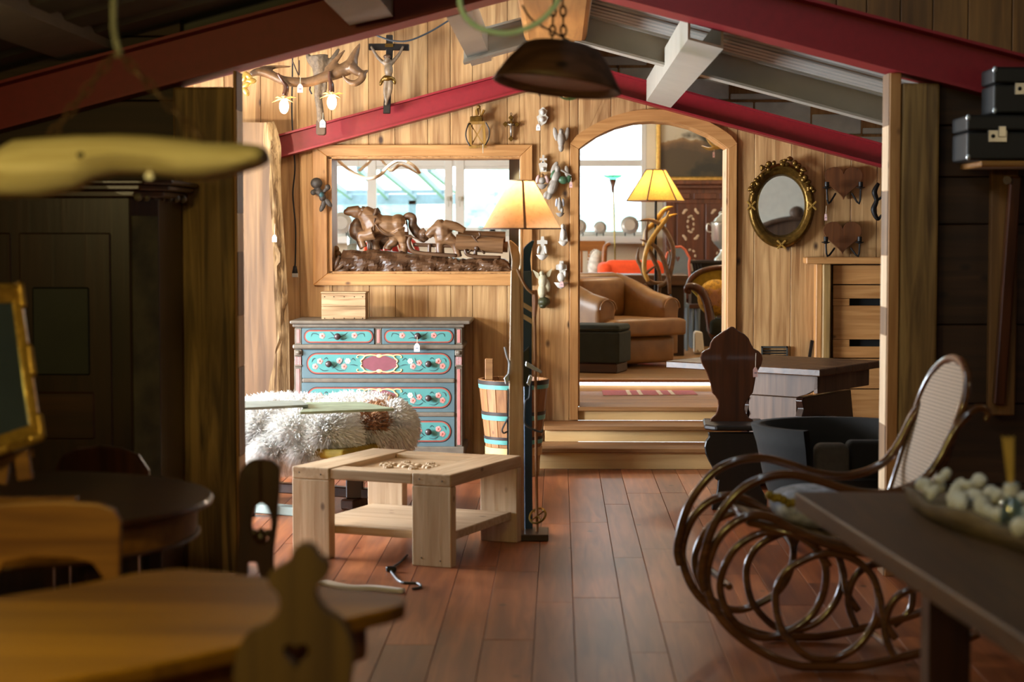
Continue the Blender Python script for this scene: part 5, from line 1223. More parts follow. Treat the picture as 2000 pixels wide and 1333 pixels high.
for sx in (-.26, .26):
    q = MB(); q.tube([(cxx + sx, cyy, .014), (cxx + sx, cyy, .12)], .014, 8); q.build('support', 'cable_grey', ac)
# ================================================================== FAR ROOM
def TF(loc, rz): return Matrix.Translation(Vector(loc)) @ Matrix.Rotation(rz, 4, 'Z')
# ---- leather club armchair
ca = thing('club_armchair', 'tan leather club armchair behind the dark footstool', 'armchair', (.50, 16.55, FZ), math.radians(38))
q = MB(); q.box(-.36, .36, -.38, .40, .03, .26); q.build('base', 'leather_tan', ca, True, bev=.04, seg=3, world=False)
q = MB(); q.box(-.27, .27, -.30, .22, .26, .42); q.box(-.40, .40, -.48, -.29, .27, .42); q.build('seat_cushion', 'leather_tan', ca, True, remesh=.025, sm=6, world=False)
for s in (-1, 1):
    q = MB(); rings = []
    for y, h, w_ in ((-.32, .60, .10), (-.1, .64, .10), (.2, .74, .10), (.42, .80, .11)):
        rings.append([Vector((s*.36 + w_*math.cos(a*math.pi/6) * (1 if True else 0), y, .10 if a in (7, 8, 9, 10, 11) else h - .1 + .1*math.sin(a*math.pi/6))) for a in range(12)])
    q.loft(rings); q.build('arm', 'leather_tan', ca, True, remesh=.02, sm=5, world=False)
    q = MB(); q.tube([(s*.36 + .085*math.cos(math.pi*k/10), -.335, .5 + .085*math.sin(math.pi*k/10)) for k in range(11)], .008, 6); q.build('piping', 'leather_tan', ca, world=False)
q = MB(); q.box(-.34, .34, .30, .46, .1, .80); q.build('backrest', 'leather_tan', ca, True, bev=.07, seg=4, world=False)
q = MB(); q.box(-.27, .27, .17, .30, .40, .76); q.build('back_cushion', 'leather_tan', ca, True, bev=.06, seg=4, world=False)
# ---- footstool
fs = thing('footstool', 'dark green velvet footstool in front of leather armchair', 'footstool', (.335, 15.72, FZ), math.radians(-16))
q = MB(); q.box(-.20, .20, -.18, .18, 0, .085); q.build('plinth', 'dark_wood_x', fs, bev=.01, world=False)
q = MB(); q.box(-.225, .225, -.2, .2, .085, .34); q.build('body', 'velvet_green', fs, bev=.012, seg=2, world=False)
q = MB(); q.box(-.225, .225, -.2, .2, .34, .40); q.build('cushion', 'velvet_green', fs, True, bev=.05, seg=4, world=False)
# ---- heavy table
ft = thing('timber_table', 'heavy old timber table behind the leather armchair', 'table', (.9, 18.0, FZ))
tz = P(0, 536, 17.7).z
for k in range(3):
    q = MB(); q.prism([(wx(1172, 17.7), 17.62 + k*.2, tz), (wx(1344, 17.7), 17.62 + k*.2, tz), (wx(1344, 17.7), 17.815 + k*.2, tz), (wx(1210, 17.7), 17.815 + k*.2, tz)], (0, 0, -.1)); q.build('top_plank', 'table_old_x', ft, bev=.008)
for x0, x1 in ((1309, 1337), (1215, 1240)):
    q = MB(); q.box(wx(x0, 17.8), wx(x1, 17.8), 17.75, 18.1, FZ, tz - .1); q.build('leg', 'dark_wood_z', ft, bev=.008)
q = MB(); q.box(wx(1225, 17.8), wx(1315, 17.8), 17.88, 17.96, tz - .2, tz - .1); q.build('apron', 'dark_wood_x', ft)
# ---- antler floor lamp
LA = 17.25
la = thing('antler_floor_lamp', 'floor lamp of interlaced antlers with yellow parchment shade', 'lamp', (wx(1281, LA), LA, FZ))
c0 = P(1281, 393, LA); zt = P(1281, 332, LA).z
q = MB(); shade(q, c0, zt, ln(58, LA), ln(19, LA), 6, a0=math.radians(10)); sh = q.build('lamp_shade', 'shade_yellow', la)
for k in range(6):
    a = math.radians(10) + k*math.pi/3; r0, r1 = ln(58, LA), ln(19, LA); q = MB()
    q.tube([(c0.x + r0*math.cos(a), c0.y + r0*math.sin(a), c0.z), (c0.x + r1*math.cos(a), c0.y + r1*math.sin(a), zt)], .006, 6); q.build('shade_seam', 'shade_trim', sh)
for r, z in ((ln(58, LA), c0.z), (ln(19, LA), zt)):
    q = MB(); q.tube([(c0.x + r*math.cos(math.radians(10) + k*math.pi/3), c0.y + r*math.sin(math.radians(10) + k*math.pi/3), z) for k in range(6)], .006, 6, closed=True); q.build('shade_rim', 'shade_trim', sh)
q = MB(); q.tube([(c0.x, c0.y, FZ + .02), (c0.x, c0.y, c0.z + .06)], .012, 8); q.build('pole', 'iron', la)
q = MB(); q.lathe([(.16, 0), (.16, .015), (.03, .03)], (c0.x, c0.y, FZ), 20); q.build('base', 'iron', la)
for dy, pts, rs in ((-.06, ((1245, 432), (1270, 430), (1290, 440), (1305, 460), (1315, 490), (1310, 530), (1300, 553), (1285, 560)), [.004, .016, .02, .022, .022, .022, .02, .02]),
    (-.1, ((1307, 412), (1300, 430), (1285, 450), (1268, 475), (1259, 505), (1259, 530), (1266, 550)), [.004, .016, .02, .022, .022, .022, .018]),
    (.03, ((1315, 404), (1300, 408), (1288, 422), (1274, 440), (1262, 452), (1258, 480)), [.004, .018, .024, .024, .02, .018]),
    (0, ((1323, 418), (1305, 424), (1288, 440), (1275, 470), (1270, 500)), [.004, .016, .022, .02, .014]),
    (-.08, ((1250, 468), (1275, 478), (1290, 495), (1300, 520), (1306, 545), (1308, 575)), [.004, .018, .022, .022, .02, .016]),
    (-.03, ((1248, 483), (1245, 505), (1252, 520), (1260, 540), (1275, 552), (1300, 553)), [.004, .018, .02, .02, .018, .016]),
    (-.11, ((1285, 517), (1274, 524), (1262, 534)), [.003, .01, .014]), (-.08, ((1258, 556), (1275, 573), (1295, 585), (1313, 579)), [.016, .018, .012, .003]),
    (0, ((1266, 430), (1262, 455), (1264, 480), (1276, 505), (1288, 540), (1284, 600)), [.004, .016, .02, .022, .02, .02]), (.02, ((1302, 480), (1309, 500), (1306, 520)), [.003, .012, .016])):
    q = MB(); q.tube(spl([P(x, y, LA + dy) for x, y in pts], 5), rs, 8); q.build('antler', 'horn_yellow' if pts[0][1] < 420 else 'horn', la, True)
point('antler_floor_lamp_light', (c0.x, c0.y, c0.z + .12), 7, (1, .74, .40), .04)
# ---- orange sofa
so = thing('sofa', 'bright orange upholstered sofa behind the timber table', 'sofa', (wx(1235, 19.2), 19.3, FZ))
x0, x1 = wx(1174, 19), wx(1298, 19); zt = P(0, 508, 19).z
q = MB(); q.box(x0 + .03, x1, 19.0, 19.22, FZ + .25, zt); q.build('backrest', 'orange_fabric', so, True, bev=.08, seg=4)
q = MB(); q.box(x0, x1 + .02, 19.22, 19.85, FZ + .15, FZ + .45); q.build('seat', 'orange_fabric', so, True, bev=.05, seg=3)
q = MB(); q.box(x0 - .02, x0 + .12, 18.98, 19.85, FZ + .15, zt - .03); q.build('arm', 'orange_fabric', so, True, bev=.06, seg=4)
for x in (x0 + .06, x1 - .06):
    for y in (19.08, 19.75):
        q = MB(); q.tube([(x, y, FZ), (x, y, FZ + .27)], .02, 8); q.build('leg', 'dark_wood_z', so)
# ---- painted farmhouse chair
pc = thing('painted_chair', 'grey painted chair with heart cut-out and orange rim', 'chair', (wx(1325, 18.5), 18.6, FZ))
ol = [(1301, 545), (1303, 520), (1299, 508), (1303, 495), (1311, 490), (1316, 483), (1330, 482), (1338, 488), (1343, 498), (1347, 504), (1345, 518), (1347, 545)]
def grow(pts, f):
    cx = sum(p[0] for p in pts)/len(pts); cy = sum(p[1] for p in pts)/len(pts); return [(cx + (x-cx)*f, cy + (y-cy)*f) for x, y in pts]
def holed(outer, hole, Y, t):
    k = min(range(len(outer)), key=lambda i: outer[i][1])
    o2 = outer[k:] + outer[:k+1]; j = min(range(len(hole)), key=lambda i: (hole[i][1]))
    h2 = hole[j:] + hole[:j+1]
    area2 = lambda p: sum(p[i][0]*p[(i+1) % len(p)][1] - p[(i+1) % len(p)][0]*p[i][1] for i in range(len(p)))
    if (area2(outer) > 0) == (area2(hole) > 0): h2 = h2[::-1]
    m = MB(); return m.pp(o2 + h2, Y, t)
q = holed(ol, heart(1324, 507, 9, 12, 16), 18.5, .03); q.build('backrest', 'painted_grey', pc)
q = MB(); q.tube([P(x, y, 18.505) for x, y in ol], .014, 6); q.build('rim', 'painted_orange', pc)
xa, xb = wx(1301, 18.5), wx(1347, 18.5)
q = MB(); q.box(xa, xb, 18.5, 18.85, FZ + .43, FZ + .46); q.build('seat', 'painted_grey', pc)
for x in (xa + .02, xb - .02):
    for y in (18.52, 18.82):
        q = MB(); q.tube([(x, y, FZ), (x, y, FZ + .43)], [.013, .02], 8); q.build('leg', 'painted_grey', pc)
q = MB(); q.box(xa + .03, xb - .03, 18.5, 18.52, FZ + .46, FZ + .75); q.build('back_board', 'painted_grey', pc)
# ---- inlaid cupboard
cp = thing('inlaid_cupboard', 'large dark cupboard with inlaid floral doors below painting', 'cupboard', (wx(1400, 20.3), 20.6, FZ))
cx0, cx1 = wx(1300, 20.3), wx(1530, 20.3); cz = P(0, 362, 20.3).z
q = MB(); q.box(cx0, cx1, 20.32, 20.9, FZ, cz); q.build('body', 'cupboard_far', cp)
q = MB(); q.box(cx0 - .06, cx1 + .06, 20.24, 20.9, cz, cz + .05); q.box(cx0 - .03, cx1 + .03, 20.27, 20.9, cz - .04, cz); q.build('cornice', 'cupboard_far', cp, bev=.008)
for a, b in ((1322, 1376), (1378, 1440), (1442, 1500)):
    q = MB(); q.box(wx(a, 20.3), wx(b, 20.3), 20.295, 20.32, P(0, 585, 20.3).z, P(0, 398, 20.3).z); d = q.build('door', 'cupboard_far', cp, bev=.006)
    mx_ = (a + b)/2
    q = MB(); w_ = (b - a)/2
    for sx in (-1, 1):
        for cy in (415, 462):
            for k in (0, 1): q.ep(mx_ + sx*(w_ - 14 - 3*k), cy + (4 if cy > 430 else -4)*k, 20.292, 4.5, 2.6, .004, 45*sx*(1 if cy < 430 else -1) + 30*k, 8, 5)
    for k in range(9):
        a2 = k*.7; q.ep(mx_ + 6*math.cos(a2), 438 + 16*math.sin(a2), 20.292, 2.2, 3.4, .004, k*40, 8, 5)
    for k in range(7):
        a2 = k*.9; q.ep(mx_ + 9*math.cos(a2), 500 + 12*math.sin(a2), 20.292, 2.2, 3.2, .004, k*50, 8, 5)
    q.build('floral_inlay', 'inlay', d)['kind'] = 'stuff'
q = MB(); q.box(wx(1300, 20.3), wx(1318, 20.3), 20.29, 20.32, FZ + .1, cz - .05); q.build('pilaster', 'cupboard_far', cp, bev=.006)
for a, b in ((1318, 1348), (1355, 1400), (1406, 1450)):
    q = MB(); q.box(wx(a, 20.3), wx(b, 20.3), 20.3, 20.32, P(0, 390, 20.3).z, P(0, 378, 20.3).z); q.build('frieze_panel', 'cupboard_far', cp, bev=.006)
# ---- landscape painting
pt = thing('painting', 'dark alpine landscape painting in gold frame above cupboard', 'painting', P(1400, 358, 20.95))
PYY = 21.05
a, b = P(1291, 345, PYY), P(1500, 190, PYY)
q = MB(); q.box(a.x, b.x, PYY + .02, PYY + .04, a.z, b.z); cv = q.build('canvas', 'tag_white', pt)
for x0, x1, y0, y1 in ((1281, 1291, 180, 358), (1500, 1510, 180, 358), (1291, 1500, 345, 358), (1291, 1500, 180, 190)):
    q = MB(); q.box(*bx(x0, x1, y0, y1, PYY - .02, .07)); q.build('frame_rail', 'gilt_bright', pt, bev=.015, seg=2)
m, nt, bs_ = newmat('alpine_canvas'); N = nt.nodes; Lk = nt.links.new
tc = N.new('ShaderNodeTexCoord'); sep = N.new('ShaderNodeSeparateXYZ'); Lk(tc.outputs['Generated'], sep.inputs[0])
def nz(scale, det=5):
    n = N.new('ShaderNodeTexNoise'); n.inputs['Scale'].default_value = scale; n.inputs['Detail'].default_value = det; Lk(tc.outputs['Generated'], n.inputs[0]); return n
def mth(op, a, b):
    n = N.new('ShaderNodeMath'); n.operation = op
    for i, v in enumerate((a, b)):
        if isinstance(v, (int, float)): n.inputs[i].default_value = v
        else: Lk(v, n.inputs[i])
    return n.outputs[0]
ridge = mth('ADD', mth('MULTIPLY', nz(3.2).outputs['Fac'], .5), .24)
hgt = mth('SUBTRACT', sep.outputs[2], ridge)
sky = N.new('ShaderNodeValToRGB'); e = sky.color_ramp.elements
e[0].position = .0; e[0].color = hexc('#4e4028'); e[1].position = 1; e[1].color = hexc('#7d786c')
for p_, c_ in ((.36, '#4a3a26'), (.45, '#6e5234'), (.5, '#94714a'), (.506, '#b8ab92'), (.7, '#c2b69e')):
    x = e.new(p_); x.color = hexc(c_)
Lk(mth('ADD', mth('MULTIPLY', hgt, .8), .5), sky.inputs[0])
trees = N.new('ShaderNodeValToRGB'); e = trees.color_ramp.elements; e[0].position = .44; e[0].color = (0, 0, 0, 1); e[1].position = .54; e[1].color = (1, 1, 1, 1)
Lk(mth('ADD', mth('MULTIPLY', nz(5).outputs['Fac'], .6), mth('MULTIPLY', sep.outputs[0], .45)), trees.inputs[0])
mxn = N.new('ShaderNodeMix'); mxn.data_type = 'RGBA'; Lk(trees.outputs[0], mxn.inputs[0]); Lk(sky.outputs[0], mxn.inputs[6]); mxn.inputs[7].default_value = hexc('#2a261a')
Lk(mxn.outputs[2], bs_.inputs['Base Color']); bs_.inputs['Roughness'].default_value = .5
cv.data.materials[0] = m
# ---- cabinet with samovar
bc = thing('black_cabinet', 'black carved side cabinet carrying the samovar', 'cabinet', (wx(1410, 19.3), 19.5, FZ))
x0, x1 = wx(1352, 19.2), wx(1480, 19.2); zc = P(0, 509, 19.2).z
q = MB(); q.box(x0, x1, 19.28, 19.7, FZ, zc - .03); q.build('body', 'black_wood', bc)
q = MB(); q.box(wx(1345, 19.2), x1 + .03, 19.2, 19.74, zc - .03, zc); q.build('top', 'black_wood', bc, bev=.006)
for k in range(4):
    q = MB(); q.tube([P(1349 + k*6, 513, 19.24), P(1352 + k*6, 530, 19.26)], .012, 6); q.build('carved_flute', 'black_wood' if k else 'silver', bc)
sm_ = thing('samovar', 'tall silver samovar urn standing on the black cabinet', 'samovar', P(1412, 508, 19.45))
c = Vector((wx(1412, 19.45), 19.45, zc))
def lathe_part(nm, prof, mat, par, n=24):
    q = MB(); q.lathe(prof, c, n); return q.build(nm, mat, par, 'auto')
lathe_part('foot', [(.09, 0), (.085, .02), (.05, .05), (.03, .08), (.028, .11), (.05, .13)], 'silver', sm_)
lathe_part('urn', [(.05, .13), (.09, .17), (.115, .21), (.118, .34), (.122, .35), (.122, .38), (.13, .385), (.10, .40)], 'silver', sm_)
lathe_part('lid', [(.10, .40), (.08, .43), (.05, .45), (.04, .475), (.05, .48), (.03, .5)], 'silver', sm_)
lathe_part('finial', [(.012, .5), (.022, .515), (.02, .535), (.004, .545)], 'dark_wood_z', sm_)
for s in (-1, 1):
    q = MB(); q.tube(spl([c + Vector((s*.115, 0, .36)), c + Vector((s*.16, 0, .37)), c + Vector((s*.16, 0, .30)), c + Vector((s*.118, 0, .29))], 4), .008, 6); q.build('handle', 'silver', sm_)
# ---- brocade armchair
VC = 17.0
va = thing('upholstered_armchair', 'carved walnut armchair in mustard brocade with lattice cushion', 'armchair', (wx(1410, VC), VC, FZ))
def v6(x, y): return (1100 + x/4.1667, 440 + y/4.1667)
bo = [(1010, 505), (1040, 440), (1100, 390), (1180, 360), (1280, 345), (1400, 350), (1480, 400), (1520, 500), (1500, 640), (1400, 740), (1250, 760)]
q = MB(); q.tube(spl([P(*v6(x, y), VC + .3) for x, y in bo], 5), .026, 8); q.build('back_frame', 'walnut', va, True)
q = MB(); q.pp([v6(x, y) for x, y in [(1030, 520)] + bo[1:]], VC + .3, .06); q.build('back_upholstery', 'mustard_velvet', va, bev=.02, seg=2)
q = MB(); q.tube(spl([P(*v6(x, y), VC + .05) for x, y in ((1040, 545), (1005, 535), (1010, 505), (1060, 500), (1120, 535), (1160, 600), (1185, 690), (1200, 790), (1220, 880), (1250, 950), (1245, 1010))], 5), [.02, .024, .03, .036, .04, .042, .042, .045, .045, .03, .022], 10); q.build('arm_scroll', 'walnut', va, True)
q = MB(); q.tube(spl([P(*v6(x, y), VC + .05) for x, y in ((1480, 545), (1500, 600), (1480, 700), (1460, 800), (1440, 900), (1450, 1010))], 5), [.03, .04, .04, .045, .03, .02], 10); q.build('arm_scroll', 'walnut', va, True)
q = MB(); a = P(*v6(1190, 820), VC); b = P(*v6(1470, 900), VC); q.box(a.x, b.x, VC - .02, VC + .42, b.z, a.z + .06); q.build('seat', 'velvet_green', va, True, bev=.04, seg=3)
for x in (1260, 1440):
    q = MB(); p = P(*v6(x, 900), VC + .38); q.tube([p, Vector((p.x, p.y + .05, FZ))], [.025, .016], 8); q.build('leg', 'walnut', va)
q = MB(); q.ep(*v6(1235, 590), VC + .12, 34, 36, .09, 20, 18, 12); cu = q.build('cushion', 'mustard_brocade', va, True)
q = MB()
for k in range(7):
    for s in (-1, 1):
        x, y = 1235 + (k - 3)*14, 590
        q.tube([P(*v6(x - s*45, y - 80 + abs(k-3)*6), VC + .025), P(*v6(x + s*45, y + 80 - abs(k-3)*6), VC + .025)], .003, 4)
q.build('lattice', 'shade_band', cu)['kind'] = 'stuff'
# ---- small furniture between
gs = thing('grey_stool', 'slim grey stool seen between table and brocade armchair', 'stool', (wx(1350, 19.2), 19.2, FZ))
q = MB(); q.box(wx(1336, 19.1), wx(1364, 19.1), 19.1, 19.4, FZ + .40, FZ + .44); q.build('seat', 'dark_wood_x', gs)
for x in (1338, 1350, 1362):
    for y in (19.12, 19.36):
        q = MB(); q.tube([(wx(x, 19.1), y, FZ), (wx(x, 19.1), y, FZ + .40)], [.014, .02], 8); q.build('leg', 'painted_grey', gs)
gs.location.y -= .23
wp = MB(); wp.pp([(1357, 690), (1357, 652), (1360, 648), (1372, 650), (1376, 690), (1372, 684), (1366, 690), (1362, 684)], 18.0, .2)
for v in wp.v: v.z = max(v.z, FZ + .001)
tagp(wp.build('painted_block', 'white_paint', None, bev=.004), 'low white painted block beside the brocade armchair', 'block')
# low live-edge slab is the table; bench and cushion at the back left
bh = thing('settle_bench', 'honey wooden settle with slatted back below the window', 'bench', (wx(1130, 19.9), 19.9, FZ))
q = MB(); q.box(wx(1040, 19.8), wx(1186, 19.8), 19.95, 19.99, P(0, 492, 19.8).z, P(0, 471, 19.8).z); q.build('top_rail', 'bench_far', bh, bev=.006)
q = MB(); q.tube(spl([P(x, y, 19.6) for x, y in ((1195, 476), (1186, 482), (1183, 496), (1182, 520), (1182, 560))], 4), [.018, .024, .03, .03, .03], 8); q.build('end_post', 'bench_far', bh, True)
q = MB(); q.box(wx(1040, 19.8), wx(1186, 19.8), 19.5, 19.98, FZ + .40, FZ + .44); q.build('seat', 'bench_far', bh)
for x in (1060, 1080, 1100, 1120, 1135, 1150):
    q = MB(); q.box(wx(x, 19.8), wx(x + 5, 19.8), 19.955, 19.975, FZ + .44, P(0, 492, 19.8).z); q.build('slat', 'bench_far', bh)
q = MB(); q.box(wx(1040, 19.8), wx(1186, 19.8), 19.955, 19.98, FZ + .58, FZ + .64); q.build('mid_rail', 'bench_far', bh)
for x in (1045, 1178):
    q = MB(); q.box(wx(x, 19.8), wx(x + 6, 19.8), 19.52, 19.58, FZ, FZ + .40); q.build('leg', 'bench_far', bh)
q = MB(); q.ep(1165, 520, 19.72, 15, 31, .11, 8, 18, 12); cw = tagp(q.build('cushion', 'cushion_white', None, True), 'pale embroidered cushion standing on the settle', 'cushion')
q = MB(); rnd = random.Random(6)
for k in range(26):
    a = k*2*math.pi/26; q.ep(1165 + 15.5*math.cos(a), 520 + 31*math.sin(a), 19.72, 1.6, 1.6, .01, 0, 6, 4)
q.build('fringe', 'cushion_white', cw, True, world=False)['kind'] = 'stuff'
bh.location.y += .6; cw.location.y += .6
# ---- torchiere
to = thing('torchiere', 'slim brass torchiere with flared glass top before the window', 'lamp', (wx(1204, 20.3), 20.3, FZ))
q = MB(); q.tube([(wx(1206, 20.3), 20.3, FZ), P(1198, 368, 20.3)], .009, 8); q.build('pole', 'brass', to)
tcn = P(1197, 360, 20.3)
q = MB(); q.lathe([(.012, -.09), (.018, -.03), (.04, .05), (.03, .05)], tcn, 16); q.build('funnel', 'walnut', to, True)
q = MB(); q.lathe([(.03, .05), (.075, .07), (.115, .095), (.11, .097), (.07, .075)], tcn, 20); q.build('glass_dish', 'green_glass', to, True)
q = MB(); q.lathe([(.13, 0), (.13, .015), (.02, .03)], (wx(1206, 20.3), 20.3, FZ), 20); q.build('base', 'brass', to)
# ---- plates on the sill
def plate(label, x, y, r):
    Y = BY - .13; R = ln(r, Y); zs = WZ0 - .002
    t = thing('plate', label, 'plate', (wx(x, Y), Y, zs), group='pewter plates on the window sill')
    q = MB(); q.lathe([(.001, .012), (R*.6, .012), (R*.66, .004), (R, -.004), (R, .002), (R*.66, .012), (R*.6, .02), (.001, .02)], (0, 0, 0), 32)
    T = Matrix.Translation((wx(x, Y), Y, zs + R + .018)) @ Matrix.Rotation(math.radians(80), 4, 'X'); q.v = [T @ v for v in q.v]; q.build('dish', 'pewter', t, 'auto')
    for s in (-1, 1):
        q = MB(); xx = wx(x, Y) + s*R*.5; q.tube([(xx, Y - .05, zs + .04), (xx, Y - .045, zs + .004), (xx, Y + .06, zs + .006), (xx, Y + .03, zs + .09)], .006, 6); q.build('stand', 'iron', t)
plate('pewter plate on stand half hidden at the left jamb of the arch', 1131, 438, 15)
plate('small pewter plate on stand, middle one seen through the arch', 1172, 442, 13)
plate('larger pewter plate on stand right of the torchiere', 1230, 438, 18)
plate('large pewter plate on stand behind the carved horse head', 666, 433, 22)
# ---- hanging antler piece and wavy lamp
ha = thing('hanging_antler', 'small antler piece hanging before the painting', 'antler', P(1395, 300, 16.5))
q = MB(); q.tube(spl([P(x, y, 16.5) for x, y in ((1370, 285), (1385, 291), (1400, 288), (1420, 285))], 4), [.003, .014, .018, .02], 8); q.tube(spl([P(x, y, 16.5) for x, y in ((1379, 270), (1388, 280), (1398, 287))], 4), [.003, .012, .014], 8); q.build('antler', 'horn_yellow', ha, True)
q = MB(); q.tube([P(1405, 288, 16.5), Vector((P(1405, 288, 16.5).x, 16.5, 3.4))], .003, 5); q.build('cord', 'iron', ha)
price_tag(ha, 1394, 297, 16.47, 'tag_pink', 4, 11, 6)
wlm = thing('wavy_pendant', 'looped wooden ribbon pendant lamp seen through the opening', 'lamp', P(740, 330, 16.5))
q = MB()
for pts, w_ in ((((270, 150), (350, 220), (470, 290), (560, 305), (640, 270), (700, 200), (780, 155), (860, 160), (930, 200), (980, 262)), .035), (((450, 240), (510, 190), (560, 135), (600, 115)), .03), (((610, 120), (650, 150), (690, 200), (730, 240), (800, 190), (850, 200), (960, 262)), .028)):
    cc = spl([P(*h3(x, y), 16.5 + .15*math.sin(i*1.3)) for i, (x, y) in enumerate(pts)], 6); flat(q, cc, [w_*.35, w_*.35], .05)
q.build('ribbon', 'wood_light_lamp', wlm, True)
q = MB(); cc = spl([P(*h3(x, y), 16.4) for x, y in ((640, 262), (700, 196), (780, 150), (860, 158))], 6); flat(q, cc, [.006, .006], .03); q.build('led_line', 'wood_lamp_led', wlm)
for x in (700, 780):
    q = MB(); q.tube([P(x, 325, 16.5), Vector((P(x, 325, 16.5).x, 16.5, 3.4))], .002, 5); q.build('suspension', 'string', wlm)
# ---- oddments seen behind the horse
vs_ = thing('glass_vase', 'tall clear glass goblet vase behind the carved horse', 'vase', (wx(690, 17.0), 17.0, FZ))
stp = MB(); stp.box(wx(600, 17), wx(905, 17), 16.7, 17.4, FZ + .77, FZ + .81); dtb = thing('display_table', 'dark display table behind the carved sculpture', 'table', (wx(750, 17), 17.0, FZ)); stp.build('top', 'dark_wood_x', dtb)
for x in (610, 890):
    for y in (16.74, 17.36):
        q = MB(); q.tube([(wx(x, 17), y, FZ), (wx(x, 17), y, FZ + .77)], .025, 8); q.build('leg', 'dark_wood_z', dtb)
zz0 = FZ + .81; vs_.location.z = zz0
q = MB(); q.lathe([(.05, 0), (.05, .008), (.012, .02), (.012, .12), (.05, .16), (.06, .25), (.055, .36), (.052, .36), (.056, .25)], (wx(690, 17), 17.0, zz0), 20); q.build('goblet', 'vase_glass', vs_, True)
rc = thing('red_cushion', 'red striped cushion lying behind the carved horse', 'cushion', (wx(770, 17), 17.05, zz0))
q = MB(); q.ep(775, 494, 17.05, 45, 36, .1, -8, 18, 12)
for v in q.v: v.z = max(v.z, zz0 + .001)
q.build('cover', 'red_cloth', rc, True)
q = MB(); 
for k in range(5): q.tube(spl([P(745 + k*14, 470, 16.97), P(750 + k*15, 490, 16.94), P(752 + k*16, 505, 16.96)], 3), .006, 5)
q.build('stripes', 'white_paint', rc)['kind'] = 'stuff'
q = MB(); q.box(wx(707, 17), wx(724, 17), 17.15, 17.3, zz0, P(0, 474, 17).z); tagp(q.build('red_box', 'orange_fabric', None, bev=.01), 'orange red box between the horses\' legs, far behind', 'box')
dl = thing('carved_shell', 'dark carved shell ornament at the left end of the sill', 'ornament', P(655, 533, WY + .14))
for k in range(7):
    a = math.radians(200 - k*33); q = MB(); c_ = P(652, 531, WY + .03); tip = c_ + Vector((.11*math.cos(a), -.01, .11*max(0.02, math.sin(a)) + .01)); q.tube([c_, c_.lerp(tip, .6), tip], [.008, .018, .01], 8); q.build('lobe', 'carved', dl, True)
q = MB(); q.ep(656, 487, WY + .2, 7, 7, .025); q.ep(648, 498, WY + .2, 8, 8, .03); q.ep(660, 497, WY + .2, 7, 8, .03); q.tube([P(655, 500, WY + .2), P(655, 532, WY + .2)], .02, 8); tagp(q.build('wooden_flower', 'honey_chair', None, True), 'small ochre wooden figure behind the carved shell', 'figurine')
# small glasses on sill at right of pass-through
for k, (x, h) in enumerate(((940, 20), (962, 14), (984, 18))):
    Y = BY - .12; q = MB(); q.lathe([(.03, 0), (.03, .006), (.008, .012), (.008, ln(h*.5, Y)), (.035, ln(h*.6, Y)), (.03, ln(h, Y))], (wx(x, Y), Y, WZ0 - .002), 14)
    tagp(q.build('goblet', 'vase_glass' if k != 1 else 'iron', None, True), ['clear goblet on sill left of the lamp shade', 'dark goblet on sill, middle of three', 'clear goblet on the sill nearest the dark post'][k], 'goblet', 'goblets on the far sill')
# ---- red mat on the landing
rm = thing('floor_mat', 'small red striped mat on the landing below LED strip', 'mat', (wx(1268, 14.5), 14.5, .354))
def mm(x, y): return (1040 + x/5.553, 680 + y/5.553)
pts = [G(*mm(752, 458), .36), G(*mm(1722, 447), .36), G(*mm(1795, 505), .36), G(*mm(768, 512), .36)]
q = MB(); q.prism(pts, (0, 0, -.005)); q.build('cloth', 'mat_red', rm)
for f in (.27, .29, .39, .41, .6, .62, .73, .75):
    a, b = pts[0].lerp(pts[1], f), pts[3].lerp(pts[2], f); e = Vector((.008, 0, .0012)); q = MB(); q.add([a - e + Vector((0, 0, .0024)), a + e, b + e, b - e + Vector((0, 0, .0024))], [(0, 1, 2, 3)]); q.build('stripe', 'mat_cream', rm)
q = MB()
for k in range(60):
    a = pts[3].lerp(pts[2], (k + .5)/60); q.box(a.x - .004, a.x + .004, a.y - .02, a.y, a.z - .005, a.z - .002)
q.build('fringe', 'mat_cream', rm)['kind'] = 'stuff'
# ================================================================== FRONT ROOM, LEFT
def chain(q, a, b, r=.012, w=.003, sag=0.0):
    a, b = Vector(a), Vector(b); n = max(2, int((b - a).length / (r*2.3))); d = (b - a).normalized()
    s1 = d.cross(Vector((0, 1, .1))).normalized(); s2 = d.cross(s1)
    for k in range(n):
        c = a.lerp(b, (k + .5)/n) + Vector((0, 0, -sag*math.sin(math.pi*(k+.5)/n))); s = s1 if k % 2 else s2
        q.tube([c + d*(r*1.5*math.cos(t*math.pi/4)) + s*(r*.75*math.sin(t*math.pi/4)) for t in range(8)], w, 5, closed=True)
# ---- painted cupboard in the dark
kc = thing('painted_cupboard', 'tall dark painted cupboard with mottled corner in left shadows', 'cupboard', (P(150, 800, 8.4).x, 8.4, 0))
KX = lambda x, Y: P(x, 600, Y).x
zc = P(0, 386, 8.2).z
plan = [(KX(-420, 8.2), 8.2), (KX(255, 8.2), 8.2), (KX(312, 8.31), 8.31), (KX(356, 8.76), 8.76), (KX(-420, 8.2), 8.76)]
q = MB(); q.prism([(x, y, .0) for x, y in plan], (0, 0, zc)); q.build('body', 'dark_wood_z', kc, bev=.004)
def kgrow(f): 
    return [(x + (f if i in (1, 2, 3) else -f), y - (f if i in (0, 1, 2) else 0)) for i, (x, y) in enumerate(plan)]
for f, z0, z1 in ((.03, zc, zc + .03), (.06, zc + .03, zc + .055), (.08, zc + .055, zc + .075)):
    q = MB(); q.prism([(x, y, z0) for x, y in kgrow(f)], (0, 0, z1 - z0)); q.build('cornice', 'dark_wood_x', kc, bev=.006)
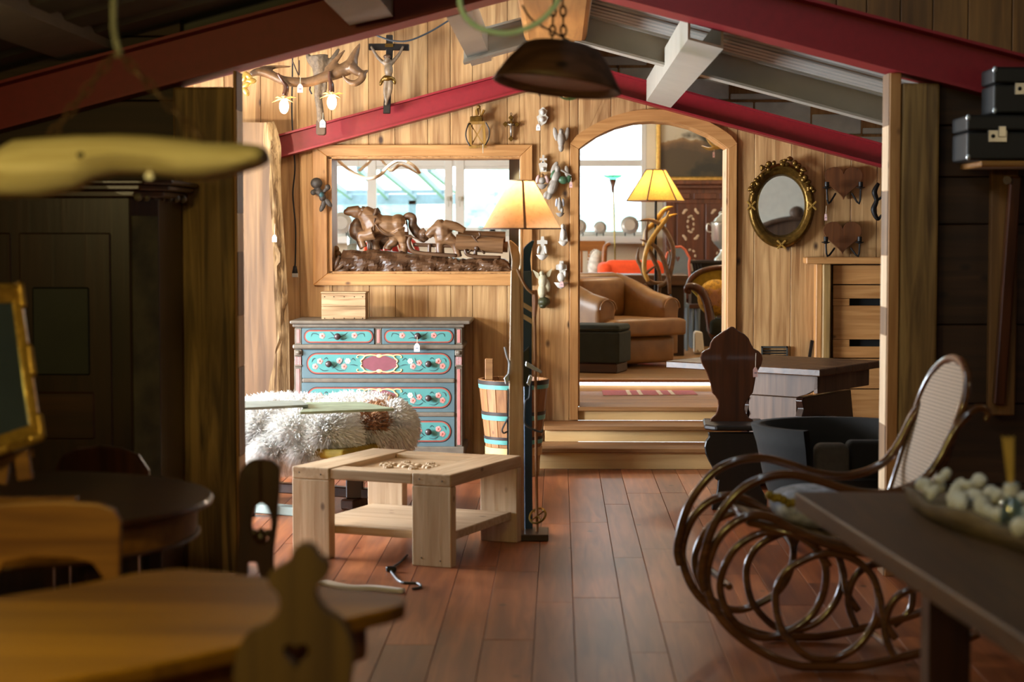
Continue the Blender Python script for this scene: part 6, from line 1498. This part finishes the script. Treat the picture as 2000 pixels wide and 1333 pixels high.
a, b = Vector((plan[1][0], plan[1][1], 0)), Vector((plan[2][0], plan[2][1], 0)); nrm = Vector((b.y - a.y, -(b.x - a.x), 0)).normalized() * .006
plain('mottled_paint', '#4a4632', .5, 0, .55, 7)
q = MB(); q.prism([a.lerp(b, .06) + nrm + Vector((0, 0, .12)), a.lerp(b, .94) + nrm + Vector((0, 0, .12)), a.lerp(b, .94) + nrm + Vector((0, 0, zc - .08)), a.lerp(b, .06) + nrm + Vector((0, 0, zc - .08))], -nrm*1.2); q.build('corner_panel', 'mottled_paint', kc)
for k in range(7):
    c = Vector((plan[1][0], plan[1][1], 0)).lerp(Vector((plan[3][0], plan[3][1], 0)), k/7) ; q = MB(); q.ell((c.x + .05, c.y - .05, zc + .0), (.02, .02, .018), None, 8, 5); q.build('scallop', 'moulding', kc)
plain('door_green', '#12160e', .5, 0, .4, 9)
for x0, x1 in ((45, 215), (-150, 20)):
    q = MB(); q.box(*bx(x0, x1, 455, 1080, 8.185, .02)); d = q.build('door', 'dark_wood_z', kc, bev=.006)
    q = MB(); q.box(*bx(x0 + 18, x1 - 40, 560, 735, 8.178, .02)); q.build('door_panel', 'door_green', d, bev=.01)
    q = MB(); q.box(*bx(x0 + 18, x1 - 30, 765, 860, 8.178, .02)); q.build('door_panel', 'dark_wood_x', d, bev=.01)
q = MB(); a = P(292, 926, 8.1); q.ell((a.x, 8.12, .9), (.012, .012, .018)); 
# ---- hanging driftwood lamp
BRY = 4.5
br = thing('driftwood_lamp', 'pale driftwood branch hanging from chains at upper left', 'lamp', P(260, 330, BRY))
prof = [(-6, 296, 384), (12, 284, 388), (30, 276, 388), (80, 269, 386), (150, 266, 372), (185, 265, 352), (230, 264, 342), (300, 266, 345), (360, 272, 352), (400, 276, 352), (440, 279, 345), (480, 281, 336), (505, 284, 328), (515, 288, 324), (519, 294, 318)]
rnd = random.Random(8); rings = []
for x, yt, yb in prof:
    t, b = P(x, yt, BRY), P(x, yb, BRY); c = (t + b)/2; h = (t.z - b.z)/2; ring = []
    for k in range(14):
        a = 2*math.pi*k/14; ring.append(Vector((c.x + rnd.uniform(-.004, .004), c.y + .075*math.cos(a)*(1 + rnd.uniform(-.08, .08)), c.z + h*math.sin(a)*(1 + rnd.uniform(-.05, .05)))))
    rings.append(ring)
q = MB(); q.loft(rings); q.build('branch', 'driftwood', br, 'auto')
q = MB(); c = P(160, 306, BRY - .068); q.ell(c, (.014, .012, .012)); q.build('bolt_hole', 'void_black', br, True)
q = MB(); q.tube(spl([P(224, -60, BRY), P(222, 20, BRY), P(223, 60, BRY), P(230, 92, BRY), P(234, 104, BRY), P(226, 108, BRY)], 5), .008, 8); q.build('hook', 'chain_steel', br)
for e in ((98, 268), (398, 274)):
    q = MB(); chain(q, P(228, 100, BRY), P(e[0], e[1], BRY), .013, .0035); q.build('chain', 'chain_rust', br)
price_tag(br, 291, 336, BRY - .08, 'tag_white', 14, 14, 8)
# ---- round table with easel
RC = Vector((-1.80, 5.90, 0)); RR = .70
rt2 = thing('round_table', 'dark polished round table with inlaid apron and tapered legs', 'table', RC)
q = MB(); q.lathe([(RR - .02, .735), (RR, .742), (RR + .004, .752), (RR - .004, .762), (.0, .762)], RC, 64); q.build('top', 'dark_wood_x', rt2, 'auto')
q = MB(); q.lathe([(RR - .05, .64), (RR - .045, .735), (RR - .08, .735), (RR - .08, .64)], RC, 64); q.build('apron', 'honey_chair', rt2, 'auto')
q = MB(); q.tube([(RC.x + (RR - .043)*math.cos(k*math.pi/24), RC.y + (RR - .043)*math.sin(k*math.pi/24), .645) for k in range(48)], .006, 6, closed=True); q.build('apron_bead', 'dark_wood_x', rt2)
for ang in (-46, -100):
    q = MB(); vs = []
    for k in range(5):
        a = math.radians(ang - 4 + 2*k)
        for z in (.665, .715): vs.append((RC.x + (RR - .044)*math.cos(a), RC.y + (RR - .044)*math.sin(a), z))
    q.add(vs, [(2*k, 2*k+2, 2*k+3, 2*k+1) for k in range(4)]); q.build('inlay_plaque', 'inlay', rt2)
for k in range(4):
    a = math.radians(45 + 90*k); p = RC + Vector(((RR - .1)*math.cos(a), (RR - .1)*math.sin(a), 0)); q = MB(); q.lathe([(.018, 0), (.022, .03), (.034, .55), (.034, .66)], p, 4); q.build('leg', 'dark_wood_z', rt2)
ea = thing('table_easel', 'small wooden table easel holding the gilt frame', 'easel', (-1.62, 5.62, .763))
eb = P(147, 950, 5.7); 
q = MB(); 
q.box(-1.95, KX(147, 5.75), 5.72, 5.77, .764, .789); q.build('base_bar', 'honey_chair', ea, bev=.003)
q = MB(); q.box(-1.95, KX(112, 5.55), 5.5, 5.55, .764, .789); q.build('base_bar', 'honey_chair', ea, bev=.003)
q = MB(); q.beam((KX(60, 5.55), 5.5, .777), (KX(112, 5.75), 5.77, .777), .04, .022); q.build('base_strut', 'honey_chair', ea)
for p0, p1 in (((10, 880), (0, 945)), ((42, 880), (50, 938))):
    q = MB(); q.beam(P(*p0, 5.62), P(*p1, 5.62), .045, .03, (0, 1, 0)); q.build('leg', 'honey_chair', ea, bev=.003)
q = MB(); q.beam(P(-30, 905, 5.58), P(62, 882, 5.66), .04, .03); q.build('ledge', 'honey_chair', ea, bev=.003)
gf = thing('gilt_frame', 'ornate gilt picture frame standing on the table easel', 'picture frame', P(20, 885, 5.6))
tr_, br_, tl_, bl_ = P(38, 556, 5.74), P(82, 862, 5.62), P(-150, 560, 5.58), P(-100, 925, 5.46)
ctr = (tr_ + br_ + tl_ + bl_)/4; nrm = (tr_ - br_).cross(tl_ - br_).normalized()
if nrm.y > 0: nrm = -nrm
rails = ((tr_, br_), (br_, bl_), (bl_, tl_), (tl_, tr_))
for p0, p1 in rails:
    i0, i1 = p0.lerp(ctr, .22), p1.lerp(ctr, .22); q = MB()
    q.loft([[p0, p0 + nrm*.012, p0.lerp(i0, .35) + nrm*.028, p0.lerp(i0, .7) + nrm*.014, i0 + nrm*.008, i0 - nrm*.006], [p1, p1 + nrm*.012, p1.lerp(i1, .35) + nrm*.028, p1.lerp(i1, .7) + nrm*.014, i1 + nrm*.008, i1 - nrm*.006]]); q.build('frame_rail', 'gilt_bright', gf, 'auto')
for p0, p1 in rails[:2]:
    for f in (.04, .5, .96):
        for k in range(6):
            c = p0.lerp(p1, min(1, max(0, f + (k - 2.5)*.03))).lerp(ctr, .05) + nrm*.02; q = MB(); q.ell(c, (.016, .014, .018), None, 8, 5); q.build('ornament', 'gilt_bright', gf, True)
q = MB(); q.add([p.lerp(ctr, .21) for p in (tl_, tr_, br_, bl_)], [(0, 1, 2, 3)]); q.build('glass', 'glass_mirror_blue', gf)
# ---- chairs by the round table
ch1 = thing('board_back_chair', 'honey wood chair with rounded board back beside round table', 'chair', (-1.31, 5.0, 0))
o_ = [(-60, 1230), (-62, 1010), (-40, 992), (20, 984), (110, 980), (190, 984), (222, 996), (235, 1020), (234, 1080), (228, 1240), (205, 1240), (200, 1130), (180, 1102), (140, 1092), (60, 1090), (10, 1100), (-10, 1130), (-12, 1240)]
q = MB(); q.pp(o_, 4.95, .03); q.build('backrest', 'honey_chair', ch1, bev=.006, seg=2)
xa, xb = KX(-55, 4.95), KX(228, 4.95)
q = MB(); q.box(xa, xb, 4.98, 5.36, .43, .46); q.build('seat', 'honey_chair', ch1, bev=.008)
for x in (xa + .02, xb - .02):
    q = MB(); q.box(x - .02, x + .02, 4.95, 4.98, 0, P(0, 1235, 4.95).z); q.build('leg', 'honey_chair', ch1)
    q = MB(); q.tube([(x, 5.3, 0), (x, 5.3, .43)], [.016, .022], 8); q.build('leg', 'honey_chair', ch1)
ch2 = thing('round_back_chair', 'dark red-brown chair with round back beyond round table', 'chair', (P(200, 900, 7.0).x, 7.0, 0))
q = MB(); q.pp([(108, 960), (108, 915), (120, 890), (150, 876), (190, 870), (235, 876), (270, 890), (290, 920), (292, 960)], 6.95, .03); q.build('backrest', 'walnut', ch2, bev=.008)
xa, xb = KX(108, 6.95), KX(292, 6.95)
q = MB(); q.box(xa, xb, 6.72, 7.0, .43, .46); q.build('seat', 'walnut', ch2)
for x in (xa + .02, xb - .02):
    for y, zt in ((6.965, P(0, 950, 6.95).z), (6.74, .43)):
        q = MB(); q.box(x - .018, x + .018, y - .015, y + .015, 0, zt); q.build('leg', 'walnut', ch2)
ch3 = thing('pierced_back_chair', 'dark carved chair with pierced oval back before left post', 'chair', (-.87, 5.6, 0))
o_ = [(464, 946), (468, 922), (484, 902), (508, 896), (532, 900), (546, 914), (546, 954), (542, 990), (540, 1030), (534, 1074), (532, 1180), (504, 1180), (506, 1126), (500, 1100), (484, 1100), (480, 1180), (456, 1180), (462, 1074), (466, 1030), (464, 970)]
hole = [(510 + 19*math.cos(k*math.pi/10), 1024 + 40*math.sin(k*math.pi/10)) for k in range(20)]
q = holed(o_, hole, 5.55, .03); q.build('backrest', 'dark_wood_z', ch3, bev=.004)
q = MB(); 
for x, y, r in ((510, 1052, 12), (497, 1042, 8), (523, 1042, 8), (510, 1038, 7)): q.ep(x, y, 5.565, r, r*1.1, .012)
q.build('pierced_ornament', 'dark_wood_z', ch3, True)
xa, xb = KX(458, 5.55), KX(545, 5.55)
q = MB(); q.prism([(xa, 5.5, .43), (xb + .1, 5.5, .43), (xb + .12, 5.86, .43), (xa - .1, 5.86, .43)], (0, 0, .035)); q.build('seat', 'dark_wood_x', ch3, bev=.006)
for x in (xa, xb + .05):
    for y in (5.55, 5.82):
        q = MB(); q.tube([(x, y, 0), (x, y, .43)], [.014, .022], 8); q.build('leg', 'dark_wood_z', ch3)
q = MB(); q.box(xa, xb, 5.552, 5.578, .45, P(0, 1170, 5.55).z); q.build('back_foot', 'dark_wood_z', ch3)
# ---- pine table in front
yt_ = thing('pine_table', 'honey pine table with clipped corners in left foreground', 'table', (-.95, 4.0, 0))
top = [G(x, y, .76) for x, y in ((792, 1168), (770, 1158), (640, 1145), (525, 1130), (430, 1116), (350, 1110), (270, 1118), (160, 1140), (0, 1166), (-150, 1200), (-260, 1300), (-200, 1420), (0, 1360), (140, 1326), (300, 1298), (470, 1260), (620, 1222), (760, 1190), (790, 1180))]
q = MB(); q.prism(top, (0, 0, -.035)); q.build('top', 'table_left', yt_, bev=.006, seg=2)
c_ = sum(top, Vector())/len(top); c_.z = 0
q = MB(); q.prism([(c_.lerp(Vector((p.x, p.y, 0)), .82)) + Vector((0, 0, .64)) for p in top], (0, 0, .085)); q.build('apron', 'honey_chair', yt_)
for i in (1, 5, 9, 12):
    p = c_.lerp(Vector((top[i].x, top[i].y, 0)), .72); q = MB(); q.lathe([(.02, 0), (.03, .4), (.035, .64)], p, 10); q.build('leg', 'honey_chair', yt_)
# ---- heart chair
hcY = 3.72
hc_ = thing('heart_chair', 'ornate board-back chair with heart cut-out in the foreground', 'chair', (P(570, 1300, hcY).x, hcY, 0))
def z3(x, y): return (x/2.5, 850 + y/2.5)
o_ = [(1430, 560), (1470, 536), (1510, 540), (1540, 565), (1558, 598), (1595, 618), (1606, 655), (1590, 705), (1550, 738), (1540, 785), (1560, 830), (1600, 870), (1650, 900), (1690, 955), (1715, 1020), (1725, 1090), (1712, 1190), (1670, 1300), (1620, 1420), (1600, 1600), (1300, 1600), (1260, 1420), (1190, 1300), (1140, 1200), (1150, 1085), (1180, 1010), (1220, 960), (1290, 935), (1345, 885), (1365, 825), (1350, 775), (1316, 740), (1308, 692), (1345, 652), (1400, 622), (1420, 590)]
o_ = [(p.x, p.y) for p in spl([Vector((x, y, 0)) for x, y in o_], 3, True)]
q = holed([z3(*p) for p in o_], [z3(*p) for p in heart(1445, 1085, 130, 130, 24)], hcY, .045); q.build('backrest', 'stool_board', hc_, bev=.006, seg=2)
xc = P(575, 1300, hcY).x; zb = P(0, 850 + 1600/2.5, hcY).z
q = MB(); q.prism([(xc - .2, hcY - .0, .43), (xc + .2, hcY - .0, .43), (xc + .17, hcY + .34, .43), (xc - .17, hcY + .34, .43)], (0, 0, .03)); q.build('seat', 'stool_board', hc_, bev=.006)
q = MB(); q.box(xc - .06, xc + .06, hcY + .001, hcY + .044, .455, zb + .05); q.build('back_tenon', 'stool_board', hc_)
for sx in (-1, 1):
    for y, y2 in ((hcY + .06, hcY - .0), (hcY + .28, hcY + .34)):
        q = MB(); q.tube([(xc + sx*.2, y2, 0), (xc + sx*.13, y, .43)], [.016, .022], 8); q.build('leg', 'stool_board', hc_)
# ---- bowl pendant
BWY = 6.8
bw = thing('bowl_pendant', 'dark wooden dough-bowl pendant lamp hanging on chains', 'lamp', P(1088, 160, BWY))
c = P(1088, 164, BWY); R = ln(126, BWY); H_ = ln(78, BWY)
T = Matrix.Rotation(math.radians(7), 4, 'Y') @ Matrix.Rotation(math.radians(-7), 4, 'X')
q = MB(); q.lathe([(R*.0, H_*.99), (R*.48, H_*.99), (R*.60, H_*.9), (R*.78, H_*.55), (R*.93, H_*.15), (R, -.008), (R*.97, -.012), (R*.9, .0), (R*.72, H_*.4), (R*.5, H_*.8), (0, H_*.85)], c, 48, 1, .8, T); q.build('bowl', 'bowl_wood', bw, True)
q = MB(); q.lathe([(0, .012), (R*.86, .012), (R*.86, .018), (0, .018)], c, 40, 1, .8, T); q.build('diffuser', 'pink_glaze', bw, 'auto')
q = MB()
for x0, x1 in ((1083, 1078), (1094, 1101)):
    chain(q, P(x0 + 3, -120, BWY), P(x1, 88, BWY), .014, .004)
q.build('chain', 'chain_rust', bw)
q = MB(); q.tube(spl([P(x, y, BWY + .1) for x, y in ((1020, 10), (1040, 40), (1080, 62), (1120, 85))], 4), .004, 6); q.build('cord', 'iron', bw)
q = MB(); q.tube(spl([P(x, y, 5.6) for x, y in ((905, -120), (897, -30), (902, 20), (925, 48), (960, 62), (1000, 64), (1045, 48), (1075, 22), (1092, -10), (1100, -120))], 6), .0085, 8); tagp(q.build('cable_loop', 'mint_cable', None, True), 'mint green cable drooping in a loop beside bowl lamp', 'cable')
gg = thing('glass_globe', 'pale green glass globe lamp peeping below the wooden bowl', 'lamp', P(1112, 150, 9.6))
q = MB(); q.ep(1112, 168, 9.6, 30, 28, .08, 0, 24, 16); q.build('globe', 'green_glass', gg, True)
q = MB(); q.tube([P(1112, 145, 9.6), P(1112, 84, 9.6)], .006, 6); q.build('rod', 'iron', gg)
# ================================================================== FRONT ROOM, RIGHT
# ---- bentwood rocking chair: two side frames traced once, set half a metre apart
rk = thing('rocking_chair', 'bentwood rocking chair with coiled scrolls and cane back', 'rocking chair', (1.0, 7.2, 0))
def r7(x, y): return (1260 + x/2.042, 680 + y/2.042)
NY, FY = 6.86, 7.37
NEAR = {'arm': [(1290, 260), (1258, 290), (1220, 345), (1165, 450), (1095, 530), (980, 575), (880, 578), (790, 560), (700, 530), (600, 505), (500, 510), (400, 550), (320, 630), (265, 720), (235, 820), (222, 900), (235, 960)],
        'rocker': [(1330, 1140), (1200, 1190), (1000, 1240), (850, 1270), (700, 1282), (560, 1255), (460, 1210), (360, 1140), (290, 1060), (250, 960), (250, 870), (290, 765), (360, 695), (440, 668), (520, 685), (620, 738), (740, 788), (860, 815), (1000, 830), (1150, 800)],
        'front_scroll': [(740, 880), (680, 800), (600, 752), (520, 740), (430, 760), (350, 825), (302, 945), (330, 1060), (400, 1138), (480, 1165), (570, 1142), (660, 1085), (712, 1000), (727, 900), (700, 820)],
        'rear_scroll': [(1000, 1160), (950, 1080), (935, 990), (900, 900), (820, 838), (720, 822), (630, 850), (560, 900), (522, 990), (540, 1110), (590, 1185), (660, 1240), (750, 1247), (840, 1205), (905, 1130), (937, 1040), (930, 960)],
        'back_scroll': [(1000, 1250), (960, 1150), (965, 1060), (1010, 990), (1090, 960), (1180, 990), (1230, 1070), (1220, 1160), (1150, 1225)]}
off = Vector((-.056, FY - NY, 0))
for nm, pts in NEAR.items():
    base = [P(*r7(x, y), NY) for x, y in pts]
    zmin = min(p.z for p in base)
    for sgn in (0, 1):
        pp_ = [p + off*sgn for p in base]
        if nm == 'front_scroll':
            pp_ = [p + Vector((0, .035 + (-.0), 0)) for p in pp_]
        if nm in ('rear_scroll',): pp_ = [p + Vector((0, -.0 + .03*i/len(pp_), 0)) for i, p in enumerate(pp_)]
        if nm == 'arm': pp_ = [p + Vector((0, -.02, 0)) for p in pp_]
        cc = spl(pp_, 6)
        for p in cc: p.z = max(p.z, .0175)
        q = MB(); q.tube(cc, .0165 if nm in ('arm', 'rocker') else .0145, 10); q.build(nm, 'bentwood', rk, True)
    # back curl of the arm
for Y_ in (NY, FY):
    q = MB(); cc = spl([P(*r7(x, y), NY) + (off if Y_ == FY else Vector()) for x, y in ((1200, 390), (1240, 310), (1290, 260), (1340, 238), (1368, 262), (1356, 292))], 5); q.tube(cc, [.016, .016, .015, .014, .012], 8); q.build('arm_curl', 'bentwood', rk, True)
# back: leaning oval hoop with cane
b0, b1 = P(*r7(960, 640), FY), P(*r7(1130, 640), NY)          # lower corners
t0, t1 = P(*r7(1128, 110), FY), P(*r7(1300, 130), NY)
def bp(u, v):                                                 # u across (far..near), v up
    lo = b0.lerp(b1, u); hi = t0.lerp(t1, u); return lo.lerp(hi, v)
hoop_ = [bp(.0, -.25), bp(.0, .0), bp(0, .3), bp(0, .6), bp(.0, .85), bp(.1, 1.02), bp(.3, 1.12), bp(.5, 1.15), bp(.7, 1.12), bp(.9, 1.02), bp(1, .85), bp(1, .6), bp(1, .3), bp(1, 0), bp(1, -.25)]
q = MB(); q.tube(spl(hoop_, 6), .017, 10); q.build('back_hoop', 'bentwood', rk, True)
inn_ = [bp(.0, .0), bp(0, .3), bp(0, .6), bp(.02, .85), bp(.12, 1.0), bp(.3, 1.09), bp(.5, 1.12), bp(.7, 1.09), bp(.88, 1.0), bp(.98, .85), bp(1, .6), bp(1, .3), bp(1, 0)]
m, nt, bs_ = newmat('cane'); N = nt.nodes; Lk = nt.links.new
bs_.inputs['Roughness'].default_value = .6
tc = N.new('ShaderNodeTexCoord'); mp = N.new('ShaderNodeMapping'); mp.inputs['Scale'].default_value = (0, 75, 75); Lk(tc.outputs['Object'], mp.inputs[0])
ck = N.new('ShaderNodeTexVoronoi'); ck.inputs['Scale'].default_value = 1.0; ck.inputs['Randomness'].default_value = 0.0; Lk(mp.outputs[0], ck.inputs[0])
rp = N.new('ShaderNodeValToRGB'); rp.color_ramp.elements[0].position = .25; rp.color_ramp.elements[0].color = hexc('#3a2a20'); rp.color_ramp.elements[1].position = .4; rp.color_ramp.elements[1].color = hexc('#b89a7c'); Lk(ck.outputs['Distance'], rp.inputs[0]); Lk(rp.outputs[0], bs_.inputs['Base Color'])
q = MB(); n_ = (b1 - b0).cross(t0 - b0).normalized()*.004; q.prism(inn_, n_); q.build('cane_panel', 'cane', rk)
sz_ = .40; 
s0, s1 = Vector((.66, FY - .02, .545)), Vector((.70, NY + .02, .545)); s2, s3 = Vector((1.2, NY + .02, .43)), Vector((1.15, FY - .02, .43))
q = MB(); q.tube([s0, s1, s2, s3], .016, 8, closed=True); q.build('seat_frame', 'bentwood', rk, True)
q = MB(); q.prism([s0, s1, s2, s3], (0, 0, .006)); q.build('cane_seat', 'cane', rk)
for x in (.594, 1.236):
    z_ = .31 if x < 1 else .05
    q = MB(); q.tube([(x + .03, NY, z_), (x - .03, FY, z_)], .013, 8); q.build('cross_rail', 'bentwood', rk)
cu = thing('tassel_cushion', 'grey patterned cushion with mustard tassel on rocking chair', 'cushion', P(1570, 990, 7.15))
q = MB(); q.ep(1600, 990, 7.15, 100, 42, .19, 6, 20, 14); q.build('cover', 'cushion_blue', cu, True)
for k in range(7):
    q = MB(); q.ep(1503 + k*9, 968 + k*3.2 + 2*math.sin(k*2), 6.99 + .02*k*.3, 9 - .3*k, 9, .028, 0, 10, 6); q.build('tassel', 'mustard_velvet', cu, True)
# ---- dark table in front right
rtb = thing('plank_table', 'dark heavy wooden table in the right foreground', 'table', (1.4, 4.8, 0))
tp = [G(x, y, .76) for x, y in ((1552, 961), (2090, 955), (2700, 1400), (1990, 1238), (1850, 1152))]
A2 = tp[0]; L2 = G(1990, 1240, .76); dd = (L2 - A2).normalized(); far = Vector((2.1, A2.y, .76)); near = A2 + dd*3.6
q = MB(); q.prism([A2, far, Vector((2.3, near.y, .76)), near], (0, 0, -.058)); q.build('top', 'table_right', rtb, bev=.006, seg=2)
for p in (A2 + dd*1.15 + Vector((.1, 0, 0)), A2 + dd*1.15 + Vector((.95, 0, 0)), A2 + dd*3.2 + Vector((.1, 0, 0)), A2 + dd*3.2 + Vector((.95, 0, 0))):
    q = MB(); q.box(p.x, p.x + .11, p.y - .06, p.y + .06, 0, .702); q.build('leg', 'dark_wood_z', rtb, bev=.006)
tr = thing('driftwood_tray', 'long driftwood trough filled with white stones on table', 'tray', P(1880, 1040, 5.0)); tr.location.z = .761
ta, tb_ = G(1737, 990, .765), G(2050, 1130, .765); ax = (tb_ - ta); ln2 = ax.length; ax.normalize(); sdv = Vector((ax.y, -ax.x, 0)); sdv = sdv if sdv.x > 0 else -sdv
rings = []
for k in range(9):
    u = k/8; w_ = .13*(.55 + .45*math.sin(math.pi*min(1, u*1.4 + .1))); c = ta + ax*(ln2*u) + sdv*.13; h = .06 + .012*math.sin(k*2.1)
    rings.append([c - sdv*w_*.7 + Vector((0, 0, -.004)), c - sdv*w_ + Vector((0, 0, h)), c - sdv*w_*.85 + Vector((0, 0, h + .004)), c - sdv*w_*.6 + Vector((0, 0, .03)), c + sdv*w_*.6 + Vector((0, 0, .03)), c + sdv*w_*.85 + Vector((0, 0, h)), c + sdv*w_ + Vector((0, 0, h - .004)), c + sdv*w_*.7 + Vector((0, 0, -.004))])
q = MB(); q.loft(rings); q.build('trough', 'tray_wood', tr, True)
rnd = random.Random(12); proto = None
placed = []
for k in range(900):
    u = rnd.uniform(.04, 1.0); v = rnd.uniform(-1, 1); r = rnd.uniform(.020, .032); lay = 0 if k < 500 else 1
    c = ta + ax*(ln2*u) + sdv*(.13 + v*(.07 if lay else .085)) + Vector((0, 0, .062 + r*.4 + lay*.03))
    if (c - P(1975, 1024, 5.0)).length < .075: continue
    if any((c - c2).length < (r + r2)*1.12 for c2, r2 in placed): continue
    placed.append((c, r))
    if proto is None:
        q = MB(); q.ell((0, 0, 0), (1, .85, .75), None, 10, 7); q.v = [v_*(1 + rnd.uniform(-.07, .07)) for v_ in q.v]; proto = q.build('white_stone', 'stone_white', None, True); o = proto
    else: o = proto.copy(); COL.objects.link(o)
    o.location = c; o.scale = (r*rnd.uniform(.9, 1.3), r, r*.9); o.rotation_euler = (rnd.uniform(0, 3), rnd.uniform(0, 3), rnd.uniform(0, 3))
    tagp(o, 'white pebble in the driftwood trough', 'stone', 'white pebbles heaped in the trough')
rd = thing('reed_diffuser', 'glass reed diffuser bottle with thin reeds in the stones', 'diffuser', P(1975, 1030, 5.0))
c = P(1975, 1024, 5.0)
q = MB(); q.lathe([(.028, 0), (.03, .01), (.03, .055), (.014, .07), (.014, .095), (.02, .097), (.02, .11), (.011, .11), (.011, .07), (.026, .055), (.026, .008)], c, 20); q.build('bottle', 'vase_glass', rd, True)
q = MB(); q.lathe([(.016, .075), (.021, .078), (.021, .105), (.016, .108)], c, 16); q.build('collar', 'stone_white', rd, 'auto')
for k in range(7):
    a = k*.9; q = MB(); q.tube([c + Vector((.004*math.cos(a), .004*math.sin(a), .02)), P(1969 + (k - 3)*3.6, 853 + (k % 3)*2, 5.0 + .02*math.sin(a))], .0022, 5); q.build('reed', 'reed', rd)
# ---- wall rack with suitcases
rkk = thing('wall_rack', 'tall wooden wall rack with small shelf at the right edge', 'rack', (P(1960, 500, 8.7).x, 8.78, P(0, 812, 8.7).z))
q = MB(); q.box(*bx(1930, 1990, 325, 812, 8.74, .05)); q.build('back_board', 'wall_dark_z', rkk, bev=.006)
q = MB(); q.beam(P(1982, 345, 8.68), P(1950, 790, 8.72), .05, .06, (0, 1, 0)); q.build('brace', 'walnut', rkk, bev=.006)
q = MB(); q.box(*bx(1915, 2120, 314, 326, 8.36, .42)); q.build('shelf', 'honey_chair', rkk, bev=.006)
q = MB(); q.tube([P(1967, 352, 8.7), P(1967, 352, 8.62)], .02, 8); q.build('peg', 'walnut', rkk)
def case(label, x0, x1, y0, y1, Y, d):
    t = thing('suitcase', label, 'suitcase', P((x0 + x1)/2, y1, Y), group='old suitcases on the wall rack')
    ym = y0 + (y1 - y0)*.36
    q = MB(); q.box(*bx(x0, x1, ym + 1, y1, Y, d)); q.build('body', 'case_black', t, bev=.012, seg=3)
    q = MB(); q.box(*bx(x0, x1, y0, ym - .5, Y, d)); q.build('lid', 'case_black', t, bev=.012, seg=3)
    lx = x0 + 42
    q = MB(); q.box(*bx(lx, lx + 38, ym - 2, ym + 22, Y - .008, .01)); l = q.build('latch', 'silver', t, bev=.003)
    q = MB(); q.box(*bx(lx + 20, lx + 36, ym - 10, ym + 12, Y - .016, .01)); q.build('hasp', 'silver', l, bev=.003)
    q = MB(); q.ep(lx + 10, ym + 10, Y - .01, 4, 4, .006); q.build('keyhole', 'iron', l, True)
    for y in (y0 + 6, y1 - 6):
        q = MB(); q.ep(x0 + 3, y, Y + .005, 5, 7, .012); q.build('corner_cap', 'metal_light', t, True)
case('black suitcase with chrome latch lying on the rack shelf', 1888, 2100, 224, 313, 8.4, .32)
case('dark case stacked on top of the latched suitcase', 1940, 2110, 130, 222, 8.46, .25)
# ---- white panelling and carved headboard on the back of the partition, met by the oval mirror
q = MB(); q.box(1.62, 3.6, PY + .182, PY + .20, 0, 2.3); q.build('white_panel', 'white_paint', wr)
wc = thing('carved_headboard', 'carved wooden headboard seen only in the oval mirror', 'headboard', (2.3, PY + .3, 0))
q = MB(); q.box(1.75, 2.85, PY + .22, PY + .27, 0, 1.5); q.build('board', 'table_old_z', wc)
arcp = [(1.75, 1.5)] + [(2.3 - .55*math.cos(k*math.pi/16), 1.5 + .26*math.sin(k*math.pi/16)) for k in range(17)] + [(2.85, 1.5)]
q = MB(); q.prism([(x, PY + .27, z) for x, z in arcp], (0, -.05, 0)); q.build('crest', 'table_old_z', wc)
q = MB(); q.tube([(2.3 - .52*math.cos(k*math.pi/16), PY + .28, 1.5 + .24*math.sin(k*math.pi/16)) for k in range(17)], .025, 8); q.build('crest_moulding', 'table_old_z', wc, True)
q = MB(); q.ell((2.24, PY + .28, 1.79), (.07, .04, .06)); q.build('shell', 'table_old_z', wc, True)
